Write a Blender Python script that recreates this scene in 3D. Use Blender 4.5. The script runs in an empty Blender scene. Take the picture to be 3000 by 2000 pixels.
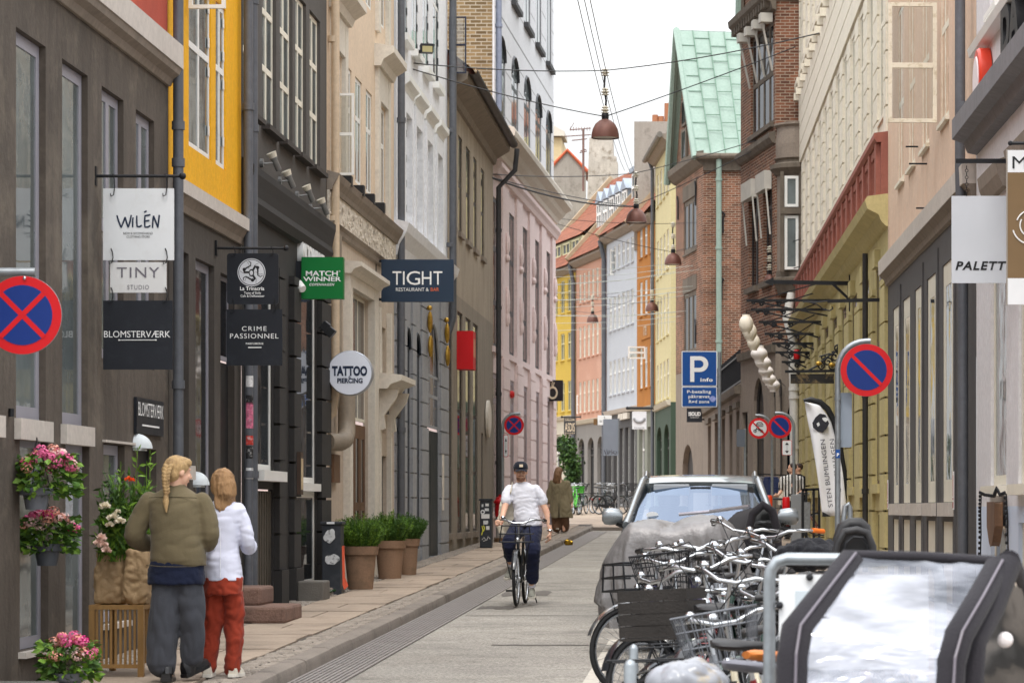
import bpy, bmesh, math, random
from mathutils import Vector, Matrix, noise
R = math.radians
PI = math.pi
rnd = random.Random(7)
sc = bpy.context.scene
COL = sc.collection
F = 8000.0            # focal length in photo pixels
CU, CV = 2100.0, 1490.0   # vanishing point of the street, horizon
CZ = 1.724            # eye height above the road below the camera
SLOPE = 0.01475       # the street climbs gently
cam = bpy.data.cameras.new('camera')
cam.sensor_width = 36.0
cam.lens = F / 3000.0 * 36.0
cam.shift_x = (1500 - CU) / 3000.0
cam.shift_y = (CV - 1000) / 3000.0
cam.clip_start = 0.1
cam.clip_end = 2000
cam.dof.use_dof = True
cam.dof.focus_distance = 31.0
cam.dof.aperture_fstop = cam.lens / 1000.0 / 0.0145
cam_o = bpy.data.objects.new('camera', cam)
cam_o.location = (0, 0, CZ)
cam_o.rotation_euler = (R(90), 0, 0)
COL.objects.link(cam_o)
sc.camera = cam_o
SUN_EL, SUN_AZ = R(60), R(186)      # azimuth measured clockwise from +Y
world = bpy.data.worlds.new('World')
sc.world = world
world.use_nodes = True
wt = world.node_tree
wt.nodes.clear()
wo = wt.nodes.new('ShaderNodeOutputWorld')
bg = wt.nodes.new('ShaderNodeBackground')
bg.inputs['Strength'].default_value = 0.1
sky = wt.nodes.new('ShaderNodeTexSky')
sky.sky_type = 'NISHITA'
sky.sun_disc = False
sky.sun_elevation = SUN_EL
sky.sun_rotation = SUN_AZ
wtc = wt.nodes.new('ShaderNodeTexCoord')
wmp = wt.nodes.new('ShaderNodeMapping')
wmp.inputs['Scale'].default_value = (2.2, 2.2, 5.0)
wno = wt.nodes.new('ShaderNodeTexNoise')
wno.inputs['Scale'].default_value = 1.6
wno.inputs['Detail'].default_value = 6
wcr = wt.nodes.new('ShaderNodeValToRGB')
wcr.color_ramp.elements[0].position = 0.36
wcr.color_ramp.elements[0].color = (8.2, 8.4, 8.8, 1)
wcr.color_ramp.elements[1].position = 0.62
wcr.color_ramp.elements[1].color = (11.5, 11.5, 11.4, 1)
wmx = wt.nodes.new('ShaderNodeMix')
wmx.data_type = 'RGBA'
wmx.inputs['Factor'].default_value = 0.86
wt.links.new(wtc.outputs['Generated'], wmp.inputs['Vector'])
wt.links.new(wmp.outputs[0], wno.inputs['Vector'])
wt.links.new(wno.outputs['Fac'], wcr.inputs[0])
wt.links.new(sky.outputs[0], wmx.inputs['A'])
wt.links.new(wcr.outputs[0], wmx.inputs['B'])
# overcast: the zenith is about three times as bright as the horizon
wsx = wt.nodes.new('ShaderNodeSeparateXYZ'); wt.links.new(wtc.outputs['Generated'], wsx.inputs[0])
wmr = wt.nodes.new('ShaderNodeMapRange'); wmr.inputs['From Min'].default_value = 0; wmr.inputs['From Max'].default_value = .8
wmr.inputs['To Min'].default_value = .22; wmr.inputs['To Max'].default_value = 1.2; wt.links.new(wsx.outputs['Z'], wmr.inputs['Value'])
wsc = wt.nodes.new('ShaderNodeVectorMath'); wsc.operation = 'SCALE'; wt.links.new(wmx.outputs['Result'], wsc.inputs[0]); wt.links.new(wmr.outputs[0], wsc.inputs['Scale'])
wt.links.new(wsc.outputs[0], bg.inputs['Color'])
wt.links.new(bg.outputs[0], wo.inputs[0])
sl = bpy.data.lights.new('sun', 'SUN')
sl.energy = 0.6
sl.angle = R(14)
sl.color = (1.0, 0.96, 0.9)
sun = bpy.data.objects.new('sun', sl)
sdir = Vector((math.sin(SUN_AZ) * math.cos(SUN_EL), math.cos(SUN_AZ) * math.cos(SUN_EL), math.sin(SUN_EL)))
sun.rotation_euler = (-sdir).to_track_quat('-Z', 'Y').to_euler()
sun.location = sdir * 60
COL.objects.link(sun)
sc.view_settings.view_transform = 'Standard'
sc.view_settings.look = 'None'
sc.view_settings.gamma = 1.0
sc.view_settings.exposure = 1.52
sc.render.engine = 'CYCLES'
sc.cycles.max_bounces = 8
sc.cycles.transparent_max_bounces = 12
def lin(c):
 c = c / 255.0
 return c / 12.92 if c <= 0.04045 else ((c + 0.055) / 1.055) ** 2.4
def rgb(r, g, b):
 return (lin(r), lin(g), lin(b))
def gz(y):            # road surface
 return SLOPE * y
def pz(y):            # pavement surface
 return SLOPE * y + 0.12
def at(u, v, Y):
 return Vector(((u - CU) * Y / F, Y, CZ - (v - CV) * Y / F))
class MB:
 def __init__(s):
  s.v = []; s.f = []; s.uv = None
 def add(s, vs, fs):
  b = len(s.v)
  s.v += [tuple(p) for p in vs]
  s.f += [tuple(i + b for i in f) for f in fs]
  return s
 def quad(s, a, b, c, d):
  return s.add([a, b, c, d], [(0, 1, 2, 3)])
 def poly(s, pts):
  return s.add(pts, [tuple(range(len(pts)))])
 def box(s, c, size, rot=None):
  hx, hy, hz = size[0] / 2, size[1] / 2, size[2] / 2
  vs = [Vector((x, y, z)) for x in (-hx, hx) for y in (-hy, hy) for z in (-hz, hz)]
  if rot is not None:
   vs = [rot @ p for p in vs]
  c = Vector(c)
  return s.add([p + c for p in vs], [(0, 1, 3, 2), (4, 6, 7, 5), (0, 4, 5, 1), (2, 3, 7, 6), (0, 2, 6, 4), (1, 5, 7, 3)])
 def bmm(s, x0, y0, z0, x1, y1, z1):
  return s.box(((x0 + x1) / 2, (y0 + y1) / 2, (z0 + z1) / 2), (abs(x1 - x0), abs(y1 - y0), abs(z1 - z0)))
 def bar(s, a, b, w, h=None, up=(0, 0, 1)):
  a = Vector(a); b = Vector(b); h = h or w
  d = b - a; L = d.length
  if L < 1e-6: return s
  d.normalize(); up = Vector(up)
  if abs(d.dot(up)) > .98: up = Vector((1, 0, 0))
  x = d.cross(up).normalized(); z = x.cross(d)
  m = Matrix((x, d, z)).transposed()
  return s.box((a + b) / 2, (w, L, h), m)
 def loft(s, rings, caps=True, closed=True):
  n = len(rings[0]); b = len(s.v)
  for r in rings: s.v += [tuple(p) for p in r]
  m = n if closed else n - 1
  for i in range(len(rings) - 1):
   for j in range(m):
    k = (j + 1) % n
    s.f.append((b + i * n + j, b + i * n + k, b + (i + 1) * n + k, b + (i + 1) * n + j))
  if caps and closed:
   s.f.append(tuple(b + j for j in reversed(range(n))))
   e = b + (len(rings) - 1) * n
   s.f.append(tuple(e + j for j in range(n)))
  return s
 def tube(s, pts, r, n=8, caps=True, closed=False, flat=1.0, up=None):
  pts = [Vector(p) for p in pts]
  rs = r if isinstance(r, (list, tuple)) else [r] * len(pts)
  N = len(pts); rings = []
  prev = Vector(up) if up else None
  for i, p in enumerate(pts):
   if closed: d = pts[(i + 1) % N] - pts[i - 1]
   else: d = pts[min(i + 1, N - 1)] - pts[max(i - 1, 0)]
   if d.length < 1e-9: d = Vector((0, 0, 1))
   d.normalize()
   if prev is None:
    prev = Vector((0, 0, 1)) if abs(d.z) < .9 else Vector((0, 1, 0))
   x = d.cross(prev)
   if x.length < 1e-6: x = d.cross(Vector((1, .3, .2)))
   x.normalize(); y = x.cross(d).normalized(); prev = y
   rings.append([p + x * (math.cos(2 * PI * k / n) * rs[i]) + y * (math.sin(2 * PI * k / n) * rs[i] * flat) for k in range(n)])
  if closed:
   rings.append(rings[0]); caps = False
  return s.loft(rings, caps)
 def lathe(s, prof, c=(0, 0, 0), n=20, M=None, caps=True):
  c = Vector(c); rings = []
  for r, z in prof:
   ring = [Vector((math.cos(2 * PI * k / n) * r, math.sin(2 * PI * k / n) * r, z)) for k in range(n)]
   if M is not None: ring = [M @ p for p in ring]
   rings.append([p + c for p in ring])
  return s.loft(rings, caps)
 def ball(s, c, r, n=12, m=8, M=None):
  if not isinstance(r, (list, tuple)): r = (r, r, r)
  c = Vector(c); rings = []
  for i in range(m + 1):
   t = PI * i / m; a = max(math.sin(t), .01)
   ring = [Vector((r[0] * a * math.cos(2 * PI * k / n), r[1] * a * math.sin(2 * PI * k / n), -r[2] * math.cos(t))) for k in range(n)]
   if M is not None: ring = [M @ p for p in ring]
   rings.append([p + c for p in ring])
  return s.loft(rings)
 def torus(s, c, R0, r, axis='y', n=28, m=8, a0=0, a1=2 * PI, M=None):
  full = abs(a1 - a0) > 6.28
  k = n if full else n + 1
  pts = []
  for i in range(k):
   t = a0 + (a1 - a0) * i / n
   p = {'y': Vector((math.cos(t) * R0, 0, math.sin(t) * R0)), 'x': Vector((0, math.cos(t) * R0, math.sin(t) * R0)), 'z': Vector((math.cos(t) * R0, math.sin(t) * R0, 0))}[axis]
   if M is not None: p = M @ p
   pts.append(p + Vector(c))
  up = {'y': (0, 1, 0), 'x': (1, 0, 0), 'z': (0, 0, 1)}[axis]
  if M is not None: up = tuple(M @ Vector(up))
  return s.tube(pts, r, m, True, full, up=up)
 def prism(s, out, a, b):
  """extrude a 3-D outline (list of points) from offset a to offset b (vectors)"""
  n = len(out); a = Vector(a); b = Vector(b)
  A = [Vector(p) + a for p in out]; B = [Vector(p) + b for p in out]
  return s.add(A + B, [tuple(range(n)), tuple(range(2 * n - 1, n - 1, -1))] + [(i, (i + 1) % n, n + (i + 1) % n, n + i) for i in range(n)])
 def xf(s, M, start=0):
  for i in range(start, len(s.v)): s.v[i] = tuple(M @ Vector(s.v[i]))
  return s
 def mesh(s, name, smooth=None):
  me = bpy.data.meshes.new(name)
  me.from_pydata(s.v, [], s.f)
  if s.uv is not None:
   ul = me.uv_layers.new(name='UVMap')
   for p in me.polygons:
    for li, vi in zip(p.loop_indices, p.vertices): ul.data[li].uv = s.uv[vi]
  if smooth is not None:
   for p in me.polygons: p.use_smooth = True
   me.set_sharp_from_angle(angle=R(smooth))
  me.update()
  return me
 def build(s, name, m, parent=None, smooth=None, bevel=0, split=False):
  if split:
   p = list(range(len(s.v)))
   def fd(i):
    while p[i] != i: p[i] = p[p[i]]; i = p[i]
    return i
   for f in s.f:
    for i in f[1:]: p[fd(i)] = fd(f[0])
   g = {}
   for f in s.f: g.setdefault(fd(f[0]), []).append(f)
   for fs in g.values():
    ix = sorted({i for f in fs for i in f}); q = {i: k for k, i in enumerate(ix)}
    o = MB().add([s.v[i] for i in ix], [tuple(q[i] for i in f) for f in fs]).build(name, m, parent, smooth, bevel)
   return o
  o = bpy.data.objects.new(name, s.mesh(name, smooth))
  o.data.materials.append(m)
  COL.objects.link(o)
  if bevel:
   b = o.modifiers.new('bevel', 'BEVEL'); b.width = bevel; b.segments = 2; b.limit_method = 'ANGLE'
  if parent is not None: adopt(o, parent)
  return o
def adopt(o, parent):
 o.parent = parent
 loc = Vector(parent.location); p = parent.parent
 if parent.type == 'EMPTY': o.matrix_parent_inverse = Matrix.Translation(-loc)
 return o
def thing(name, label, cat, loc=(0, 0, 0), group=None):
 o = bpy.data.objects.new(name, None)
 o.location = loc; o.empty_display_size = .2
 COL.objects.link(o)
 return tag(o, label, cat, group)
def tag(o, label, cat, group=None):
 o['label'] = label; o['category'] = cat
 if group: o['group'] = group
 return o
def struct(o, kind='structure'):
 o['kind'] = kind
 return o
def copy_thing(root, loc, rotz=0, label=None, group=None, tilt=None, mats=None):
 def cp(o, par):
  c = o.copy(); COL.objects.link(c)
  if par is not None: c.parent = par
  if mats and o.type == 'MESH' and o.name.split('.')[0] in mats:
   c.data = o.data.copy(); c.data.materials.clear(); c.data.materials.append(mats[o.name.split('.')[0]])
  for ch in kids.get(o.name, ()): cp(ch, c)
  return c
 kids = {}
 st = [root]
 while st:
  o = st.pop()
  kids[o.name] = list(o.children); st += kids[o.name]
 c = cp(root, None)
 c.location = loc
 c.rotation_euler = (tilt[0], tilt[1], rotz) if tilt else (0, 0, rotz)
 if label: c['label'] = label
 if group: c['group'] = group
 return c
MATS = {}
def mat(name, col, rough=.75, var=.12, scale=3.0, streak=0.0, bump=0.0, bscale=60.0, metal=0.0, spec=.4, stain=None, samt=.5, sscale=1.2, coat=0, sheen=0, scol=None, stretch=None, emit=0, alpha=None):
 """plain procedural surface: two-scale colour variation, optional vertical weather streaks, stains and fine bump"""
 if name in MATS: return MATS[name]
 m = bpy.data.materials.new(name); m.use_nodes = True
 t = m.node_tree; N = t.nodes; L = t.links
 b = N['Principled BSDF']
 b.inputs['Roughness'].default_value = rough
 b.inputs['Metallic'].default_value = metal
 b.inputs['Specular IOR Level'].default_value = spec
 if coat: b.inputs['Coat Weight'].default_value = coat; b.inputs['Coat Roughness'].default_value = .05
 if sheen: b.inputs['Sheen Weight'].default_value = sheen
 tc = N.new('ShaderNodeTexCoord')
 def noi(sc_, det=4, vec=None, r=.6):
  n = N.new('ShaderNodeTexNoise'); n.inputs['Scale'].default_value = sc_; n.inputs['Detail'].default_value = det; n.inputs['Roughness'].default_value = r
  L.new(vec or tc.outputs['Object'], n.inputs['Vector']); return n
 def mixc(fac, a, bb, mode='MIX'):
  x = N.new('ShaderNodeMix'); x.data_type = 'RGBA'; x.blend_type = mode
  for nm, val in (('Factor', fac), ('A', a), ('B', bb)):
   sk = [i for i in x.inputs if i.name == nm and (i.type == 'RGBA' if nm != 'Factor' else i.type == 'VALUE')][0]
   if isinstance(val, (int, float)): sk.default_value = val
   elif isinstance(val, tuple): sk.default_value = (*val[:3], 1)
   else: L.new(val, sk)
  return [o for o in x.outputs if o.type == 'RGBA'][0]
 def ramp(src, a, c):
  r = N.new('ShaderNodeMapRange'); r.inputs['From Min'].default_value = a; r.inputs['From Max'].default_value = c
  L.new(src, r.inputs['Value']); return r.outputs['Result']
 c0 = tuple(max(0, x * (1 - var)) for x in col); c1 = tuple(min(1, x * (1 + var)) for x in col)
 vec = None
 if stretch:
  mp = N.new('ShaderNodeMapping'); mp.inputs['Scale'].default_value = stretch
  L.new(tc.outputs['Object'], mp.inputs['Vector']); vec = mp.outputs[0]
 n1 = noi(scale, 5, vec)
 c = mixc(ramp(n1.outputs['Fac'], .3, .7), c0, c1)
 if streak:
  nf = noi(14, 5, None, .75); c = mixc(ramp(nf.outputs['Fac'], .35, .75), c, tuple(min(1, x * .78) for x in col))
  mp = N.new('ShaderNodeMapping'); mp.inputs['Scale'].default_value = (4.5, 4.5, .6)
  L.new(tc.outputs['Object'], mp.inputs['Vector'])
  n2 = noi(1.3, 6, mp.outputs[0], .65)
  f = ramp(n2.outputs['Fac'], .45, .72)
  mul = N.new('ShaderNodeMath'); mul.operation = 'MULTIPLY'; mul.inputs[1].default_value = streak; L.new(f, mul.inputs[0])
  c = mixc(mul.outputs[0], c, scol or tuple(x * .35 for x in col))
 if stain:
  n3 = noi(sscale, 7, None, .7)
  f = ramp(n3.outputs['Fac'], .52, .66)
  mul = N.new('ShaderNodeMath'); mul.operation = 'MULTIPLY'; mul.inputs[1].default_value = samt; L.new(f, mul.inputs[0])
  c = mixc(mul.outputs[0], c, stain)
 L.new(c, b.inputs['Base Color'])
 rn = N.new('ShaderNodeMapRange'); rn.inputs['To Min'].default_value = max(0, rough - .08); rn.inputs['To Max'].default_value = min(1, rough + .1)
 L.new(n1.outputs['Fac'], rn.inputs['Value']); L.new(rn.outputs['Result'], b.inputs['Roughness'])
 if bump:
  bp = N.new('ShaderNodeBump'); bp.inputs['Strength'].default_value = bump; bp.inputs['Distance'].default_value = .02
  n4 = noi(bscale, 6, vec); L.new(n4.outputs['Fac'], bp.inputs['Height']); L.new(bp.outputs[0], b.inputs['Normal'])
 if emit:
  b.inputs['Emission Strength'].default_value = emit; b.inputs['Emission Color'].default_value = (*col, 1)
 if alpha is not None: b.inputs['Alpha'].default_value = alpha
 MATS[name] = m
 return m
def brickmat(name, c1, c2, mortar, bw=.24, bh=.075, dirt=None, msize=.012):
 if name in MATS: return MATS[name]
 m = bpy.data.materials.new(name); m.use_nodes = True
 t = m.node_tree; N = t.nodes; L = t.links; b = N['Principled BSDF']
 b.inputs['Roughness'].default_value = .85; b.inputs['Specular IOR Level'].default_value = .2
 uv = N.new('ShaderNodeUVMap'); uv.uv_map = 'UVMap'
 br = N.new('ShaderNodeTexBrick')
 br.inputs['Scale'].default_value = 1.0
 br.inputs['Brick Width'].default_value = bw; br.inputs['Row Height'].default_value = bh
 br.inputs['Mortar Size'].default_value = msize; br.inputs['Mortar Smooth'].default_value = .2
 br.inputs['Bias'].default_value = -.1
 br.inputs['Color1'].default_value = (*c1, 1); br.inputs['Color2'].default_value = (*c2, 1); br.inputs['Mortar'].default_value = (*mortar, 1)
 L.new(uv.outputs[0], br.inputs['Vector'])
 no = N.new('ShaderNodeTexNoise'); no.inputs['Scale'].default_value = .9; no.inputs['Detail'].default_value = 6
 L.new(uv.outputs[0], no.inputs['Vector'])
 mr = N.new('ShaderNodeMapRange'); mr.inputs['From Min'].default_value = .45; mr.inputs['From Max'].default_value = .75; mr.inputs['To Max'].default_value = .55
 L.new(no.outputs['Fac'], mr.inputs['Value'])
 mx = N.new('ShaderNodeMix'); mx.data_type = 'RGBA'
 L.new(mr.outputs[0], mx.inputs['Factor']); L.new(br.outputs['Color'], mx.inputs[6]); mx.inputs[7].default_value = (*(dirt or tuple(x * .45 for x in c1)), 1)
 L.new(mx.outputs[2], b.inputs['Base Color'])
 bp = N.new('ShaderNodeBump'); bp.inputs['Strength'].default_value = .5; bp.inputs['Distance'].default_value = .01; bp.invert = True
 L.new(br.outputs['Fac'], bp.inputs['Height']); L.new(bp.outputs[0], b.inputs['Normal'])
 MATS[name] = m
 return m
def tilemat(name, c1, c2):
 """red pantiles: rows across UV, rounded by a wave bump"""
 m = brickmat(name, c1, c2, tuple(x * .35 for x in c1), .22, .3, tuple(x * .5 for x in c1), .02)
 return m
def glassmat(name, base=(.025, .03, .035), rough=.04, var=.6, ior=1.5):
 if name in MATS: return MATS[name]
 m = mat(name, base, rough, var, .8, spec=.9)
 b = m.node_tree.nodes['Principled BSDF']
 for l in list(b.inputs['Roughness'].links): m.node_tree.links.remove(l)
 b.inputs['Roughness'].default_value = rough
 N = m.node_tree.nodes; L = m.node_tree.links; nz = N.new('ShaderNodeTexNoise'); nz.inputs['Scale'].default_value = 2.6; nz.inputs['Detail'].default_value = 1; bp = N.new('ShaderNodeBump'); bp.inputs['Strength'].default_value = .12; bp.inputs['Distance'].default_value = .02
 tcn = [n for n in N if n.type == 'TEX_COORD'][0]; L.new(tcn.outputs['Object'], nz.inputs['Vector']); L.new(nz.outputs['Fac'], bp.inputs['Height']); L.new(bp.outputs[0], b.inputs['Normal'])
 b.inputs['IOR'].default_value = ior; b.inputs['Specular IOR Level'].default_value = .5
 return m
def clearglass(name, tint=(.9, .95, .95), mixf=.25, rough=.03):
 """thin pane: transparent plus a clear reflection"""
 if name in MATS: return MATS[name]
 m = bpy.data.materials.new(name); m.use_nodes = True
 t = m.node_tree; N = t.nodes; L = t.links
 N.remove(N['Principled BSDF'])
 o = N['Material Output']
 tr = N.new('ShaderNodeBsdfTransparent'); tr.inputs[0].default_value = (*tint, 1)
 gl = N.new('ShaderNodeBsdfGlossy'); gl.inputs['Roughness'].default_value = rough
 fr = N.new('ShaderNodeFresnel'); fr.inputs[0].default_value = 1.5
 ad = N.new('ShaderNodeMath'); ad.operation = 'ADD'; ad.use_clamp = True; ad.inputs[1].default_value = mixf; L.new(fr.outputs[0], ad.inputs[0])
 mx = N.new('ShaderNodeMixShader')
 L.new(ad.outputs[0], mx.inputs[0]); L.new(tr.outputs[0], mx.inputs[1]); L.new(gl.outputs[0], mx.inputs[2])
 L.new(mx.outputs[0], o.inputs[0])
 MATS[name] = m
 return m
GLASS = glassmat('window_glass')
GLASS2 = glassmat('window_glass_pale', (.12, .14, .14), .05, .5)
GLASSD = glassmat('window_glass_dark', (.008, .01, .014), .06, .4, ior=1.22)
CLEAR = clearglass('clear_pane')
WHITE = mat('white_paint', rgb(232, 231, 226), .5, .05, 2)
CREAMP = mat('cream_paint', rgb(226, 220, 203), .55, .07, 2)
BLACK = mat('black_paint', rgb(28, 29, 32), .45, .2, 6)
IRON = mat('black_iron', rgb(34, 35, 38), .5, .25, 12, metal=.3)
GALV = mat('galvanised_steel', rgb(150, 156, 160), .42, .14, 14, metal=.6, spec=.5)
ZINC = mat('grey_zinc_pipe', rgb(104, 107, 113), .5, .14, 3, streak=.3, metal=.2)
CHROME = mat('bright_metal', rgb(205, 208, 212), .22, .1, 20, metal=1.0)
RUBBER = mat('black_rubber', rgb(30, 30, 31), .8, .15, 15)
LETTERW = mat('white_lettering', rgb(240, 240, 238), .5, .02, 5)
LETTERN = mat('navy_lettering', rgb(24, 40, 66), .5, .05, 5)
LETTERK = mat('black_lettering', rgb(24, 25, 28), .5, .05, 5)
class Fac:
 """a straight street front: o = start, d = unit direction away from the camera, n = outward normal"""
 def __init__(s, x0, y0, x1, y1, side):
  s.o = Vector((x0, y0, 0)); e = Vector((x1 - x0, y1 - y0, 0)); s.L = e.length; s.d = e / s.L
  s.n = Vector((s.d.y, -s.d.x, 0)) if side == 'L' else Vector((-s.d.y, s.d.x, 0))
 def P(s, a, z, o=0.0):
  q = s.o + s.d * a + s.n * o
  return Vector((q.x, q.y, z))
 def su(s, u, o=0.0):
  k = (u - CU) / F; p = s.o + s.n * o
  return (k * p.y - p.x) / (s.d.x - k * s.d.y)
 def zv(s, u, v, o=0.0):
  a = s.su(u, o); y = (s.o + s.n * o + s.d * a).y
  return CZ - (v - CV) * y / F
 def base(s):
  p = s.P(s.L / 2, 0); p.z = pz(p.y); return p
 def uu(s, u0, u1):
  a, b = s.su(u0), s.su(u1)
  return (a, b) if a < b else (b, a)
KREC = .3     # how deep doors and windows sit in the old street fronts
def fbox(mb, f, s0, s1, z0, z1, o0, o1):
 if -.45 < o0 < 0: o0 *= KREC
 if -.45 < o1 < 0: o1 *= KREC
 vs = [f.P(a, z, o) for a in (s0, s1) for o in (o0, o1) for z in (z0, z1)]
 return mb.add(vs, [(0, 1, 3, 2), (4, 6, 7, 5), (0, 4, 5, 1), (2, 3, 7, 6), (0, 2, 6, 4), (1, 5, 7, 3)])
def arc(a, b, zs, h, n=8):
 c = (a + b) / 2; r = (b - a) / 2
 return [(c - r * math.cos(PI * i / n), zs + h * math.sin(PI * i / n)) for i in range(n + 1)]
def wall(f, name, m, parent, s0, s1, z0, z1, ops=(), rev=.25, off=0.0, slope0=True, shell=0.0):
 """front wall with real openings (s0,s1,z0,z1[,arch rise]) and their reveals"""
 mb = MB(); mb.uv = []
 def q(pts, uvs):
  mb.add(pts, [tuple(range(len(pts)))]); mb.uv.extend(uvs)
 ops = [tuple(o) for o in ops if o[1] > s0 and o[0] < s1 and o[3] > z0 and o[2] < z1]
 cl = []
 for o in ops:
  cl.append((max(o[0], s0), min(o[1], s1), max(o[2], z0), min(o[3], z1)) + tuple(o[4:5]))
 S = sorted({round(x, 5) for x in [s0, s1] + [o[0] for o in cl] + [o[1] for o in cl]})
 Z = sorted({round(x, 5) for x in [z0, z1] + [o[2] for o in cl] + [o[3] for o in cl]})
 for i in range(len(S) - 1):
  j = 0
  while j < len(Z) - 1:
   cs = (S[i] + S[i + 1]) / 2
   def hole(jj):
    cz = (Z[jj] + Z[jj + 1]) / 2
    return any(o[0] < cs < o[1] and o[2] < cz < o[3] for o in cl)
   if hole(j): j += 1; continue
   k = j
   while k + 1 < len(Z) - 1 and not hole(k + 1): k += 1
   a, b, c, d = S[i], S[i + 1], Z[j], Z[k + 1]
   q([f.P(a, c, off), f.P(b, c, off), f.P(b, d, off), f.P(a, d, off)], [(a, c), (b, c), (b, d), (a, d)])
   j = k + 1
 for o in cl:
  a, b, c, d = o[:4]
  h = o[4] if len(o) > 4 else 0
  zs = d - h
  i0 = off - rev * KREC
  q([f.P(a, c, off), f.P(a, zs, off), f.P(a, zs, i0), f.P(a, c, i0)], [(0, c), (0, zs), (rev, zs), (rev, c)])
  q([f.P(b, c, off), f.P(b, zs, off), f.P(b, zs, i0), f.P(b, c, i0)], [(0, c), (0, zs), (rev, zs), (rev, c)])
  q([f.P(a, c, off), f.P(b, c, off), f.P(b, c, i0), f.P(a, c, i0)], [(a, 0), (b, 0), (b, rev), (a, rev)])
  if h:
   A = arc(a, b, zs, h)
   for p, r in zip(A, A[1:]):
    q([f.P(p[0], p[1], off), f.P(r[0], r[1], off), f.P(r[0], d, off), f.P(p[0], d, off)], [p, r, (r[0], d), (p[0], d)])
    q([f.P(p[0], p[1], off), f.P(r[0], r[1], off), f.P(r[0], r[1], i0), f.P(p[0], p[1], i0)], [(p[0], 0), (r[0], 0), (r[0], rev), (p[0], rev)])
  else:
   q([f.P(a, d, off), f.P(b, d, off), f.P(b, d, i0), f.P(a, d, i0)], [(a, 0), (b, 0), (b, rev), (a, rev)])
 if shell:
  e = .004
  for a in (s0 + e, s1 - e):
   q([f.P(a, z0, off), f.P(a, z1, off), f.P(a, z1, -shell), f.P(a, z0, -shell)], [(0, z0), (0, z1), (shell, z1), (shell, z0)])
  q([f.P(s0, z0, -shell), f.P(s1, z0, -shell), f.P(s1, z1, -shell), f.P(s0, z1, -shell)], [(s0, z0), (s1, z0), (s1, z1), (s0, z1)])
  q([f.P(s0, z1, off), f.P(s1, z1, off), f.P(s1, z1, -shell), f.P(s0, z1, -shell)], [(s0, 0), (s1, 0), (s1, shell), (s0, shell)])
 return mb.build(name, m, parent)
def window(f, parent, op, fm=WHITE, cols=2, rows=(), setb=.12, fw=.06, pane=GLASS, sill=None, bars=0, name='window', off=0.0, sproj=.06, sth=.06):
 a, b, c, d = op[:4]; h = op[4] if len(op) > 4 else 0
 o0, o1 = off - setb - .05, off - setb
 qd = (o0 if not -.45 < o0 < 0 else o0 * KREC)
 g = .004
 zs = d - h
 mb = MB()
 fbox(mb, f, a + g, a + fw, c + g, zs - (0 if h else g), o0, o1); fbox(mb, f, b - fw, b - g, c + g, zs - (0 if h else g), o0, o1)
 fbox(mb, f, a + fw, b - fw, c + g, c + fw, o0, o1)
 if h:
  A = arc(a + fw / 2, b - fw / 2, zs, h - fw / 2)
  mb.tube([f.P(p[0], p[1], qd + .02) for p in A], fw * .55, 4)
  fbox(mb, f, a + fw, b - fw, zs - fw / 2, zs + fw / 2, o0, o1 + .002)
 else:
  fbox(mb, f, a + fw, b - fw, d - fw, d - g, o0, o1)
 w = (b - a) / cols
 for i in range(1, cols):
  x = a + w * i; t = fw * .62
  fbox(mb, f, x - t, x + t, c + fw, d - fw - (0 if not h else .02), o0 + .002, o1 + .006)
 for r in rows:
  z = c + (d - c) * r; t = fw * .6
  fbox(mb, f, a + fw, b - fw, z - t, z + t, o0 + .003, o1 + .012)
 if bars:
  for i in range(cols):
   x0, x1 = a + w * i, a + w * (i + 1)
   for k in range(1, bars + 1):
    z = c + (d - c) * k / (bars + 1)
    fbox(mb, f, x0 + fw * .6, x1 - fw * .6, z - .012, z + .012, o0 + .006, o1 - .004)
 fo = mb.build(name, fm, parent)
 mb = MB(); pd = qd + .02 * KREC
 if h:
  A = arc(a, b, zs, h)
  mb.poly([f.P(a, c, pd), f.P(b, c, pd)] + [f.P(p[0], p[1], pd) for p in reversed(A)])
 else:
  mb.quad(f.P(a, c, pd), f.P(b, c, pd), f.P(b, d, pd), f.P(a, d, pd))
 mb.build('pane', pane, fo)
 if sill is not None:
  mb = MB(); fbox(mb, f, a - .05, b + .05, c - sth, c - .003, off - setb + .02, off + sproj)
  mb.build('sill', sill, fo)
 return fo
def band(f, name, m, parent, s0, s1, prof):
 """moulding: prof = list of (out, z) outline, swept along the front"""
 mb = MB()
 mb.loft([[f.P(a, z, o) for o, z in prof] for a in (s0, s1)])
 return mb.build(name, m, parent)
def pipe(name, m, parent, pts, r, n=10, collars=()):
 mb = MB().tube(pts, r, n)
 for z in collars:
  p = Vector(pts[-2] if len(pts) > 2 else pts[0]); mb.lathe([(r * 1.25, z - .04), (r * 1.25, z + .04)], (p.x, p.y, 0), n)
 return mb.build(name, m, parent, smooth=50)
def courses(f, name, m, parent, spans, z0, z1, ch, gap, o0, o1, skip=None):
 """proud block courses (rustication)"""
 for a, b in spans:
  mb = MB(); z = z0
  while z < z1 - .05:
   fbox(mb, f, a, b, z, min(z + ch - gap, z1), o0, o1); z += ch
  o = mb.build(name, m, parent)
 return o
def text_mesh(s, bold=0.0, shear=0.0, spacing=1.0, extrude=0.0):
 cu = bpy.data.curves.new('txt', 'FONT'); cu.body = s; cu.size = 1.0
 cu.offset = bold; cu.shear = shear; cu.space_character = spacing; cu.extrude = extrude; cu.resolution_u = 3
 o = bpy.data.objects.new('txt', cu); COL.objects.link(o)
 bpy.context.view_layer.update()
 dg = bpy.context.evaluated_depsgraph_get()
 me = bpy.data.meshes.new_from_object(o.evaluated_get(dg))
 bpy.data.objects.remove(o); bpy.data.curves.remove(cu)
 return me
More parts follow.
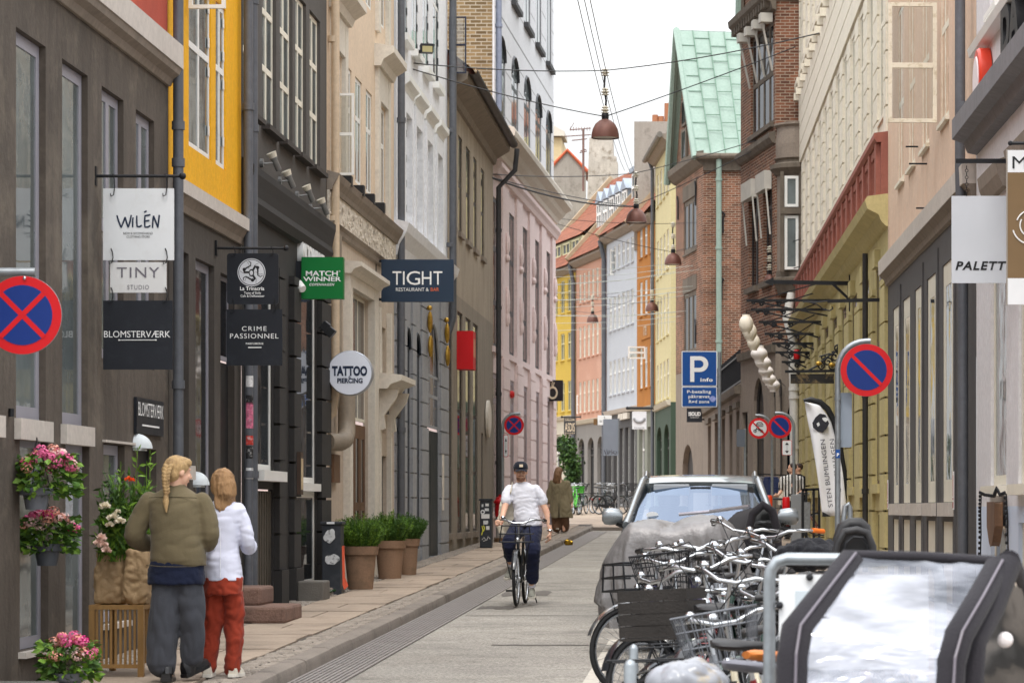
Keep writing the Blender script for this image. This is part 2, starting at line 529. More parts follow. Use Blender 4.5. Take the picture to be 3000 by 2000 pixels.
def lettering(parent, s, m, org, right, up, cap, width=None, anchor='c', bold=0.0, shear=0.0, spacing=1.0, out=.004, name='lettering', extrude=0.0):
 """text on a plane: org = baseline centre (or left), cap height in metres, optional total width"""
 me = text_mesh(s, bold, shear, spacing, extrude)
 xs = [v.co.x for v in me.vertices]; ys = [v.co.y for v in me.vertices]
 if not xs: return None
 CAPH = .73
 sy = cap / CAPH
 sx = sy if width is None else width / (max(xs) - min(xs))
 x0 = (min(xs) + max(xs)) / 2 if anchor == 'c' else min(xs)
 right = Vector(right).normalized(); up = Vector(up).normalized(); nrm = right.cross(up)
 for v in me.vertices:
  v.co = Vector(org) + right * ((v.co.x - x0) * sx) + up * (v.co.y * sy) + nrm * (out + v.co.z * sy)
 me.materials.append(m)
 o = bpy.data.objects.new(name, me); COL.objects.link(o)
 adopt(o, parent)
 return o
# ================================================================== SETTING
ASPH = mat('worn_asphalt', rgb(152, 147, 139), .9, .16, 1.1, stain=rgb(126, 120, 112), samt=.55, sscale=.55, bump=.9, bscale=70)
def speckle(m, sc_=110, amt=.35):
 """fine aggregate speckle multiplied into a surface colour"""
 t = m.node_tree; N = t.nodes; L = t.links; b = N['Principled BSDF']
 src = b.inputs['Base Color'].links[0].from_socket
 tc = [n for n in N if n.type == 'TEX_COORD'][0]
 v = N.new('ShaderNodeTexNoise'); v.inputs['Scale'].default_value = sc_; v.inputs['Detail'].default_value = 3; v.inputs['Roughness'].default_value = .8
 L.new(tc.outputs['Object'], v.inputs['Vector'])
 mr = N.new('ShaderNodeMapRange'); mr.inputs['From Min'].default_value = .32; mr.inputs['From Max'].default_value = .68
 mr.inputs['To Min'].default_value = 1 - amt; mr.inputs['To Max'].default_value = 1 + amt
 L.new(v.outputs['Fac'], mr.inputs['Value'])
 x = N.new('ShaderNodeVectorMath'); x.operation = 'SCALE'
 L.new(src, x.inputs[0]); L.new(mr.outputs[0], x.inputs['Scale']); L.new(x.outputs[0], b.inputs['Base Color'])
 return m
def streaks(m, sx, sy, a, b, amt):
 """worn tyre-polished and repaired bands lying across the road"""
 t = m.node_tree; N = t.nodes; L = t.links; bs = N['Principled BSDF']; src = bs.inputs['Base Color'].links[0].from_socket
 tc = [n for n in N if n.type == 'TEX_COORD'][0]; mp = N.new('ShaderNodeMapping'); mp.inputs['Scale'].default_value = (sx, sy, 1); L.new(tc.outputs['Object'], mp.inputs[0])
 v = N.new('ShaderNodeTexNoise'); v.inputs['Scale'].default_value = 1; v.inputs['Detail'].default_value = 7; v.inputs['Roughness'].default_value = .68; L.new(mp.outputs[0], v.inputs['Vector'])
 mr = N.new('ShaderNodeMapRange'); mr.inputs['From Min'].default_value = a; mr.inputs['From Max'].default_value = b; mr.inputs['To Min'].default_value = 1; mr.inputs['To Max'].default_value = amt; L.new(v.outputs['Fac'], mr.inputs['Value'])
 x = N.new('ShaderNodeVectorMath'); x.operation = 'SCALE'; L.new(src, x.inputs[0]); L.new(mr.outputs[0], x.inputs['Scale']); L.new(x.outputs[0], bs.inputs['Base Color'])
speckle(ASPH, 38, .55)
streaks(ASPH, .6, 1.1, .54, .68, .72); streaks(ASPH, 2.2, 2.2, .55, .68, .72); streaks(ASPH, .25, .22, .5, .7, 1.22)
GRAN = speckle(mat('granite_kerb', rgb(130, 121, 112), .85, .2, 1.5, stain=rgb(92, 84, 77), samt=.6, sscale=1.7, bump=.6, bscale=60), 90, .25)
SLAB = speckle(mat('granite_slab', rgb(164, 147, 130), .85, .13, .7, stain=rgb(130, 116, 103), samt=.7, sscale=1.3, bump=.5, bscale=40), 110, .28)
streaks(SLAB, 1.1, .9, .48, .66, .7)
COBB = speckle(mat('cobble_stone', rgb(150, 140, 129), .85, .22, 5, bump=.6, bscale=50), 70, .25)
DIRT = mat('joint_dirt', rgb(74, 67, 60), .95, .25, 6)
GRATE = mat('iron_grate', rgb(140, 134, 130), .55, .2, 8, metal=.35)
DARK = mat('dark_slot', rgb(98, 93, 88), .9, .1, 5)
PAINTL = mat('road_line_paint', rgb(190, 184, 172), .7, .12, 7, stain=rgb(130, 125, 118), samt=.7, sscale=6)
def sheet(name, m, pts, dz, step=None):
 mb = MB()
 mb.poly([(x, y, gz(y) + dz) for x, y in pts])
 return struct(mb.build(name, m))
mb = MB()
ys = [-12, 160, 320]
zz = [gz(-12) - .004, gz(160) - .004, gz(160)]
for i in range(2):
 mb.quad((-90, ys[i], zz[i]), (90, ys[i], zz[i]), (90, ys[i + 1], zz[i + 1]), (-90, ys[i + 1], zz[i + 1]))
struct(mb.build('ground', DIRT))
sheet('road', ASPH, [(-3.45, -8), (4, -8), (4, 66), (1.0, 76.2), (-3.45, 76.2)], 0)
# asphalt repair patches and cracks
mb = MB()
for (x0, x1, y0, y1) in ((-2.95, .9, 32.0, 32.06), (-2.2, -1.25, 26.6, 26.75), (-2.95, -2.3, 37, 38.3), (-2.95, -2.5, 33.5, 34.2), (-2.95, .5, 63, 63.2)):
 n = 9
 top = [(x0 + (x1 - x0) * i / n, y1 + rnd.uniform(-.25, .25) * (y1 - y0)) for i in range(n + 1)]
 bot = [(x0 + (x1 - x0) * i / n, y0 + rnd.uniform(-.25, .25) * (y1 - y0)) for i in range(n + 1)]
 mb.poly([(x, y, gz(y) + .004) for x, y in bot + top[::-1]])
struct(mb.build('asphalt_patches', speckle(mat('patch_asphalt', rgb(104, 99, 94), .9, .2, 2, bump=.6, bscale=70), 60, .4)))
mb = MB()
mb.poly([(x, y, gz(y) + .005) for x, y in [(-1.08, 9), (-.95, 9), (-.95, 27.5), (-1.08, 27.5)]])
mb.poly([(x, y, gz(y) + .005) for x, y in [(-.95, 27.36), (.9, 27.36), (.9, 27.5), (-.95, 27.5)]])
struct(mb.build('road_line', PAINTL))
# drain channel along the kerb: long iron bars over a dark bed
mb = MB(); mb.poly([(x, y, gz(y) + .004) for x, y in [(-3.45, 8), (-3.0, 8), (-3.0, 74.5), (-3.45, 74.5)]])
dr = struct(mb.build('drain_channel', DARK))
mb = MB()
y = 12.0
while y < 74:
 L_ = 1.0
 for k in range(10):
  x = -3.43 + k * .045
  mb.bar((x + .006, y + .01, gz(y) + .008), (x + .006, y + L_ - .02, gz(y + L_) + .008), .026, .012)
 for q in (0, .25, .5, .75):
  mb.bar((-3.44, y + q * L_, gz(y + q * L_) + .0075), (-3.0, y + q * L_, gz(y + q * L_) + .0075), .02, .01)
 y += L_
mb.build('grate', GRATE, dr)
# left pavement: bed, granite slabs, cobble strips, kerb stones
PX0, PX1 = -5.25, -3.6
mb = MB(); mb.poly([(x, y, pz(y) - .012) for x, y in [(PX0, -8), (PX1, -8), (PX1, 79.4), (-9.5, 79.4), (-5, 79), (PX0, 70)]])
struct(mb.build('pavement', DIRT))
mb = MB(); y = 6.0; row = 0
while y < 78:
 L_ = rnd.uniform(.75, 1.25)
 z0 = rnd.uniform(-.004, .006)
 xa, xb = -4.83 + rnd.uniform(-.02, .02), -3.92 + rnd.uniform(-.02, .02)
 sp = rnd.random() < .3
 cuts = [xa, xa + .45, xb] if sp else [xa, xb]
 for a, b in zip(cuts, cuts[1:]):
  zz_ = z0 + rnd.uniform(-.003, .003)
  vs = [(a + .008, y + .008, pz(y) + zz_), (b - .008, y + .008, pz(y) + zz_), (b - .008, y + L_ - .01, pz(y + L_) + zz_), (a + .008, y + L_ - .01, pz(y + L_) + zz_)]
  lo = [(p[0], p[1], p[2] - .03) for p in vs]
  mb.add(vs + lo, [(0, 1, 2, 3), (0, 1, 5, 4), (1, 2, 6, 5), (2, 3, 7, 6), (3, 0, 4, 7)])
 y += L_
struct(mb.build('pavement_slabs', SLAB))
mb = MB()
def cobbles(x0, x1, y0, y1, sx, sy):
 y = y0
 while y < y1:
  x = x0 + rnd.uniform(0, .03); dy = sy * rnd.uniform(.8, 1.2)
  while x < x1 - sx * .4:
   dx = sx * rnd.uniform(.8, 1.25); h = rnd.uniform(-.006, .008); g = .009
   X0, X1 = x + g, min(x + dx, x1) - g; Y0, Y1 = y + g, y + dy - g
   t = .012
   lo = [(X0, Y0), (X1, Y0), (X1, Y1), (X0, Y1)]
   hi = [(X0 + t, Y0 + t), (X1 - t, Y0 + t), (X1 - t, Y1 - t), (X0 + t, Y1 - t)]
   if X1 - X0 > .03:
    mb.add([(a, b, pz(b) - .02 + h) for a, b in lo] + [(a, b, pz(b) + h) for a, b in hi], [(4, 5, 6, 7), (0, 1, 5, 4), (1, 2, 6, 5), (2, 3, 7, 6), (3, 0, 4, 7)])
   x += dx
  y += dy
cobbles(-3.92, -3.62, 8, 76, .15, .11)
cobbles(-5.2, -4.84, 14, 78, .11, .11)
struct(mb.build('cobble_strip', COBB))
mb = MB(); y = 4.0
while y < 75.5:
 L_ = rnd.uniform(.9, 1.5); h = rnd.uniform(-.004, .006); g = .006; e = rnd.uniform(-.008, .008)
 prof = [(-3.62, -.1), (-3.62, .122), (-3.5, .122), (-3.462, .108), (-3.448, .075), (-3.44, -.1)]
 mb.loft([[(x + e, yy, gz(yy) + z + h) for x, z in prof] for yy in (y + g, y + .03, y + L_ - .03, y + L_ - g)])
 y += L_
struct(mb.build('kerb', GRAN, None, smooth=40))
# cross kerb and raised square at the bend
mb = MB()
mb.poly([(x, y, gz(y) + .09) for x, y in [(-40, 79), (-3.6, 76), (-1.2, 76), (.2, 66.2), (1.2, 66), (3, 140), (-40, 140)]])
struct(mb.build('square', SLAB))
mb = MB()
mb.loft([[(x, 75.9, gz(76) - .05), (x, 75.9, gz(76) + .095), (x, 76.2, gz(76) + .1), (x, 76.2, gz(76) - .05)] for x in (-3.45, -1.1)])
struct(mb.build('kerb', GRAN))
# right pavement
mb = MB(); mb.poly([(x, y, pz(y) - .004) for x, y in [(1.2, -8), (3.6, -8), (3.1, 40), (2.1, 66), (.2, 66), (1.2, 56)]])
struct(mb.build('pavement', SLAB))
mb = MB(); y = -6.
while y < 55:
 mb.loft([[(x, yy, gz(yy) + z) for x, z in [(1.21, -.05), (1.21, .121), (1.07, .121), (1.04, .09), (1.04, -.05)]] for yy in (y + .006, y + 1.19)])
 y += 1.2
struct(mb.build('kerb', GRAN))
# ================================================================== LEFT SIDE OF THE STREET
XL = -5.2
def YL(u): return -XL * F / (CU - u)
BROWN = mat('brown_plaster', rgb(92, 83, 74), .85, .22, 1.6, streak=.5, scol=rgb(50, 44, 38), stain=rgb(122, 112, 98), samt=.6, bump=.35, bscale=18)
BROWN2 = mat('brown_plaster_dark', rgb(80, 74, 68), .85, .18, 1.2, streak=.6, scol=rgb(56, 50, 45), bump=.3, bscale=18)
REDW = mat('red_plaster', rgb(176, 76, 56), .85, .1, 1.5, stain=rgb(150, 62, 46), samt=.4, bump=.2)
BANDW = mat('pale_band_plaster', rgb(205, 196, 186), .8, .07, 2, streak=.15, scol=rgb(150, 140, 130))
BANDG = mat('grey_moulding', rgb(146, 134, 121), .85, .12, 3, streak=.35)
YELW = mat('yellow_plaster', rgb(240, 178, 8), .8, .07, 1.2, streak=.16, scol=rgb(196, 128, 6), stain=rgb(232, 158, 10), samt=.4, bump=.25, bscale=20)
DGREY = mat('dark_grey_plaster', rgb(86, 82, 78), .85, .1, 1.5, streak=.16, scol=rgb(70, 64, 60), bump=.2)
DGREY2 = mat('charcoal_plaster', rgb(50, 48, 47), .8, .1, 2, streak=.25, scol=rgb(42, 40, 38), bump=.2)
BEIGE = mat('beige_plaster', rgb(226, 204, 178), .85, .05, 1.2, streak=.08, scol=rgb(180, 154, 128), bump=.15)
BEIGE2 = mat('greyed_beige_plaster', rgb(196, 180, 162), .85, .08, 1.2, streak=.3, scol=rgb(140, 126, 112), bump=.2)
OFFW = mat('off_white_plaster', rgb(222, 214, 200), .8, .06, 1.6, streak=.15, scol=rgb(168, 156, 140), bump=.1)
FRIEZE = mat('flaking_frieze', rgb(214, 204, 188), .9, .1, 3, stain=rgb(128, 116, 102), samt=.85, sscale=7, bump=1.0, bscale=26)
WHITEW = mat('white_plaster', rgb(240, 241, 244), .8, .04, 1.2, streak=.12, scol=rgb(180, 182, 186), bump=.12)
GREYL = mat('mid_grey_plaster', rgb(160, 161, 164), .85, .07, 1.4, streak=.2, scol=rgb(100, 100, 102), bump=.2)
TAUPE = mat('taupe_plaster', rgb(172, 159, 141), .88, .1, 1.2, streak=.5, scol=rgb(98, 88, 76), bump=.3, bscale=20)
TAUPE2 = mat('taupe_ground_plaster', rgb(150, 140, 126), .88, .1, 1.2, streak=.45, scol=rgb(100, 92, 82), bump=.3, bscale=20)
PINK = mat('pink_plaster', rgb(238, 218, 214), .8, .04, 1.2, streak=.12, scol=rgb(196, 166, 166), bump=.12)
STONEW = mat('white_stone_facing', rgb(228, 229, 231), .75, .04, 1.4, streak=.1, scol=rgb(190, 190, 190), bump=.1)
YBRICK = brickmat('yellow_brick', rgb(154, 132, 96), rgb(96, 80, 56), rgb(176, 166, 146), .26, .085, rgb(84, 68, 50), .014)
GREYF = mat('grey_window_paint', rgb(150, 148, 156), .5, .06, 3)
BRWOOD = mat('brown_door_wood', rgb(112, 82, 58), .55, .2, 2, streak=.5, scol=rgb(58, 40, 28), stretch=(9, 9, .6))
def mk_brown_red():
 f = Fac(XL, 15.0, XL, 25.88, 'L')
 h = thing('townhouse', 'weathered brown plaster shop front with red upper wall, nearest on the left', 'house', f.base())
 U = [f.uu(47, 134), f.uu(182, 257), f.uu(298, 362), f.uu(398, 452)]
 B = [f.uu(58, 142), f.uu(192, 262), f.uu(303, 365)]
 D = f.uu(405, 458)
 dd = U[1][0] - U[0][0]
 ups = [(U[0][0] - dd * k, U[0][1] - dd * k, 2.4, 5.3) for k in (2, 1)] + [(U[0][0], U[0][1], 2.4, 5.3), (U[1][0], U[1][1], 2.4, 5.3), (U[2][0], U[2][1], 3.0, 5.3), (U[3][0], U[3][1], 3.0, 5.3)]
 bas = [(B[0][0], B[0][1], .66, 2.28), (B[1][0], B[1][1], .62, 2.26), (B[2][0], B[2][1], .75, 2.28)]
 door = (D[0], D[1], pz(24.5), 2.27)
 wall(f, 'shop_wall', BROWN, h, 0, f.L, pz(15) - .1, 5.84, ups + bas + [door], .3)
 for k, o in enumerate(ups):
  if k < 4: window(f, h, o, GREYF, 1, (), .17, .1, GLASS2, BANDW, sproj=.05, sth=.16)
  else: window(f, h, o, GREYF, 2, (.5,), .17, .09, GLASS2, None)
 for o in bas: window(f, h, o, GREYF, 1, (), .2, .09, GLASS2, BANDW, sth=.05)
 mb = MB(); fbox(mb, f, door[0], door[1], door[2], door[3], -.295, -.25); mb.build('door', BLACK, h)
 mb = MB(); fbox(mb, f, B[2][0] - .04, B[2][1] + .7, 2.29, 2.31, .0, .03); mb.build('ledge', BANDW, h)
 band(f, 'cornice', BANDG, h, 0, f.L - .02, [(0, 5.72), (.03, 5.72), (.06, 5.78), (.12, 5.82), (.14, 5.88), (0, 5.88)])
 band(f, 'pale_band', BANDW, h, 0, f.L - .02, [(-.2, 5.88), (.15, 5.88), (.15, 6.10), (-.2, 6.14)])
 wall(f, 'upper_wall', REDW, h, 0, f.L - .03, 6.12, 11.0, [(f.L - 4.2 - 1.9 * k, f.L - 3.1 - 1.9 * k, 8.0, 10.0) for k in range(3)], .2, shell=8)
 wall(f, 'yellow_edge', YELW, h, f.L - .03, f.L, 5.9, 11, (), .1, off=.002)
 pipe('drainpipe', ZINC, h, [f.P(f.L - .02, 11, .1), f.P(f.L - .02, 5.3, .1), f.P(f.L - .02, .55, .1)], .05, 12, (5.35, 5.0, 2.9))
 # round conduit stubs and wall hooks
 for a, z in ((1.2, 1.9), (5.05, 2.4)): MB().lathe([(.02, 0), (.02, .06)], f.P(a, z, .02), 8).build('wall_hook', IRON, h)
mk_brown_red()
def mk_yellow():
 f = Fac(XL, 25.9, XL, 29.85, 'L')
 h = thing('townhouse', 'narrow bright yellow house with white casements above a dark brown shop front', 'house', f.base())
 ops = []
 for u0, u1 in ((509, 532), (553, 618), (632, 661)):
  a, b = f.uu(u0, u1); ops.append((a, b, 5.3, 7.0)); ops.append((a, b, 7.9, 9.6))
 wall(f, 'yellow_wall', YELW, h, 0, f.L, 4.87, 10.6, ops, .22, shell=8)
 for o in ops:
  fo = window(f, h, o, WHITE, 2, (.6,), .06, .055, GLASS2, None)
  mb = MB()
  for z in (o[2] + .25, o[2] + .85, o[2] + 1.15, o[3] - .2):
   fbox(mb, f, o[1] - .09, o[1] - .02, z, z + .1, -.06, -.035)
  mb.build('hinge', WHITE, fo, split=True)
 a = ops[2][0]
 cf = Fac(XL + .02, f.P(a, 0).y - .1, XL + .42, f.P(a, 0).y - .12, 'L')
 window(cf, h, (0, .37, 6.62, 7.9), WHITE, 1, (), -.03, .04, CLEAR, None, name='open_casement')
 band(f, 'pale_band', BANDW, h, .03, f.L - .02, [(-.02, 4.74), (.12, 4.74), (.12, 4.87), (-.02, 4.9)])
 band(f, 'moulding', BANDG, h, .03, f.L - .02, [(0, 4.6), (.03, 4.6), (.05, 4.66), (.1, 4.74), (0, 4.74)])
 W1, W2, D = f.uu(519, 553), f.uu(573, 628), f.uu(646, 687)
 ops = [(W1[0], W1[1], 2.15, 4.23), (W2[0], W2[1], 1.0, 4.23), (D[0], D[1], .85, 4.2)]
 wall(f, 'shop_wall', BROWN2, h, 0, f.L, pz(25) - .1, 4.76, ops, .3)
 window(f, h, ops[0], GREYF, 1, (), .2, .09, GLASS, BANDW, sth=.14)
 window(f, h, ops[1], GREYF, 1, (), .2, .09, GLASS, BANDW, sth=.14)
 dz = ops[2]
 window(f, h, (dz[0], dz[1], 3.3, 4.2), GREYF, 1, (), .22, .05, GLASSD)
 mb = MB(); fbox(mb, f, dz[0], dz[1], .85, 3.28, -.29, -.24); d = mb.build('door', BLACK, h)
 pipe('drainpipe', ZINC, h, [f.P(f.L - .12, 10.6, .1), f.P(f.L - .12, 4.2, .1), f.P(f.L - .12, .55, .1)], .052, 12, (6.1, 4.4, 2.1))
 for k, (z, hgt, c) in enumerate(((3.05, .12, 'a'), (2.86, .1, 'b'), (2.6, .28, 'c'), (2.42, .1, 'd'), (2.27, .14, 'b'), (2.05, .12, 'a'))):
  col = {'a': rgb(222, 222, 220), 'b': rgb(30, 30, 32), 'c': rgb(206, 110, 140), 'd': rgb(200, 60, 52)}[c]
  ms = mat('sticker_' + c, col, .5, .45, 22, stain=rgb(240, 238, 235), samt=.5, sscale=18)
  mb = MB(); c0 = f.P(f.L - .12, z, .1); n = 8
  mb.loft([[c0 + Vector((math.cos(-1.9 + 2.6 * i / n) * .0535, math.sin(-1.9 + 2.6 * i / n) * .0535, dz_)) for i in range(n + 1)] for dz_ in (0, hgt)], caps=False, closed=False)
  mb.build('sticker', ms, h)
mk_yellow()
st = thing('stone_steps', 'two worn reddish granite entrance steps below the brown shop door', 'steps', (XL + .3, 29.5, pz(29.5)))
STEPM = speckle(mat('step_granite', rgb(126, 100, 88), .9, .15, 2, stain=rgb(90, 72, 64), samt=.6, sscale=3, bump=.8, bscale=30), 80, .3)
mb = MB(); mb.bmm(-5.15, 28.35, pz(28), -4.48, 29.5, pz(28.4) + .17); mb.build('lower_step', STEPM, st, bevel=.03)
mb = MB(); mb.bmm(-5.15, 28.75, pz(28) + .172, -4.8, 29.6, pz(28.4) + .36); mb.build('upper_step', STEPM, st, bevel=.03)
def mk_dark_grey():
 f = Fac(XL, 29.87, XL, 36.38, 'L')
 h = thing('townhouse', 'dark grey plaster house with tall cream windows over a charcoal rusticated shop front', 'house', f.base())
 ops = []
 for u0, u1 in ((768, 809), (820, 857), (865, 897), (907, 938)):
  a, b = f.uu(u0, u1); ops.append((a, b, 6.12, 8.1)); ops.append((a, b, 9.1, 11))
 w0 = ops[0][1] - ops[0][0]
 ops.append((.1, .1 + .9, 6.12, 8.1)); ops.append((.1, 1.0, 9.1, 11))
 wall(f, 'upper_wall', DGREY, h, 0, f.L, 5.55, 12, ops, .26, shell=8)
 sl_ = mat('dark_sill', rgb(62, 56, 52), .8, .1)
 for o in ops: window(f, h, o, CREAMP, 2, (.35, .68), .14, .06, GLASS2, sl_, sproj=.1, sth=.06)
 band(f, 'shop_cornice', DGREY2, h, .02, f.L - .03, [(0, 5.0), (.06, 5.02), (.1, 5.12), (.08, 5.2), (.1, 5.3), (.13, 5.42), (.13, 5.5), (0, 5.58)])
 wa, wb = f.uu(735, 800), f.uu(869, 926)
 ops = [(wa[0], wa[1], 2.16, 4.6), (wa[0], wa[1], pz(31) + .25, 1.95), (wb[0], wb[1], pz(34) + .12, 4.55)]
 wall(f, 'shop_wall', DGREY2, h, 0, f.L, pz(29) - .1, 5.02, ops, .2)
 spans = [(0, wa[0]), (wa[1], wb[0]), (wb[1], f.L)]
 courses(f, 'rustication', DGREY2, h, [(wa[1] + .05, wa[1] + .55), (wb[0] - .62, wb[0] - .08), (wb[1] + .06, f.L - .03)], pz(30) + .45, 4.55, .43, .03, 0, .07)
 courses(f, 'plinth', DGREY2, h, [(wa[1] + .03, wa[1] + .57), (wb[0] - .65, wb[0] - .05), (wb[1] + .03, f.L - .02)], pz(30) - .1, pz(30) + .44, .7, .0, 0, .1)
 window(f, h, ops[0], WHITE, 1, (), .1, .075, GLASS, WHITE, sproj=.16, sth=.12)
 fo = window(f, h, (wb[0], wb[1], 2.05, 4.55), WHITE, 1, (), .08, .075, GLASS, WHITE, sproj=.06, sth=.1, name='shop_window')
 window(f, h, (wb[0], wb[1], pz(34) + .12, 1.95), WHITE, 1, (), .08, .085, GLASS, None, name='glass_door')
 lettering(fo, 'VINTAGE FOOTBALL STORE', LETTERW, f.P((wb[0] + wb[1]) / 2, 2.22, -.105), f.d, (0, 0, 1), .14, wb[1] - wb[0] - .2)
 # ribbed roller shutter of the cellar entrance
 mb = MB(); n = 9
 for i in range(n):
  a = wa[0] + (wa[1] - wa[0]) * (i + .1) / n; b = wa[0] + (wa[1] - wa[0]) * (i + .8) / n
  fbox(mb, f, a, b, pz(31) + .25, 1.93, -.12, -.06)
 fbox(mb, f, wa[0], wa[1], pz(31) + .25, 1.93, -.19, -.13)
 mb.build('shutter', mat('brown_grey_metal', rgb(86, 80, 72), .5, .2, 3, streak=.4, metal=.4), h)
 lettering(h, 'MATCHWINNER', LETTERW, f.P(f.su(870) + .02, 4.74, .02), f.d, (0, 0, 1), .3, f.su(925) - f.su(870) + .35, anchor='l', bold=.02, extrude=.12, name='fascia_letters')
 mb = MB(); fbox(mb, f, wb[0] - .45, wb[0] - .25, 1.9, 2.42, .072, .12); mc = mb.build('menu_case', mat('brown_case', rgb(70, 54, 44), .5, .2), h)
 mb = MB(); fbox(mb, f, wb[0] - .42, wb[0] - .28, 1.96, 2.34, .12, .125); mb.build('menu_sheet', mat('menu_paper', rgb(196, 176, 140), .7, .2, 14), mc)
 pipe('drainpipe', ZINC, h, [f.P(.12, 12, .11), f.P(.12, 4.2, .11), f.P(.12, .55, .11)], .05, 12, (7.3, 5.9, 2.1))
 mb = MB(); fbox(mb, f, wb[0] - .6, wb[0] - .05, pz(33) - .05, pz(33) + .24, .1, .42); mb.build('step', mat('step_concrete', rgb(104, 100, 94), .9, .15, 3, bump=.4), h, bevel=.02)
 mb = MB(); fbox(mb, f, wb[0] - .02, wb[1] + .15, pz(34) - .05, pz(34) + .1, .1, .3); mb.build('threshold', GRAN, h, bevel=.02)
mk_dark_grey()
KREC = 0.2
def mk_beige():
 f = Fac(XL, 36.4, XL, 43.98, 'L')
 h = thing('townhouse', 'beige house with white hooded windows and a peeling white frieze above its shop', 'house', f.base())
 ops = []
 for u0, u1 in ((976, 1000), (1008, 1030), (1041, 1060), (1072, 1090), (1106, 1128)):
  a, b = f.uu(u0, u1); ops.append((a, b, 6.42, 7.95)); ops.append((a, b, 9.2, 11))
 wall(f, 'upper_wall', BEIGE, h, 0, f.L, 6.2, 12, ops, .2, shell=8)
 for i, o in enumerate(ops):
  fo = window(f, h, o, WHITE, 2, (.62,), .1, .06, GLASS2, None)
  if i // 2 in (0, 4):
   a, b = o[0], o[1]; mb = MB()
   fbox(mb, f, a - .3, a - .02, o[2] - .2, o[3] + .5, 0, .06); fbox(mb, f, b + .02, b + .3, o[2] - .2, o[3] + .5, 0, .06)
   fbox(mb, f, a - .02, b + .02, o[3] + .02, o[3] + .5, 0, .055)
   mb.build('surround', OFFW, fo)
   band(f, 'hood', OFFW, fo, a - .4, b + .4, [(0, o[3] + .5), (.1, o[3] + .5), (.14, o[3] + .6), (.3, o[3] + .7), (.3, o[3] + .8), (0, o[3] + .84)])
 # open casement near the drainpipe
 a = f.su(972)
 cf = Fac(XL + .03, f.P(a, 0).y, XL + .33, f.P(a, 0).y - .02, 'L')
 window(cf, h, (0, .28, 6.22, 7.33), WHITE, 1, (.5,), -.03, .035, CLEAR, None, name='open_casement')
 band(f, 'cornice', BANDG, h, .02, f.L - .02, [(0, 5.98), (.06, 5.98), (.08, 6.04), (.13, 6.12), (.16, 6.2), (0, 6.24)])
 mb = MB(); fbox(mb, f, .02, f.L - .02, 5.57, 5.98, 0, .035)
 rr = random.Random(3)
 for i in range(150):
  a = rr.uniform(.1, f.L - .2); z = rr.uniform(5.6, 5.94); mb.ball(f.P(a, z, .035), (.02, rr.uniform(.03, .09), rr.uniform(.02, .06)), 6, 4)
 mb.build('frieze', FRIEZE, h)
 band(f, 'string_moulding', BANDG, h, .02, f.L - .02, [(0, 5.45), (.05, 5.47), (.06, 5.53), (.1, 5.57), (0, 5.57)])
 w = f.uu(1014, 1078); dn = f.uu(1108, 1130); wz = 4.82
 ops = [(w[0], w[1], pz(39), wz), (dn[0], dn[1], 2.9, 4.55), (dn[0] - .1, dn[1] + .1, pz(43), 2.55)]
 wall(f, 'shop_wall', BEIGE2, h, 0, f.L, pz(36) - .1, 5.57, ops, .35)
 mb = MB()
 fbox(mb, f, w[0] - .3, w[0] - .01, pz(38), 5.0, 0, .1); fbox(mb, f, w[1] + .01, w[1] + .5, pz(39), 5.0, 0, .1)
 fbox(mb, f, w[0] - .01, w[1] + .01, wz + .01, 5.0, 0, .095)
 mb.build('door_surround', OFFW, h)
 band(f, 'door_cornice', OFFW, h, w[0] - .36, w[1] + .58, [(0, 5.0), (.12, 5.0), (.16, 5.06), (.26, 5.1), (.26, 5.16), (0, 5.18)])
 window(f, h, (w[0], w[1], 3.0, wz), CREAMP, 3, (), .24, .05, GLASS, None, name='transom_window')
 mb = MB(); n = 4
 for i in range(n):
  a = w[0] + (w[1] - w[0]) * i / n; b = w[0] + (w[1] - w[0]) * (i + 1) / n
  fbox(mb, f, a + .02, a + .12, pz(39) + .02, 2.95, -.3, -.2); fbox(mb, f, b - .12, b - .02, pz(39) + .02, 2.95, -.3, -.2)
  for z0, z1 in ((pz(39) + .02, pz(39) + .5), (2.75, 2.95), (1.7, 1.82)): fbox(mb, f, a + .12, b - .12, z0, z1, -.3, -.21)
 d = mb.build('folding_door', BRWOOD, h)
 mb = MB(); mb.quad(f.P(w[0], pz(39), -.055), f.P(w[1], pz(39), -.055), f.P(w[1], 2.95, -.055), f.P(w[0], 2.95, -.055)); mb.build('pane', GLASS, d)
 window(f, h, ops[1], OFFW, 1, (), .25, .07, GLASS, None)
 mb = MB(); fbox(mb, f, dn[0] - .1, dn[1] + .1, pz(43), 2.55, -.34, -.3); mb.build('door', BLACK, h)
 mb = MB(); fbox(mb, f, dn[0] - .3, dn[0] - .11, pz(42), 4.8, 0, .07); fbox(mb, f, dn[1] + .11, dn[1] + .3, pz(43), 4.8, 0, .07); mb.build('door_surround', OFFW, h, split=True)
 band(f, 'door_hood', OFFW, h, dn[0] - .5, dn[1] + .45, [(0, 3.55), (.2, 3.55), (.25, 3.62), (.42, 3.68), (.42, 3.76), (0, 3.8)])
 mb = MB()
 for a in (dn[0] - .28, dn[1] + .14):
  mb.loft([[f.P(a_, 3.54, 0), f.P(a_, 3.54, .34), f.P(a_, 3.4, .3), f.P(a_, 3.15, .12), f.P(a_, 2.95, .14), f.P(a_, 2.9, 0)] for a_ in (a, a + .14)])
 mb.build('console', OFFW, h, split=True)
 pm = mat('beige_pipe', rgb(206, 184, 156), .6, .08, 3, streak=.2)
 pipe('drainpipe', pm, h, [f.P(.12, 12, .1), f.P(.12, 5.0, .1), f.P(.12, 3.3, .1), f.P(.12, 3.0, .06), f.P(.12, 2.9, -.05)], .055, 12, (8, 5.6))
 vp = mat('taupe_pipe', rgb(150, 138, 122), .6, .08, 3, streak=.3)
 a = f.su(958)
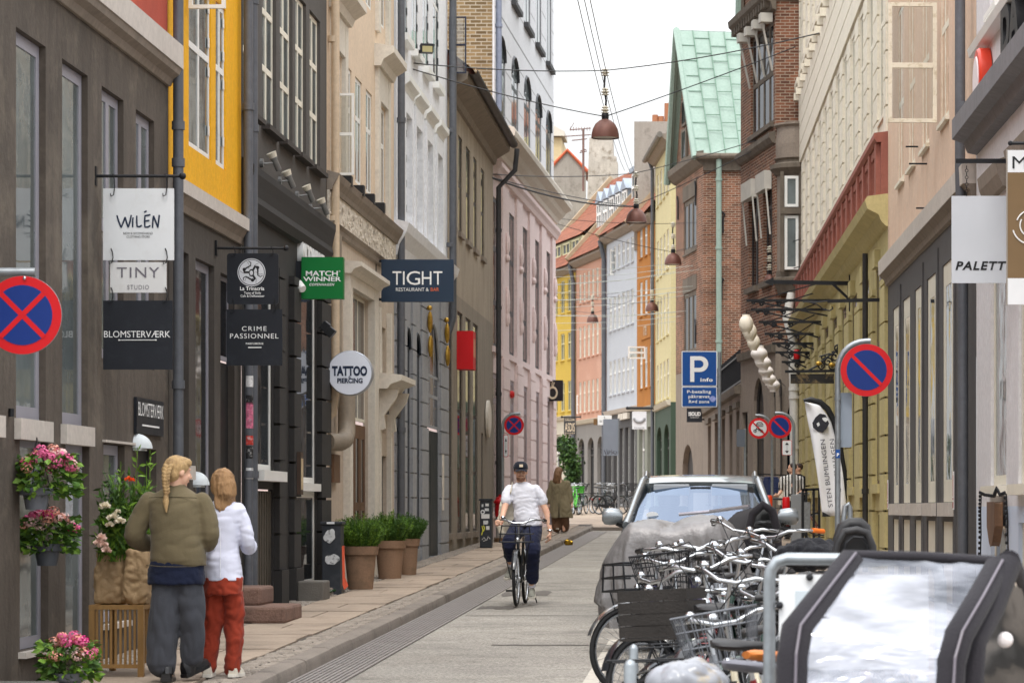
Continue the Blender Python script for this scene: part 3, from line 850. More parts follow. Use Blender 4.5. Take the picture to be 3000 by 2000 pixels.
 pipe('vent_pipe', vp, h, [f.P(a + .75, 3.55, .16), f.P(a + .75, 2.95, .16), f.P(a + .68, 2.75, .17), f.P(a + .5, 2.66, .17), f.P(a + .3, 2.62, .14), f.P(a + .1, 2.62, 0)], .12, 14)
 pipe('drainpipe', vp, h, [f.P(a + .25, 5.4, .1), f.P(a + .25, 3.4, .1), f.P(a + .22, 3.1, .06), f.P(a + .2, 3.0, -.03)], .065, 12, (3.5, 4.4))
 mb = MB(); a, b = f.uu(966, 984); fbox(mb, f, a, b, 2.08, 2.46, .02, .06); mb.build('notice_board', BRWOOD, h)
mk_beige()
KREC = 0.15
def mk_white_grey():
 f = Fac(XL, 44.0, XL, 52.68, 'L')
 h = thing('townhouse', 'white house with black hinged casements over a mid grey arcade with gilded ornaments', 'house', f.base())
 cs = [f.su(u) for u in (1184, 1215, 1247, 1277)]
 st_ = cs[1] - cs[0]
 cs = [cs[0] - st_] + cs if cs[0] - st_ > .3 else cs
 A = [(c - .5, c + .5, 9.55, 12.2) for c in cs]; B = [(c - .45, c + .45, 6.6, 8.25) for c in cs]
 wall(f, 'upper_wall', WHITEW, h, 0, f.L, 6.2, 13.5, A + B, .2, shell=8)
 for o in A:
  fo = window(f, h, o, WHITE, 2, (.55,), .06, .06, GLASS2, WHITE, sproj=.12, sth=.12)
  mb = MB()
  for k in range(8): fbox(mb, f, o[1] - .07, o[1] - .01, o[2] + .12 + k * .34, o[2] + .24 + k * .34, -.06, -.02)
  fbox(mb, f, o[1] - .14, o[1] - .1, o[2] + .05, o[3] - .05, -.06, -.04)
  mb.build('hinge', BLACK, fo, split=True)
 for o in B:
  fo = window(f, h, o, WHITE, 2, (.6,), .08, .06, GLASS2, None)
  mb = MB()
  fbox(mb, f, o[0] - .22, o[0] - .01, 6.38, o[3] + .32, 0, .09); fbox(mb, f, o[1] + .01, o[1] + .22, 6.38, o[3] + .32, 0, .09)
  fbox(mb, f, o[0] - .01, o[1] + .01, o[3] + .01, o[3] + .32, 0, .085); mb.build('surround', WHITEW, fo)
  band(f, 'hood', WHITE, fo, o[0] - .26, o[1] + .26, [(0, o[3] + .32), (.08, o[3] + .34), (.1, o[3] + .42), (.18, o[3] + .48), (.18, o[3] + .58), (0, o[3] + .66)])
  mb = MB()
  for k in range(4): fbox(mb, f, o[1] - .06, o[1] - .01, o[2] + .1 + k * .42, o[2] + .22 + k * .42, -.08, -.04)
  mb.build('hinge', BLACK, fo, split=True)
 band(f, 'cornice', WHITEW, h, .02, f.L - .02, [(0, 5.8), (.04, 5.82), (.08, 6.0), (.2, 6.2), (.24, 6.34), (0, 6.4)])
 N_ = [f.uu(1160, 1171), f.uu(1185, 1203), f.uu(1213, 1231)]
 dr_ = f.uu(1251, 1287)
 ops = [(a + .15, b, pz(48) + .2, z, (b - a) * .4) for (a, b), z in zip(N_, (4.8, 4.8, 4.8))] + [(dr_[0], dr_[1], pz(50), 5.15, 1.0)]
 wall(f, 'arcade_wall', GREYL, h, 0, f.L, pz(44) - .1, 5.82, ops, .3)
 sp = [(0.03, ops[0][0] - .03)] + [(ops[i][1] + .03, ops[i + 1][0] - .03) for i in range(3)] + [(ops[3][1] + .03, f.L - .03)]
 courses(f, 'rustication', GREYL, h, sp, pz(44) - .1, 5.75, .42, .025, 0, .035)
 nm = mat('dark_blue_frame', rgb(24, 34, 44), .5, .2)
 for o in ops[:3]: window(f, h, o, nm, 1, (.42,), .14, .05, GLASSD)
 o = ops[3]
 window(f, h, (o[0], o[1], 3.2, o[3], o[4]), GREYL, 3, (.3,), .18, .05, GLASSD, None, name='fanlight')
 mb = MB(); fbox(mb, f, o[0], o[1], pz(50), 3.15, -.28, -.2)
 for k in range(2):
  for z0, z1 in ((.9, 1.7), (1.8, 2.9)): fbox(mb, f, o[0] + .1 + k * .75, o[0] + .75 + k * .75, z0, z1, -.2, -.18)
 mb.build('door', mat('dark_green_door', rgb(22, 36, 40), .5, .2, 4), h)
 GOLD = mat('gilding', rgb(196, 156, 70), .35, .25, 14, metal=.8)
 for u in (1245, 1296):
  a = f.su(u); mb = MB()
  mb.ball(f.P(a, 4.62, .1), (.05, .1, .2), 10, 8); mb.ball(f.P(a, 5.05, .09), (.05, .07, .2), 8, 6); mb.ball(f.P(a, 5.3, .08), .05, 8, 6)
  mb.build('gilt_ornament', GOLD, h)
 pipe('drainpipe', ZINC, h, [f.P(.14, 13, .1), f.P(.14, 4.2, .1), f.P(.14, .75, .1)], .06, 10, (8, 5.6, 3))
 pipe('drainpipe', ZINC, h, [f.P(f.L - .1, 13.5, .12), f.P(f.L - .1, 5.4, .12), f.P(f.L - .12, 5.2, .06), f.P(f.L - .12, 5.0, -.02)], .07, 10, (11.6, 9, 6.8))
 # open dark casement at the far end
 a = f.L - .06
 cf = Fac(XL + .02, f.P(a, 0).y, XL + .4, f.P(a, 0).y - .02, 'L')
 window(cf, h, (0.02, .36, 10.1, 11.2), mat('blue_black_frame', rgb(40, 44, 62), .5, .1), 1, (.5,), -.03, .03, CLEAR, None, name='open_casement')
 mb = MB(); fbox(mb, f, dr_[1] + .15, dr_[1] + .42, 1.7, 2.75, .036, .05); mb.build('notice_board', mat('paper_notice', rgb(216, 208, 196), .6, .2, 8), h)
mk_white_grey()
TILE = tilemat('red_pantiles', rgb(158, 98, 74), rgb(126, 76, 58))
def roof_plane(name, m, parent, A, B, C, D):
 """A-B eave, D-C ridge"""
 mb = MB(); mb.uv = []
 A, B, C, D = map(Vector, (A, B, C, D))
 w = (B - A).length; hgt = (D - A).length; nn = (B - A).cross(D - A).normalized() * .05
 for o in (Vector(), nn):
  mb.add([A - o, B - o, C - o, D - o], [(0, 1, 2, 3)]); mb.uv += [(0, 0), (w, 0), (w, hgt), (0, hgt)]
 return mb.build(name, m, parent)
KREC = 0.13
def mk_taupe():
 f = Fac(XL, 52.7, XL, 63.48, 'L')
 h = thing('townhouse', 'taupe plaster house with a deep eave, dark gutter and narrow recessed windows', 'house', f.base())
 us = ((1321, 1332), (1343, 1354), (1365, 1377), (1387, 1397), (1409, 1419))
 ops = [(*f.uu(*u), 7.3, 9.25) for u in us]
 G = [(*f.uu(*u), pz(56) + .3, 5.7) for u in ((1314, 1325), (1340, 1355), (1364, 1379), (1386, 1400))]
 ops2 = [(f.su(1410), f.su(1416), pz(62), 3.4)]
 wall(f, 'upper_wall', TAUPE, h, 0, f.L, 6.0, 9.95, ops, .28, shell=7)
 wall(f, 'ground_wall', TAUPE2, h, 0, f.L, pz(52) - .1, 6.0, G + ops2, .3)
 dk = mat('brown_black_frame', rgb(46, 42, 38), .5, .2)
 for o in ops: window(f, h, o, dk, 1, (.5,), .2, .06, GLASSD, BANDG, sth=.1)
 for o in G: window(f, h, o, dk, 1, (.28, .55, .8), .22, .06, GLASSD, BANDG, sth=.12)
 mb = MB(); fbox(mb, f, ops2[0][0], ops2[0][1], pz(62), 3.4, -.29, -.22); mb.build('door', dk, h)
 band(f, 'eave', BANDG, h, .02, f.L - .02, [(0, 9.7), (.06, 9.72), (.1, 9.85), (.38, 10.02), (.4, 10.16), (0, 10.2)])
 mb = MB()
 mb.loft([[f.P(a, 10.2 - .1 * math.sin(PI * i / 8), .48 + .1 * math.cos(PI * i / 8)) for i in range(9)] for a in (.02, f.L)], closed=False)
 mb.build('gutter', mat('dark_gutter', rgb(56, 52, 50), .5, .2, metal=.3), h)
 roof_plane('roof', TILE, h, f.P(0, 10.2, .5), f.P(f.L, 10.2, .5), f.P(f.L, 13.4, -3.6), f.P(0, 13.4, -3.6))
 gm = mat('dark_pipe', rgb(66, 66, 68), .5, .2, 3, streak=.3)
 pipe('drainpipe', gm, h, [f.P(f.L + .1, 10.1, .55), f.P(f.L + .1, 9.6, .5), f.P(f.L + .1, 9.2, .12), f.P(f.L + .1, 5, .12), f.P(f.L + .1, pz(63), .12)], .06, 12, (8.2, 6.4, 4.4, 2.8))
 mb = MB(); c = f.P(f.su(1424), 3.75, .02)
 mb.lathe([(.42, 0), (.42, .06), (.3, .08)], c, 20, Matrix.Rotation(R(90), 3, 'Y')); mb.build('round_plaque', OFFW, h)
mk_taupe()
KREC = 0.12
def mk_pink():
 f = Fac(XL, 63.5, -4.73, 79.2, 'L')
 h = thing('corner_house', 'pink pilastered corner building with white stone upper floors and a heavy cornice', 'house', f.base())
 us = ((1460, 1479), (1498, 1517), (1536, 1555), (1569, 1586), (1600, 1615))
 cs = [((f.su(a) + f.su(b)) / 2) for a, b in us]
 step = (cs[-1] - cs[0]) / 4; w = 1.7
 cs = [cs[0] + step * i for i in range(5)]
 Aw = [(c - w / 2, c + w / 2, 10.95, 13.05, .55) for c in cs]
 z2 = f.zv(1500, 60)
 Bw = [(c - w / 2, c + w / 2, 14.3, 16.6) for c in cs]; Cw = [(c - w / 2, c + w / 2, 17.8, 20) for c in cs]
 wall(f, 'stone_wall', STONEW, h, 0, f.L, 10.6, 21.5, Aw + Bw + Cw, .35)
 dk = mat('slate_frame', rgb(52, 54, 58), .5, .15)
 slg = mat('slate_sill', rgb(74, 74, 76), .7, .1)
 for o in Aw: window(f, h, o, dk, 2, (.6,), .18, .09, GLASS2, slg, sproj=.04)
 for o in Bw + Cw: window(f, h, o, dk, 2, (), .18, .09, GLASS2, slg, sproj=.12, sth=.12)
 # fine joints of the stone facing
 mb = MB(); jm = mat('stone_joint', rgb(148, 148, 148), .9, .05)
 for k in range(12):
  z = 13.6 + k * .62
  for i in range(6):
   a0 = 0 if i == 0 else cs[i - 1] + w / 2 + .02; a1 = f.L if i == 5 else cs[i] - w / 2 - .02
   if k in (1, 2, 3, 4, 7, 8, 9, 10): fbox(mb, f, a0 + .05, a1 - .05, z, z + .02, -.01, .003)
 fbox(mb, f, .05, f.L - .05, 13.45, 13.49, -.01, .004)
 for k in range(4):
  for i in range(6):
   a0 = .1 if i == 0 else cs[i - 1] + w / 2 + .06; a1 = f.L - .1 if i == 5 else cs[i] - w / 2 - .06
   fbox(mb, f, a0, a1, 11.2 + k * .55, 11.22 + k * .55, -.01, .003)
 mb.build('joint', jm, h)
 band(f, 'cornice', OFFW, h, 0, f.L + .3, [(0, 10.0), (.1, 10.0), (.14, 10.1), (.26, 10.2), (.32, 10.3), (.5, 10.4), (.52, 10.52), (.48, 10.6), (0, 10.72)])
 band(f, 'roof_cornice', OFFW, h, 0, f.L + .3, [(0, 21.2), (.2, 21.2), (.5, 21.5), (.8, 21.7), (.8, 22), (0, 22.2)])
 # pink giant order
 us = ((1447, 1460), (1489, 1504), (1529, 1541), (1563, 1575), (1597, 1611))
 cp = [((f.su(a) + f.su(b)) / 2) for a, b in us]; st_ = (cp[-1] - cp[0]) / 4
 cp = [cp[0] + st_ * i for i in range(5)]; w = 1.75
 top = [(c - w / 2, c + w / 2, 5.5, 9.0) for c in cp]; low = [(c - w / 2, c + w / 2, pz(70) + .5, 4.9) for c in cp]
 wall(f, 'pink_wall', PINK, h, 0, f.L, pz(63) - .1, 10.62, top + low, .45)
 lf = mat('lilac_grey_frame', rgb(150, 138, 142), .5, .1)
 for o in top: window(f, h, o, dk, 2, (.3, .66), .22, .1, GLASSD, PINK, sth=.14)
 for o in low: window(f, h, o, lf, 1, (.8,), .2, .12, GLASSD, PINK, sth=.14)
 sp = [(a[1] + .06, b[0] - .06) for a, b in zip(low, low[1:])] + [(low[-1][1] + .06, f.L - .02), (.15, low[0][0] - .06)]
 sp = [(a, b) for a, b in sp if b - a > .1]
 mb = MB()
 for a, b in sp: fbox(mb, f, a, b, pz(64), 9.6, 0, .06)
 mb.build('pilaster', PINK, h)
 courses(f, 'rustication', PINK, h, sp, pz(63) - .1, 5.3, .52, .03, .06, .085)
 band(f, 'architrave', PINK, h, 0, f.L + .1, [(0, 9.5), (.1, 9.52), (.14, 9.62), (.2, 9.7), (.2, 9.8), (0, 9.85)])
 for a, b in sp:
  c = (a + b) / 2; mb = MB()
  for z, sx, sz in ((8.1, .14, .3), (7.75, .2, .1), (6.7, .1, .4), (6.3, .08, .2)): mb.ball(f.P(c, z, .09), (.07, sx, sz), 8, 6)
  mb.build('stucco_relief', PINK, h, split=True)
 # near flank of yellow brick above the lower neighbour
 g = Fac(XL - .02, 63.52, XL - 9, 63.52, 'R')
 g.n = Vector((0, -1, 0))
 wall(g, 'brick_flank', YBRICK, h, 0, 9, 8.5, 21.5, [(2.6, 3.4, 12.2, 13.9), (5, 5.8, 12.2, 13.9)], .15)
 mb = MB(); fbox(mb, f, -.03, .14, 10.7, 21.5, .0, .03); mb.build('quoin', STONEW, h)
 # far corner return into the side street
 g2 = Fac(-4.73, 79.2, -16, 80.2, 'L'); g2.n = Vector((0, 1, 0))
 wall(g2, 'side_wall', PINK, h, 0, g2.L, pz(79) - .1, 10.6); wall(g2, 'side_stone_wall', STONEW, h, 0, g2.L, 10.6, 21.5)
 bl = mat('blue_grey_pipe', rgb(140, 148, 168), .5, .1, 3, streak=.2)
 pipe('drainpipe', bl, h, [f.P(.28, 21, .1), f.P(.28, 11, .1)], .07, 10, (13, 16))
 mb = MB(); mb.lathe([(.09, 0), (.09, .06), (.06, .1)], f.P(f.su(1483), 4.5, .1), 10, Matrix.Rotation(R(90), 3, 'Y')); mb.build('alarm_bell', mat('red_alarm', rgb(190, 30, 30), .4, .1), h)
mk_pink()
# ================================================================== RIGHT SIDE OF THE STREET
def XRt(y): return 3.2 - .018 * y
def rfac(y0, y1): return Fac(XRt(y0), y0, XRt(y1), y1, 'R')
PEACHW = mat('pale_peach_plaster', rgb(222, 194, 170), .85, .06, 1.6, streak=.25, scol=rgb(176, 140, 116), stain=rgb(214, 176, 146), samt=.5, bump=.2)
SHOPG = mat('shop_grey_paint', rgb(88, 86, 86), .7, .07, 2, streak=.12, bump=.15)
CREAMW = mat('cream_plaster', rgb(230, 222, 204), .85, .05, 1.6, streak=.16, scol=rgb(176, 164, 140), bump=.15)
OLIVE = mat('yellow_green_plaster', rgb(198, 184, 132), .85, .08, 1.6, streak=.3, scol=rgb(140, 126, 84), bump=.2)
TERRA = mat('terracotta_paint', rgb(158, 98, 84), .85, .16, 2.5, streak=.35, scol=rgb(124, 66, 56), bump=.3)
WSHOP = mat('white_shop_wall', rgb(222, 220, 222), .8, .04, 1.6, streak=.1, scol=rgb(180, 176, 172), bump=.1)
LBLUE = mat('pale_blue_dado', rgb(196, 208, 226), .8, .04, 2, bump=.1)
RBRICK = brickmat('red_brick', rgb(140, 92, 70), rgb(88, 58, 46), rgb(168, 152, 134), .23, .074, rgb(66, 48, 40), .01)
STONE = speckle(mat('grey_stone', rgb(140, 128, 116), .88, .12, 1.2, streak=.3, scol=rgb(92, 84, 76), bump=.4, bscale=30), 40, .14)
STONED = mat('dark_stone_trim', rgb(112, 102, 90), .88, .2, 2, streak=.5, scol=rgb(48, 44, 40), bump=.4)
COPPER = mat('copper_patina', rgb(148, 168, 156), .65, .07, .9, streak=.2, scol=rgb(104, 136, 118), bump=.1)
COPPERD = mat('copper_seam', rgb(104, 134, 116), .65, .1, 3)
DWIN = mat('dark_window_frame', rgb(54, 50, 48), .6, .2)
KREC = .3
def mk_white_shop():
 f = rfac(19.5, 28.3)
 h = thing('townhouse', 'white shop front with pale blue dado and a slab cornice, nearest on the right', 'house', f.base())
 w1 = f.uu(2903, 2948); w2 = f.uu(2984, 3034); up = f.uu(2900, 2930)
 ops = [(*w1, 1.95, 4.6), (*w2, 1.95, 4.6), (w2[0] - 2, w2[0] - 1, 1.95, 4.6), (*up, 6.62, 8.6), (up[0] - 2.2, up[0] - 1.2, 6.62, 8.6), (up[0] - 4.4, up[0] - 3.4, 6.62, 8.6), (*w1, pz(26) + .1, 1.6), (*w2, pz(25) + .1, 1.6)]
 wall(f, 'shop_wall', WSHOP, h, 0, f.L, 1.75, 11, ops, .22, shell=7)
 wall(f, 'dado', LBLUE, h, 0, f.L, pz(19) - .1, 1.75, ops, .22)
 for o in ops[:3]:
  fo = window(f, h, o, CREAMP, 1, (.8,), .1, .1, GLASS2, CREAMP, sproj=.1, sth=.1)
  band(f, 'hood', BANDG, fo, o[0] - .15, o[1] + .15, [(0, 4.75), (.05, 4.76), (.1, 4.88), (.12, 5.0), (0, 5.04)])
 for o in ops[3:6]: window(f, h, o, WHITE, 2, (.5,), .1, .06, GLASS2, WHITE)
 for o in ops[6:]: window(f, h, o, CREAMP, 1, (), .12, .06, GLASS, None)
 g = mat('slab_grey', rgb(128, 127, 130), .8, .1, 2, streak=.25, bump=.25)
 band(f, 'slab_cornice', g, h, .1, f.L - .05, [(0, 5.38), (.1, 5.4), (.14, 5.5), (.26, 5.54), (.26, 5.74), (0, 5.76)])
 band(f, 'ledge', WHITE, h, .1, f.L - .2, [(0, 6.34), (.1, 6.36), (.12, 6.44), (0, 6.48)])
 # dark shop letters
 lettering(h, 'DA', LETTERK, f.P(f.su(2961), 5.93, .02), -f.d, (0, 0, 1), .44, 1.3, anchor='l', bold=.05, extrude=.12, name='fascia_letters')
mk_white_shop()
KREC = .14
def mk_peach_grey():
 f = rfac(28.32, 39.65)
 h = thing('townhouse', 'pale peach house with flaking boarded windows above a dark grey shop front', 'house', f.base())
 us = ((2616, 2633), (2645, 2666), (2680, 2699), (2716, 2741), (2761, 2792))
 ops = [(*f.uu(*u), 1.8, 4.55) for u in us]
 bas = [(o[0] + .05, o[1], pz(36) - .0, 1.58) for o in ops]
 wall(f, 'shop_wall', SHOPG, h, 0, f.L, pz(28) - .1, 5.02, ops + bas, .3)
 for o in ops: window(f, h, o, CREAMP, 1, (), .1, .26, GLASS, BANDW, sproj=.06, sth=.16)
 for o in bas:
  mb = MB(); fbox(mb, f, o[0], o[1], o[2], o[3], -.28, -.12); mb.build('panel', CREAMP, h)
 mb = MB()
 for u in (2596, 2640, 2706, 2750, 2800, 2835): a = f.su(u); fbox(mb, f, a - .03, a + .03, pz(34), 4.8, 0, .02)
 mb.build('trim', SHOPG, h, split=True)
 band(f, 'pale_band', BANDW, h, .02, f.L - .02, [(-.02, 5.1), (.14, 5.1), (.15, 5.3), (0, 5.33)])
 band(f, 'moulding', BANDG, h, .02, f.L - .02, [(0, 4.94), (.04, 4.96), (.06, 5.03), (.13, 5.1), (0, 5.1)])
 W = [(f.su(u) - .45, f.su(u) + .45, 6.2, 8.6) for u in (2640, 2672, 2712, 2768)]
 wall(f, 'upper_wall', PEACHW, h, 0, f.L, 5.3, 11, W, .14, shell=7)
 wd = mat('flaking_peach_boards', rgb(222, 190, 162), .8, .08, 2, streak=.5, scol=rgb(110, 84, 66), stain=rgb(238, 226, 206), samt=.6, sscale=5, bump=.5)
 FW = mat('flaking_white_paint', rgb(226, 218, 200), .75, .06, 4, stain=rgb(178, 160, 120), samt=.6, sscale=9, bump=.4)
 for o in W:
  fo = window(f, h, o, FW, 2, (.45,), .05, .07, wd, FW, sproj=.05, sth=.05)
  mb = MB()
  for k in range(5):
   a = o[0] + .06 + k * .165; fbox(mb, f, a, a + .14, o[2] + .08, o[3] - .08, -.09, -.075)
  mb.build('board', wd, fo)
 a = f.su(2755)
 p = f.P(a, 0, .02)
 # open casement standing out from the wall
 cf = Fac(p.x - .62, p.y - .02, p.x, p.y, 'L')
 window(cf, h, (0.02, .60, CZ + (CV - 361) * p.y / F, CZ + (CV - 8) * p.y / F), FW, 1, (.475,), -.03, .05, CLEAR, None, name='open_casement')
 mb = MB()
 for u, v in ((2700, 480), (2690, 430), (2716, 480), (2722, 610)):
  a = f.su(u); z = f.zv(u, v); mb.bar(f.P(a, z), f.P(a, z, .16), .02)
 mb.build('wall_hook', IRON, h, split=True)
 pipe('drainpipe', ZINC, h, [f.P(.35, 11, .13), f.P(.35, 5.3, .13), f.P(.35, 4.0, .1), f.P(.35, .6, .1)], .055, 12, (5.95, 8.5))
 for u, v0, v1 in ((2606, 1405, 1490), (2800, 1380, 1492)):
  mb = MB(); a = f.su(u); fbox(mb, f, a - .05, a + .05, f.zv(u, v1), f.zv(u, v0), .021, .03)
  o = mb.build('red_notice', mat('white_notice', rgb(230, 226, 224), .6, .05), h)
  zl, zh = f.zv(u, v1), f.zv(u, v0); mb = MB()
  for q0, q1 in ((.04, .2), (.25, .31), (.34, .9)): fbox(mb, f, a - (.03 if q1 < .5 else .012), a + (.03 if q1 < .5 else .012), zl + (zh - zl) * q0, zl + (zh - zl) * q1, .029, .033)
  mb.build('red_print', mat('red_print', rgb(170, 60, 60), .6, .2, 20), o)
mk_peach_grey()
KREC = .1
def mk_cream_olive():
 f = rfac(39.67, 65.8)
 h = thing('townhouse', 'long rusticated cream building with terracotta balustrade above a yellow green ground floor', 'house', f.base())
 a0 = f.su(2504, 0)
 W = []
 n = 0
 c = .5
 while c < f.L - 1:
  W.append((c, c + 1.1, 7.55, 9.85)); c += 2.05
 Tp = [(o[0], o[1], 11.95, 14.0) for o in W]
 wall(f, 'upper_wall', CREAMW, h, 0, f.L, 7.0, 16.5, W + Tp, .3, shell=7)
 for o in W: window(f, h, o, CREAMP, 2, (.62,), .18, .06, GLASS2, CREAMW, sproj=.03, sth=.06)
 for o in Tp: window(f, h, o, CREAMP, 2, (.62,), .18, .06, GLASS2, CREAMW, sproj=.14, sth=.14)
 sp = [(0.02, W[0][0] - .04)] + [(a[1] + .04, b[0] - .04) for a, b in zip(W, W[1:])] + [(W[-1][1] + .04, f.L - .02)]
 courses(f, 'rustication', CREAMW, h, sp, 7.2, 9.9, .4, .03, 0, .032)
 courses(f, 'rustication', CREAMW, h, sp, 11.95, 14.2, .4, .03, 0, .032)
 courses(f, 'course', CREAMW, h, [(.02, f.L - .02)], 10.0, 11.7, .42, .03, 0, .045)
 mb = MB()
 for o in Tp: fbox(mb, f, o[0] - .02, o[0] + .16, 11.55, 11.72, .03, .16); fbox(mb, f, o[1] - .16, o[1] + .02, 11.55, 11.72, .03, .16)
 mb.build('sill_bracket', CREAMW, h, split=True)
 # terracotta balustrade with panels
 band(f, 'balustrade', TERRA, h, 0, f.L, [(-.1, 6.25), (.1, 6.25), (.1, 7.05), (-.1, 7.05)])
 band(f, 'handrail', TERRA, h, 0, f.L, [(-.1, 7.05), (.16, 7.05), (.2, 7.1), (.2, 7.18), (-.1, 7.22)])
 mb = MB(); a = .1
 while a < f.L - 1:
  fbox(mb, f, a, a + .28, 6.28, 7.04, .1, .17)
  fbox(mb, f, a + .28, a + 1.3, 6.28, 6.4, .1, .14); fbox(mb, f, a + .28, a + 1.3, 6.92, 7.04, .1, .14)
  fbox(mb, f, a + .46, a + .52, 6.4, 6.92, .1, .13); fbox(mb, f, a + 1.06, a + 1.12, 6.4, 6.92, .1, .13)
  for k in range(5): mb.ball(f.P(a + .78 + rnd.uniform(-.16, .16), 6.66 + rnd.uniform(-.18, .18), .1), (.04, .09, .07), 6, 5)
  a += 1.3
 mb.build('balustrade_panel', TERRA, h)
 band(f, 'ground_cornice', OLIVE, h, -.02, f.L + .05, [(0, 5.82), (.04, 5.84), (.1, 5.9), (.14, 6.0), (.3, 6.08), (.34, 6.2), (.3, 6.26), (0, 6.3)])
 G = []
 c = 1.0
 while c < f.L - 1.5:
  G.append((c, c + 1.35, 2.1 if len(G) != 1 else 2.05, 5.38)); c += 2.75
 Bs = [(o[0], o[1], pz(45), 1.7) for o in G]
 wall(f, 'ground_wall', OLIVE, h, 0, f.L, pz(40) - .1, 5.84, G + Bs, .35)
 for o in G: window(f, h, o, mat('brown_frame', rgb(96, 78, 60), .6, .1), 2, (.65,), .26, .06, GLASS, OLIVE, sproj=.08, sth=.14)
 for o in Bs: window(f, h, o, OLIVE, 1, (), .3, .06, GLASSD, None)
 sp = [(0.02, G[0][0] - .05)] + [(a[1] + .05, b[0] - .05) for a, b in zip(G, G[1:])] + [(G[-1][1] + .05, f.L - .02)]
 courses(f, 'rustication', OLIVE, h, sp, pz(40) - .1, 5.1, .55, .03, 0, .05)
 mb = MB()
 for o in G: fbox(mb, f, o[0] + .4, o[0] + .95, 5.36, 5.62, -.02, .09)
 mb.build('keystone', OLIVE, h, split=True)
 wp = mat('old_white_pipe', rgb(222, 220, 214), .6, .08, 3, streak=.25)
 a = f.L - .3
 pipe('drainpipe', wp, h, [f.P(a, 6.9, .22), f.P(a, 6.3, .34), f.P(a, 5.8, .2), f.P(a, 3.6, .16), f.P(a, pz(65), .16)], .11, 12, (5.6, 4.6, 4.4, 3.2))
 dp = mat('dark_drainpipe', rgb(48, 46, 46), .5, .2)
 pipe('drainpipe', dp, h, [f.P(2.9, 5.7, .12), f.P(2.9, pz(42), .12)], .045, 10, (3.5, 2.0))
mk_cream_olive()
KREC = .45
def mk_bay_brick():
 """dark brick corner house with an oriel"""
 X0, Y0, m_ = 1.42, 66.0, -.18
 X1, Y1 = .617, 70.46
 f = Fac(X0, Y0, X1, Y1, 'R')
 g = Fac(X0, Y0, 3.2, Y0, 'L')      # flank that looks at the camera
 h = thing('corner_house', 'dark red brick corner house with stone ground floor, oriel and folded awnings', 'house', f.base())
 zS, zC = 5.7, 14.2
 ops = [(*f.uu(2193, 2222), 7.3, 9.9), (*f.uu(2236, 2262), 7.3, 9.9)]
 big = (f.uu(2200, 2266)[0], f.uu(2200, 2266)[1], 11.1, 13.6)
 wall(f, 'brick_wall', RBRICK, h, 0, f.L, zS, zC, ops + [big], .3, shell=9)
 for o in ops: window(f, h, o, DWIN, 2, (.7,), .2, .08, GLASSD, STONED, sproj=.12, sth=.14)
 window(f, h, big, STONED, 4, (.5,), .12, .1, GLASSD, STONED, sproj=.1, sth=.12)
 AW = mat('awning_cloth', rgb(186, 182, 172), .8, .08, 4)
 for o in ops:
  mb = MB()
  fbox(mb, f, o[0] - .02, o[1] + .02, o[3] - .4, o[3] + .05, .02, .2)
  for a in (o[0], o[1]): mb.bar(f.P(a, o[3] - .3, .16), f.P(a, o[3] - 1.5, .05), .04)
  mb.build('folded_awning', AW, h)
 for k in range(4):
  mb = MB()
  a = big[0] + (big[1] - big[0]) * k / 3.0
  mb.bar(f.P(a, big[3], .3), f.P(a + .05, big[3] - 1.25, .02), .04)
  fbox(mb, f, a - .15, a + .15, big[3] - .1, big[3] + .12, .05, .34)
  mb.build('folded_awning', AW, h)
 band(f, 'string_course', STONED, h, 0, f.L, [(0, 10.55), (.08, 10.58), (.16, 10.7), (.16, 10.82), (0, 10.86)])
 band(f, 'cornice', STONED, h, -.1, f.L, [(0, 13.75), (.1, 13.8), (.14, 13.95), (.32, 14.1), (.34, 14.25), (0, 14.32)])
 mb = MB()
 for k in range(14): a = .1 + k * f.L / 14; fbox(mb, f, a, a + .16, 13.86, 14.06, .1, .26)
 mb.build('dentil', STONED, h, split=True)
 # gable over the street front
 mb = MB(); mb.uv = []
 pk = f.L * .5
 pts = [(0, 14.3), (f.L, 14.3), (f.L - .1, 15.0), (pk, 20.0), (.1, 15.0)]
 mb.add([f.P(a, z, -.05) for a, z in pts], [(0, 1, 2, 3, 4)]); mb.uv += pts
 mb.build('gable', RBRICK, h)
 mb = MB(); mb.tube([f.P(f.L - .02, 14.2, .02), f.P(f.L - .1, 15.0, .02), f.P(pk, 20.1, .02), f.P(.1, 15.0, .02), f.P(0, 14.3, .02)], .13, 6); mb.build('copper_edge', COPPER, h)
 mb = MB()
 fbox(mb, f, f.L - .35, f.L - .16, 14.5, 15.3, -.04, .03); mb.build('stone_trim', STONED, h)
 # stone ground floor with arches
 A = [(*f.uu(2207, 2237), pz(70) + .5, 5.0, .9), (*f.uu(2258, 2276), pz(68) + .5, 5.0, .55)]
 sm = [(f.uu(2174, 2190)[0], f.uu(2174, 2190)[1], pz(70) + .6, 4.2)]
 wall(f, 'stone_wall', STONE, h, 0, f.L, pz(66) - .1, zS, A + sm, .3)
 for o in A + sm: window(f, h, o, DWIN, 2, (.55,), .22, .06, GLASSD, None)
 band(f, 'stone_ledge', STONED, h, 0, f.L, [(0, 5.5), (.1, 5.52), (.12, 5.7), (0, 5.74)])
 # flank towards the camera with its oriel
 wall(g, 'brick_wall', RBRICK, h, 0, g.L, zS, 15.2, [], .2)
 wall(g, 'stone_wall', STONE, h, 0, g.L, pz(66) - .1, zS, [(.28, .66, pz(66) + .3, 4.3, .35)], .3)
 mb = MB()
 fbox(mb, g, .28, .66, pz(66), 4.3, -.29, -.25); mb.build('door', GLASSD, h)
 band(g, 'string_course', STONED, h, 0, g.L, [(0, 14.0), (.06, 14.02), (.12, 14.2), (0, 14.24)])
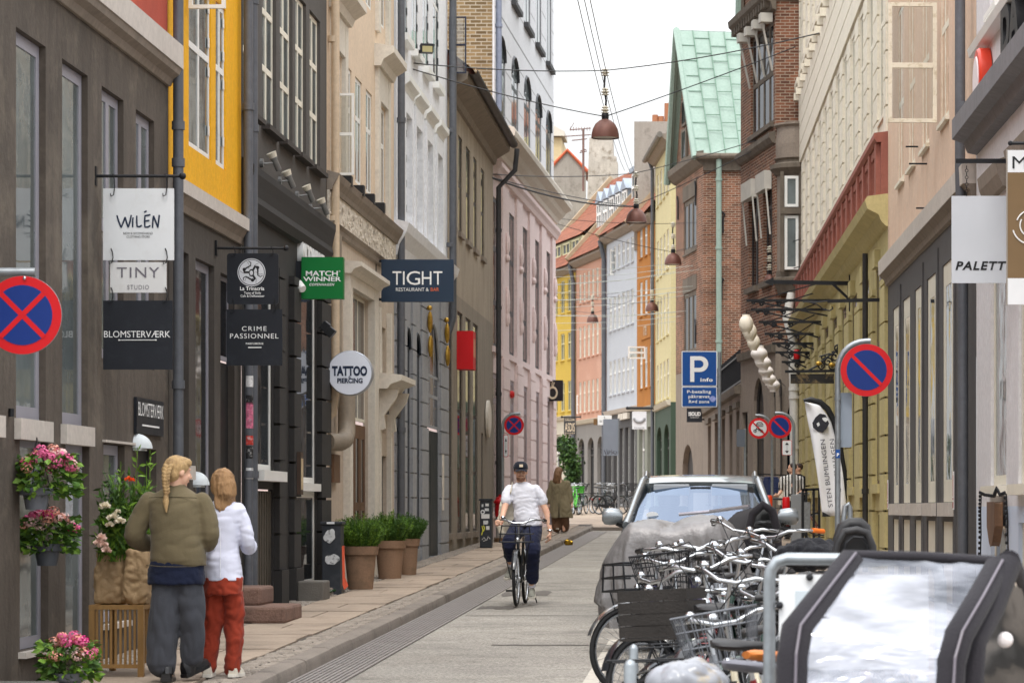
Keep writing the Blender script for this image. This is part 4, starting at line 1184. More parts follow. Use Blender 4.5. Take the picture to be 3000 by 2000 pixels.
 mb = MB(); mb.lathe([(.62, 9.95), (.66, 10.05), (.64, 10.1)], (1.95, 66.0, 0), 20)
 cx, cy = 1.98, 66.0
 def half(rz):
  m2 = MB()
  m2.loft([[(cx + r * math.cos(PI + PI * i / 14), cy + r * math.sin(PI + PI * i / 14), z) for i in range(15)] for r, z in rz], caps=False, closed=False)
  return m2
 half([(.5, 6.9), (.56, 7.1), (.66, 7.2), (.66, 7.26), (.55, 7.3), (.55, 7.45)]).build('oriel_base', STONED, h)
 half([(.56, 9.75), (.6, 9.8), (.7, 9.9), (.7, 10.0), (.55, 10.05), (.55, 10.1), (.6, 10.15)]).build('oriel_cornice', STONED, h)
 half([(.55, 10.1), (.56, 10.5), (.53, 10.9), (.6, 10.95), (.6, 11.0), (.2, 11.02)]).build('oriel_balcony', STONE, h)
 o_ = half([(.53, 7.4), (.53, 9.8)]).build('oriel_wall', STONE, h)
 gg = Fac(cx - .36, cy - .56, cx + .36, cy - .56, 'L')
 fo = window(gg, h, (0, .34, 7.45, 8.75), WHITE, 1, (), -.02, .07, GLASS2, None)
 window(gg, h, (0, .34, 8.95, 9.7), WHITE, 1, (), -.02, .07, GLASS2, None)
 mb = MB(); fbox(mb, gg, -.1, -.02, 7.4, 9.8, -.1, .06); fbox(mb, gg, .36, .44, 7.4, 9.8, -.1, .06); fbox(mb, gg, -.1, .44, 8.78, 8.93, -.1, .08); mb.build('oriel_mullion', STONED, h)
 rf = roof_plane('copper_roof', COPPER, h, g.P(-.2, 15.2, .1), g.P(2.4, 15.2, .1), g.P(2.4, 19.5, -3), g.P(-.2, 19.5, -3))
 mb = MB(); fbox(mb, g, -.2, 2.4, 15.1, 15.22, 0, .2); mb.build('gutter', STONED, h)
mk_bay_brick()
def mk_annex():
 f = Fac(.617, 70.46, -.44, 88.0, 'R')
 h = thing('stone_annex', 'single storey grey stone annex with an iron railing on its parapet', 'annex', f.base())
 ops = [(*f.uu(2157, 2166), pz(74) + .5, 4.3), (*f.uu(2137, 2146), pz(76) + .5, 4.3), (*f.uu(2114, 2124), pz(80) + .5, 4.3), (*f.uu(2094, 2104), pz(82) + .5, 4.3), (*f.uu(2074, 2083), pz(85) + .5, 4.3)]
 zt = f.zv(2140, 1140)
 wall(f, 'stone_wall', STONE, h, 0, f.L, pz(70) - .1, zt, ops, .3, shell=1.5)
 for o in ops: window(f, h, o, DWIN, 1, (.7,), .2, .06, GLASSD, STONED)
 mb = MB()
 for o in ops: fbox(mb, f, o[0] - .15, o[1] + .15, o[3] + .05, o[3] + .2, 0, .1)
 mb.build('lintel', STONED, h, split=True)
 band(f, 'parapet_ledge', STONED, h, 0, f.L, [(0, zt - .3), (.15, zt - .28), (.18, zt - .1), (0, zt - .05)])
 mb = MB(); a = .1
 while a < f.L - 1.0:
  mb.bar(f.P(a, zt, -.1), f.P(a, zt + .95, -.1), .03); a += .13
 for z in (.1, .8): mb.bar(f.P(.1, zt + z, -.1), f.P(f.L - 1, zt + z, -.1), .05)
 mb.build('railing', IRON, h)
mk_annex()
def mk_gable_brick():
 X0, Y0 = -.44, 88.0
 X1, Y1 = -1.4, 93.3
 f = Fac(X0, Y0, X1, Y1, 'R'); g = Fac(X0, Y0, 6, Y0, 'L')
 h = thing('church_hall', 'brown brick hall with a steep pale green copper roof and pointed street gable', 'hall', f.base())
 zS, zE = 6.3, g.zv(2080, 455)
 zG = f.zv(1982, 507)
 W = [(*f.uu(2003, 2040), f.zv(2010, 1040), f.zv(2010, 860)), (*f.uu(2003, 2040), f.zv(2010, 745), f.zv(2010, 590))]
 wall(f, 'brick_wall', RBRICK, h, 0, f.L, zS, zE, W, .2)
 for o in W: window(f, h, o, STONED, 3, (), .06, .16, GLASSD, STONED, sproj=.05)
 mb = MB()
 for o in W: fbox(mb, f, o[0] - .1, o[1] + .1, o[3], o[3] + .5, -.02, .02)
 mb.build('lintel', STONED, h, split=True)
 wall(g, 'brick_wall', RBRICK, h, 0, g.L, zS, zE, [], .2)
 wall(g, 'stone_wall', STONE, h, 0, g.L, pz(88) - .1, zS)
 A = [(f.L * .35, f.L * .75, pz(90), f.zv(2020, 1300), 1.0)]
 wall(f, 'stone_wall', STONE, h, 0, f.L, pz(88) - .1, zS, A, .4)
 o = A[0]; mb = MB(); fbox(mb, f, o[0], o[1], o[2], o[3], -.5, -.4); mb.build('door', DWIN, h)
 # gable triangle
 zP = f.zv(2008, 100)
 ap = f.L * .62
 mb = MB(); mb.uv = []
 pts = [(0, zE), (f.L, zE), (ap, zP)]
 mb.add([f.P(a, z) for a, z in pts], [(0, 1, 2)]); mb.uv += pts
 mb.build('gable', RBRICK, h)
 band(f, 'gable_cornice', STONED, h, -.1, f.L + .1, [(0, zE - .35), (.1, zE - .3), (.3, zE - .1), (.32, zE + .1), (0, zE + .15)])
 mb = MB()
 fbox(mb, f, ap - .5, ap + .5, zE + .25, zE + 1.3, .0, .08); fbox(mb, f, ap - .4, ap + .4, zE + 1.4, zE + 2.3, 0, .08)
 fbox(mb, f, ap - .22, ap + .22, zE + 2.45, zE + 3.0, 0, .06)
 o1 = mb.build('gable_window', STONED, h)
 mb = MB()
 for z0, z1 in ((zE + .35, zE + 1.2), (zE + 1.5, zE + 2.2)):
  for k in (-1, 0, 1): fbox(mb, f, ap + k * .24 - .08, ap + k * .24 + .08, z0, z1, .081, .09)
 mb.build('pane', GLASSD, o1)
 # roof planes: ridge runs back from the apex
 R_ = f.P(ap, zP); Rb = Vector((6, R_.y + 1.0, zP))
 E0 = f.P(-.12, zE, .25); E1 = Vector((6, E0.y, zE)); E2 = f.P(f.L + .12, zE, .25); E3 = Vector((6, E2.y + 1, zE))
 Rf = f.P(ap, zP + .1, .3)
 roof_plane('copper_roof', COPPER, h, E0, E1, Rb, Rf)
 roof_plane('copper_roof', COPPER, h, E2, E3, Rb, Rf)
 mb = MB()
 E0 = Vector(E0); E1 = Vector(E1); Rb = Vector(Rb)
 nn = (E1 - E0).cross(Rf - E0).normalized()
 if nn.y > 0: nn = -nn
 for k in range(0, 14):
  t = k / 14
  A_ = E0.lerp(E1, t); B_ = Rf.lerp(Rb, t)
  mb.bar(A_ + nn * .02, B_ + nn * .02, .022, .05)
 for j in range(1, 8):
  for k in range(14):
   s = (j + (.5 if k % 2 else 0)) / 8
   a = E0.lerp(Rf, s).lerp(E1.lerp(Rb, s), k / 14); b = E0.lerp(Rf, s).lerp(E1.lerp(Rb, s), (k + 1) / 14)
   mb.bar(a + nn * .012, b + nn * .012, .016, .025)
 mb.build('roof_seam', COPPERD, h)
 mb = MB(); mb.tube([f.P(f.L + .12, zE - .3, .28), f.P(ap, zP + .1, .32), f.P(-.12, zE - .1, .28)], .12, 6); mb.build('copper_edge', COPPER, h)
 mb = MB(); mb.tube([E0 + Vector((0, -.1, -.06)), E1 + Vector((0, -.1, -.06))], .1, 8); mb.build('gutter', STONED, h)
 mb = MB(); fbox(mb, g, 0, g.L, zE - .5, zE - .12, 0, .1); mb.build('eave_band', STONED, h)
 s = g.su(2106)
 pipe('copper_pipe', COPPER, h, [g.P(s, zE - .1, .2), g.P(s, zE - .7, .15), g.P(s, zS, .15), g.P(s, pz(88) + 2, .15)], .09, 10, (zE - .8, zE - 3, zE - 6))
 mb = MB()
 for (a, z) in ((g.su(2118), 10.6), (g.su(2114), 8.5)): mb.tube([g.P(a, z, .05), g.P(a, z + .5, .05), g.P(a + .06, z + .6, .05), g.P(a - .05, z + .7, .05)], .03, 6)
 for (a, z) in ((f.L * .2, zE - 1.5), (f.L * .85, zE - 1.6), (f.L * .2, zE - 6)): mb.tube([f.P(a, z, .06), f.P(a, z + .6, .06), f.P(a + .15, z + .8, .06)], .03, 6)
 mb.build('wall_anchor', IRON, h, split=True)
 # dark slit strip on the right pavement side
mk_gable_brick()
# ================================================================== HOUSES AT THE BEND
KREC = 1.0
FY = mat('far_yellow_plaster', rgb(201, 170, 68), .85, .05, .9, streak=.12, scol=rgb(175, 139, 53))
FP = mat('far_peach_plaster', rgb(197, 150, 127), .85, .06, .9, streak=.15, scol=rgb(175, 124, 104), stain=rgb(205, 166, 145), samt=.4, sscale=.5)
FB = mat('far_blue_plaster', rgb(186, 190, 196), .85, .04, .9, streak=.08, scol=rgb(153, 160, 172))
FO = mat('far_orange_plaster', rgb(171, 109, 35), .85, .08, .9, streak=.2, scol=rgb(139, 81, 24), stain=rgb(180, 119, 52), samt=.5)
FC = mat('far_pale_yellow_plaster', rgb(205, 193, 147), .85, .04, .9, streak=.08, scol=rgb(180, 165, 118))
SHOPW = mat('far_cream_shop', rgb(195, 187, 169), .85, .05, 1)
SHOPGR = mat('far_grey_shop', rgb(138, 134, 129), .85, .06, 1, streak=.15)
SHOPDK = mat('far_charcoal_shop', rgb(74, 73, 73), .8, .08, 1)
SHOPGN = mat('far_green_shop', rgb(58, 75, 60), .8, .08, 1)
OLDW = mat('old_whitewash', rgb(196, 188, 176), .9, .14, 1.4, streak=.35, scol=rgb(130, 122, 112), stain=rgb(112, 98, 80), samt=.7, sscale=2.5, bump=.8, bscale=9)
OLDG = mat('old_grey_render', rgb(164, 157, 147), .9, .08, 1.2, streak=.3, scol=rgb(120, 112, 104), stain=rgb(108, 100, 92), samt=.6, sscale=1.5, bump=.4)
SLATE = mat('blue_slate_trim', rgb(150, 160, 172), .6, .1, 2)
FG = glassmat('far_glass', (.05, .055, .055), .3, .7, ior=1.25)
CLAY = mat('clay_pot', rgb(160, 106, 74), .7, .1, 3)
def front(name, label, f, m, shop, rows, ncol, z_eave, z_shop, s0=.0, margin=.5, wfr=.55, side=None, frame=WHITE, cat='house', shop_arch=False, nshop=3, ridge=5.2, roof=True):
 h = thing(name, label, cat, f.base())
 pitch = (f.L - 2 * margin) / ncol; w = pitch * wfr
 ops = []
 for z0, z1 in rows:
  for k in range(ncol):
   c = margin + pitch * (k + .5); ops.append((c - w / 2, c + w / 2, z0, z1))
 wall(f, 'upper_wall', m, h, 0, f.L, z_shop, z_eave, ops, .12, shell=6)
 for o in ops: window(f, h, o, frame, 2, (.62,), .03, .05, FG, m, sproj=.06, sth=.06)
 so = []
 p2 = (f.L - .4) / nshop
 for k in range(nshop):
  c = .2 + p2 * (k + .5); e = (c - p2 * .33, c + p2 * .33, pz(f.P(c, 0).y) + .35, z_shop - .75)
  so.append(e + ((.5,) if shop_arch else ()))
 wall(f, 'shop_wall', shop, h, 0, f.L, pz(f.o.y) - .1, z_shop, so, .25)
 for o in so: window(f, h, o, DWIN if shop_arch else WHITE, 2, (.7,), .15, .07, GLASS, None, name='shop_window')
 band(f, 'shop_cornice', SHOPW if shop is not SHOPDK else BANDW, h, .02, f.L - .02, [(0, z_shop - .12), (.1, z_shop - .1), (.2, z_shop + .06), (0, z_shop + .1)])
 band(f, 'eave', BANDG, h, 0, f.L, [(0, z_eave - .2), (.12, z_eave - .18), (.34, z_eave), (.34, z_eave + .1), (0, z_eave + .12)])
 if roof:
  roof_plane('roof', TILE, h, f.P(0, z_eave + .1, .4), f.P(f.L, z_eave + .1, .4), f.P(f.L, z_eave + ridge, -ridge * .8), f.P(0, z_eave + ridge, -ridge * .8))
  MB().bar(f.P(f.L - .1, z_eave + .15, .4), f.P(f.L - .1, z_eave + ridge + .1, -ridge * .8), .3, .35).build('party_wall_coping', mat('old_coping', rgb(170, 152, 126), .9, .15, 2, stain=rgb(130, 108, 84)), h)
 return h
P_ = [(-1.6875, 100.0), (-2.415, 107.3), (-3.28, 112.1), (-4.82, 119.3), (-6.49, 125.7), (-9.2, 134.7)]
f1, f2, f3, f4, f5 = [Fac(*P_[i], *P_[i + 1], 'R') for i in range(5)]
def zr(f, u, *vs): return [f.zv(u, v) for v in vs]
# pale yellow
z = lambda v: f1.zv(1958, v)
h = front('townhouse', 'tall pale yellow house with a green shop below, its blank flank facing the camera', f1, FC, SHOPGN, [(z(562), z(464)), (z(785), z(670)), (z(977), z(854)), (z(1162), z(1050))], 4, f1.zv(1965, 400), z(1180), shop_arch=True, nshop=2, frame=CREAMP, roof=False)
g = Fac(*P_[0], P_[0][0] + 6, P_[0][1], 'L')
wall(g, 'flank_wall', FC, h, 0, g.L, z(1180), f1.zv(1965, 400), (), .1)
wall(g, 'shop_flank', SHOPGN, h, 0, g.L, pz(100) - .1, z(1180), (), .1)
pipe('drainpipe', ZINC, h, [f1.P(f1.L - .05, f1.zv(1920, 460), .3), f1.P(f1.L - .05, f1.zv(1920, 500), .12), f1.P(f1.L - .05, pz(107), .12)], .07, 8)
ze = f1.zv(1965, 400)
mb = MB(); mb.tube([f1.P(-.2, ze + .05, .42), f1.P(f1.L, ze + .05, .42)], .11, 8); mb.build('gutter', mat('old_gutter', rgb(112, 106, 98), .6, .2), h)
roof_plane('roof', TILE, h, f1.P(0, ze, .3), f1.P(f1.L, ze, .3), f1.P(f1.L, ze + 2.6, -5), f1.P(0, ze + 2.6, -5))
mb = MB(); c = at(1940, 420, 112); mb.bmm(c.x - 1.15, c.y, ze - 3, c.x + 1.35, c.y + 1.2, at(0, 356, 112).z); ch = mb.build('chimney', OLDG, h)
mb = MB(); c2 = at(1940, 356, 112)
for dx, top in ((-.3, 332), (.2, 298), (.34, 333), (-.06, 336)):
 mb.lathe([(.13, 0), (.12, (356 - top) / F * 112)], (c2.x + dx, c.y + .5, c2.z), 12)
mb.build('chimney_pot', CLAY, ch)
z = lambda v: f2.zv(1912, v)
h = front('townhouse', 'narrow ochre orange house between the pale yellow and the pale blue ones', f2, FO, mat('far_grey_green_shop', rgb(128, 130, 118), .8, .08), [(z(736), z(640)), (z(910), z(809)), (z(1128), z(1008))], 3, f2.zv(1918, 632), z(1192), frame=WHITE, nshop=2)
mb = MB(); fbox(mb, f2, 1.0, 3.6, z(985), z(945), .0, .05); mb.build('date_panel', FO, h)
lettering(h, '178', SHOPW, f2.P(2.3, z(975), .06), -f2.d, (0, 0, 1), .4, .8)
mb = MB(); p = f2.P(2.2, 0, .05); cf = Fac(p.x - .7, p.y - .1, p.x, p.y, 'L'); window(cf, h, (0, .7, z(1045), z(1008)), WHITE, 1, (.5,), -.03, .06, CLEAR, None, name='open_casement')
# long dormer
def dormers(h, f, n, z0, z1, back, face=WHITE, long=False):
 for k in range(n):
  a0 = f.L * (k + .12) / n; a1 = f.L * (k + .88) / n
  mb = MB(); fbox(mb, f, a0, a1, z0, z1, -back - 2.0, -back)
  c = (a0 + a1) / 2
  d = mb.build('dormer', SLATE, h)
  window(f, d, (a0 + .02, a1 - .02, z0 + .3, z1 - .05), face, 2, (.6,), back - .07, .1, FG, None)
  mb = MB()
  if long: fbox(mb, f, a0 - .15, a1 + .15, z1, z1 + .2, -back - 2.1, -back + .15)
  else: mb.prism([f.P(a0 - .1, z1, 0), f.P(a1 + .1, z1, 0), f.P(c, z1 + .5, 0)], -f.n * (back - .12), -f.n * (back + 2.0))
  mb.build('dormer_roof', SLATE, d)
ze = f2.zv(1918, 632)
dormers(h, f2, 2, ze + .9, ze + 2.6, 1.0, long=True)
z = lambda v: f3.zv(1860, v)
h = front('townhouse', 'pale blue grey house with three rows of six white windows above a charcoal shop', f3, FB, SHOPDK, [(z(762), z(690)), (z(943), z(843)), (z(1140), z(1037))], 6, f3.zv(1864, 655), z(1194), nshop=5, wfr=.62)
ze = f3.zv(1864, 655)
mb = MB()
for a0, a1 in ((1.5, 2.55), (2.7, 3.1), (3.25, 3.7)): fbox(mb, f3, a0, a1, z(1223), z(1205), .02, .14)
mb.build('shop_letter_board', OFFW, h, split=True)
dormers(h, f3, 2, ze + 1.0, ze + 2.9, 1.1, long=True)
mb = MB(); p = f3.P(5.6, 0, .05); cf = Fac(p.x - .1, p.y - .1, p.x + .8, p.y, 'L'); window(cf, h, (0, .8, z(775), z(700)), WHITE, 1, (.5,), -.03, .06, CLEAR, None, name='open_casement')
pipe('drainpipe', ZINC, h, [f3.P(f3.L, ze, .3), f3.P(f3.L, ze - .8, .12), f3.P(f3.L, pz(119), .12)], .1, 8)
z = lambda v: f4.zv(1768, v)
h = front('townhouse', 'salmon peach house with a red tiled roof and small gabled dormers, arched grey shop below', f4, FP, SHOPGR, [(z(865), z(776)), (z(1032), z(937)), (z(1198), z(1104))], 6, f4.zv(1772, 738), z(1226), shop_arch=True, nshop=3, frame=CREAMP)
ze = f4.zv(1772, 738)
dormers(h, f4, 5, ze + 1.2, ze + 2.8, 1.0)
p = f4.P(f4.L - .4, 0, .05); cf = Fac(p.x, p.y - .1, p.x + .85, p.y, 'L'); window(cf, h, (0, .85, z(1200), z(1142)), WHITE, 2, (.5,), -.03, .06, CLEAR, None, name='open_casement')
pipe('drainpipe', ZINC, h, [f4.P(f4.L, ze, .3), f4.P(f4.L, ze - .8, .12), f4.P(f4.L, pz(125), .12)], .1, 8)
z = lambda v: f5.zv(1680, v)
h = front('townhouse', 'bright yellow far house beside the peach one with a cream shop front', f5, FY, SHOPW, [(z(908), z(812)), (z(1048), z(970)), (z(1200), z(1113))], 6, f5.zv(1684, 785), z(1220), nshop=4, frame=mat('sage_frame', rgb(196, 190, 150), .6, .05))
ze = f5.zv(1684, 785)
mb = MB(); fbox(mb, f5, 0, f5.L, ze + .22, ze + 1.5, -3, -.3); d = mb.build('attic', mat('sage_attic', rgb(196, 194, 160), .7, .06), h)
for k in range(5):
 window(f5, d, (.3 + k * 1.8, 1.7 + k * 1.8, ze + .35, ze + 1.4), mat('sage_frame', rgb(196, 190, 150), .6, .05), 2, (.5,), -.0 + .22, .07, FG, None)
roof_plane('roof', TILE, h, f5.P(0, ze + 1.5, -.2), f5.P(f5.L, ze + 1.5, -.2), f5.P(f5.L, ze + 4.4, -4), f5.P(0, ze + 4.4, -4))
# houses behind the bend
h = thing('background_house', 'grey rendered blind gable with an orange tiled roof edge behind the yellow house', 'house', at(1668, 1400, 146))
g = Fac(at(1620, 0, 146).x, 146, at(1716, 0, 146).x, 146, 'L')
zt = lambda v: CZ + (CV - v) * 146 / F
mb = MB(); mb.uv = []
pts = [(0, zt(800)), (g.L, zt(800)), (g.L, zt(505)), (g.L * .5, zt(444)), (g.L * .42, zt(444)), (0, zt(492))]
mb.prism([g.P(a, z) for a, z in pts], (0, 0, 0), (0, .4, 0)); mb.uv = None
mb.build('gable', OLDG, h)
mb = MB(); mb.tube([g.P(-.1, zt(490), .05), g.P(g.L * .44, zt(440), .05), g.P(g.L + .1, zt(502), .05)], .1, 6); mb.build('tile_edge', mat('tile_edge', rgb(186, 92, 60), .8, .15), h)
roof_plane('roof', TILE, h, g.P(g.L + .2, zt(500), -.3), g.P(g.L + .2, zt(500), -8), g.P(g.L * .46, zt(442), -8), g.P(g.L * .46, zt(442), -.3))
h = thing('background_house', 'whitewashed house with a broad old chimney stack and red roofs behind the dormers', 'house', at(1768, 1400, 142))
def zb(v): return CZ + (CV - v) * 142 / F
x = lambda u: (u - CU) * 142 / F
mb = MB(); mb.loft([[(x(1716), 142, zb(700)), (x(1806), 142, zb(700)), (x(1806), 144, zb(700)), (x(1716), 144, zb(700))], [(x(1726), 142.2, zb(402)), (x(1794), 142.2, zb(402)), (x(1794), 143.8, zb(402)), (x(1726), 143.8, zb(402))]]); mb.build('chimney', OLDW, h)
mb = MB(); mb.bmm(x(1759), 140.6, zb(560), x(1812), 141.8, zb(484)); mb.bmm(x(1765), 140.7, zb(484), x(1808), 141.7, zb(468)); mb.build('chimney', OLDW, h)
mb = MB(); mb.bmm(x(1690), 139.5, 8, x(1860), 150, zb(600)); mb.build('wall', OLDG, h)
# distant pediment seen past the pink corner
h = thing('background_house', 'slice of a pale classical pediment and yellow brick seen past the pink corner', 'house', at(1625, 1400, 152))
a = at(1540, 335, 152); b = at(1654, 398, 152)
mb = MB(); mb.prism([Vector((a.x, 152, b.z)), Vector((b.x, 152, b.z)), Vector((b.x, 152, b.z + .25)), Vector((a.x, 152, a.z + .25))], (0, 0, 0), (0, 3, 0)); mb.build('pediment', OFFW, h)
mb = MB(); c = at(1645, 600, 152.3); mb.bmm(a.x, 152.3, pz(152), c.x, 160, b.z - .05); mb.build('wall', mat('pale_yellow_brick', rgb(206, 186, 146), .9, .12, 4), h)
# ================================================================== SIGNS, LAMPS AND WIRES
KREC = 1.0
NAVY = mat('navy_sign', rgb(34, 52, 72), .45, .05, 3)
BLKS = mat('black_sign', rgb(30, 33, 40), .5, .08, 5, stain=rgb(50, 54, 60), samt=.3, sscale=8)
WSIGN = mat('white_sign', rgb(228, 230, 231), .5, .03, 4, stain=rgb(200, 198, 190), samt=.25, sscale=3)
WSIGN2 = mat('greyed_white_sign', rgb(222, 221, 219), .5, .04, 5, stain=rgb(176, 168, 160), samt=.3, sscale=4)
GREENS = mat('green_sign', rgb(0, 112, 48), .4, .04, 3)
REDS = mat('red_sign', rgb(200, 12, 22), .4, .05, 3)
BLUES = mat('blue_sign', rgb(6, 44, 118), .4, .05, 3)
PBLUE = mat('parking_blue', rgb(14, 76, 148), .4, .04, 3)
BACKG = mat('sign_back_grey', rgb(142, 152, 164), .5, .04, 5, metal=.2)
ORNG = mat('orange_print', rgb(226, 110, 64), .5, .03)
CREAML = mat('cream_lettering', rgb(232, 214, 186), .5, .03)
RX90 = Matrix.Rotation(R(90), 3, 'X')
CX = Vector((1, 0, 0)); CZv = Vector((0, 0, 1))
def px(Y): return Y / F
def T(parent, s, m, uc, vb, cap, width, Y, out=.004, **kw):
 p = at(uc, vb, Y)
 return lettering(parent, s, m, p, CX, CZv, cap * px(Y), width * px(Y) if width else None, out=out, **kw)
def rrect(u0, v0, u1, v1, Y, r):
 out = []
 a = at(u0, v1, Y); b = at(u1, v0, Y)
 for cx, cz, t0 in ((b.x - r, b.z - r, 0), (a.x + r, b.z - r, 90), (a.x + r, a.z + r, 180), (b.x - r, a.z + r, 270)):
  for k in range(5):
   t = R(t0 + 22.5 * k); out.append(Vector((cx + r * math.cos(t), Y, cz + r * math.sin(t))))
 return out
def panel(parent, u0, v0, u1, v1, Y, m, th=.02, r=0, name='panel', bevel=0):
 mb = MB(); a = at(u0, v1, Y); b = at(u1, v0, Y)
 if r: mb.prism(rrect(u0, v0, u1, v1, Y, r), (0, 0, 0), (0, th, 0))
 else: mb.bmm(a.x, Y, a.z, b.x, Y + th, b.z)
 return mb.build(name, m, parent, bevel=bevel)
def board(name, label, cat, u0, v0, u1, v1, Y, m, th=.02, r=0, group=None, loc=None):
 t = thing(name, label, cat, loc or at((u0 + u1) / 2, v1, Y), group)
 panel(t, u0, v0, u1, v1, Y, m, th, r)
 return t
def disc(parent, name, m, c, r, th=.004, out=0.0, n=48):
 return MB().lathe([(r, 0), (r, th)], (c.x, c.y - out, c.z), n, RX90).build(name, m, parent)
def hook(parent, u, v0, v1, Y, m=IRON):
 a = at(u, v0, Y); b = at(u, v1, Y); h = a.z - b.z
 pts = [a + Vector((0, 0, .03)), a + Vector((.012, 0, .0)), (a + b) / 2 + Vector((.02, -.012, 0)), b + Vector((.01, -.014, .0)), b + Vector((-.012, -.012, -.01)), b + Vector((-.018, .0, .015))]
 MB().tube(pts, .0045, 6).build('hook', m, parent)
def bracket(label, u_wall, u_end, v, Y, r=.013, ball=.03, group=None):
 t = thing('sign_bracket', label, 'bracket', at(u_wall, v, Y), group)
 a = at(u_wall, v, Y); b = at(u_end, v, Y)
 MB().tube([a, b], r, 8).build('rod', IRON, t)
 MB().ball(b, ball, 10, 8).build('finial', IRON, t)
 sx = -1 if u_end > u_wall else 1
 MB().box(a, (.02, .06, .16)).build('wall_plate', IRON, t)
 return t
Y = 22.86
bracket('black iron rod with a ball end holding the white boards', 280, 535, 516, Y)
s = board('hanging_sign', 'large white clothing store board, topmost under its iron rod', 'sign', 302, 552, 509, 762, Y, WSIGN)
hook(s, 330, 520, 572, Y - .012); hook(s, 483, 520, 572, Y - .012)
# brush lettering drawn as strokes
def strokes(parent, m, lines, Y, w=.012, out=.004):
 mb = MB()
 for ln in lines:
  pts = [at(u, v, Y) + Vector((0, -out, 0)) for u, v in ln]
  n = len(pts)
  mb.tube(pts, [w * (.75 + .35 * math.sin(PI * (i + .4) / n)) for i in range(n)], 6, flat=.2, up=(0, -1, 0))
 return mb.build('lettering', m, parent)
strokes(s, LETTERN, [[(343, 631), (348, 648), (355, 667)], [(355, 667), (362, 650), (367, 636)], [(367, 636), (371, 652), (376, 666)], [(376, 666), (381, 650), (385, 630)],
 [(390, 637), (389, 650), (389, 666)], [(401, 632), (401, 650), (402, 664)], [(402, 664), (410, 664), (416, 660)],
 [(425, 631), (424, 648), (425, 666)], [(424, 632), (434, 631), (441, 629)], [(424, 648), (432, 647), (438, 646)], [(425, 666), (434, 665), (441, 661)], [(423, 622), (430, 618)],
 [(447, 668), (448, 650), (450, 632)], [(450, 632), (456, 648), (463, 667)], [(463, 667), (465, 648), (467, 630)]], Y, .0065)
T(s, 'NEW & SECONDHAND', LETTERK, 405, 687, 7, 86, Y); T(s, 'CLOTHING STORE', LETTERK, 405, 697, 7, 68, Y)
s = board('hanging_sign', 'small white studio board with thin grey capitals, middle of its chain', 'sign', 323, 768, 487, 857, Y, WSIGN2)
hook(s, 323 + 2, 738, 770, Y - .012); hook(s, 484, 738, 770, Y - .012)
GREYL_ = mat('grey_lettering', rgb(112, 108, 116), .5, .05)
T(s, 'TINY', GREYL_, 405, 813, 32, 124, Y, spacing=1.15); T(s, 'STUDIO', GREYL_, 405, 848, 14, 63, Y, spacing=1.2)
s = board('hanging_sign', 'square charcoal flower shop board at the bottom of the chain', 'sign', 302, 880, 506, 1082, Y, BLKS)
hook(s, 325, 852, 884, Y - .012); hook(s, 484, 852, 884, Y - .012)
T(s, 'BLOMSTERVÆRK', LETTERW, 402, 988, 20, 194, Y)
mb = MB(); mb.tube([at(349, 996, Y) + Vector((0, -.004, 0)), at(457, 996, Y) + Vector((0, -.004, 0))], .0035, 6)
for u in (349, 457): mb.ball(at(u, 996, Y) + Vector((0, -.004, 0)), .007, 8, 6)
mb.build('underline', LETTERW, s)
# flat flower shop sign on the wall
f = Fac(XL, 15.0, XL, 25.88, 'L')
a0, a1 = f.uu(391, 470); z0, z1 = f.zv(391, 1268), f.zv(391, 1162)
s = thing('wall_sign', 'charcoal flower shop plate fixed flat to the brown wall above the cellar door', 'sign', f.P(a0, z0))
mb = MB(); fbox(mb, f, a0, a1, z0, z1, .004, .03); mb.build('panel', BLKS, s)
lettering(s, 'BLOMSTERVÆRK', LETTERW, f.P((a0 + a1) / 2, z0 + .16, .032), f.d, CZv, .13, a1 - a0 - .08)
mb = MB(); fbox(mb, f, a0 + .22, a1 - .22, z0 + .07, z0 + .085, .031, .035); mb.build('underline', LETTERW, s)
Y = 28.3
bracket('black iron rod holding the Sicilian cafe board', 634, 838, 727, Y)
s = board('hanging_sign', 'black cafe board with a white three legged emblem in a circle', 'sign', 665, 742, 816, 891, Y, BLKS, r=.03)
hook(s, 684, 730, 748, Y - .012); hook(s, 795, 730, 748, Y - .012)
c = at(737, 798, Y)
disc(s, 'emblem', mat('emblem_white', rgb(214, 216, 220), .5, .05), c, 41 * px(Y), .003)
disc(s, 'emblem_ring', BLKS, c, 38.5 * px(Y), .0035); disc(s, 'emblem_field', mat('emblem_white', rgb(214, 216, 220), .5, .05), c, 36.5 * px(Y), .004)
mb = MB(); k = px(Y)
for t in range(3):
 a = R(90 + 120 * t); rot = Matrix.Rotation(a, 3, 'Y')
 def q(x, z): return c + rot @ Vector((x * k, 0, z * k)) + Vector((0, -.005, 0))
 mb.tube([q(6, 3), q(18, 10), q(24, 6), q(18, -6), q(12, -16), q(16, -24), q(24, -24)], [.010, .012, .009, .008, .006, .005, .004], 6, flat=.15, up=(0, -1, 0))
 mb.tube([q(6, 3), q(20, 14), q(31, 13)], [.002] * 3, 5); mb.tube([q(-2, 12), q(6, 24), q(4, 33)], [.002] * 3, 5)
 mb.ball(q(-14, 18), (5 * k, .003, 5 * k), 8, 6)
mb.ball(c + Vector((0, -.006, -.004)), (8 * k, .004, 11 * k), 12, 8)
mb.build('emblem_figure', LETTERK, s)
mb = MB(); mb.ball(c + Vector((0, -.011, -.006)), (5 * k, .003, 7 * k), 10, 8); mb.build('emblem_face', mat('emblem_white', rgb(214, 216, 220), .5, .05), s)
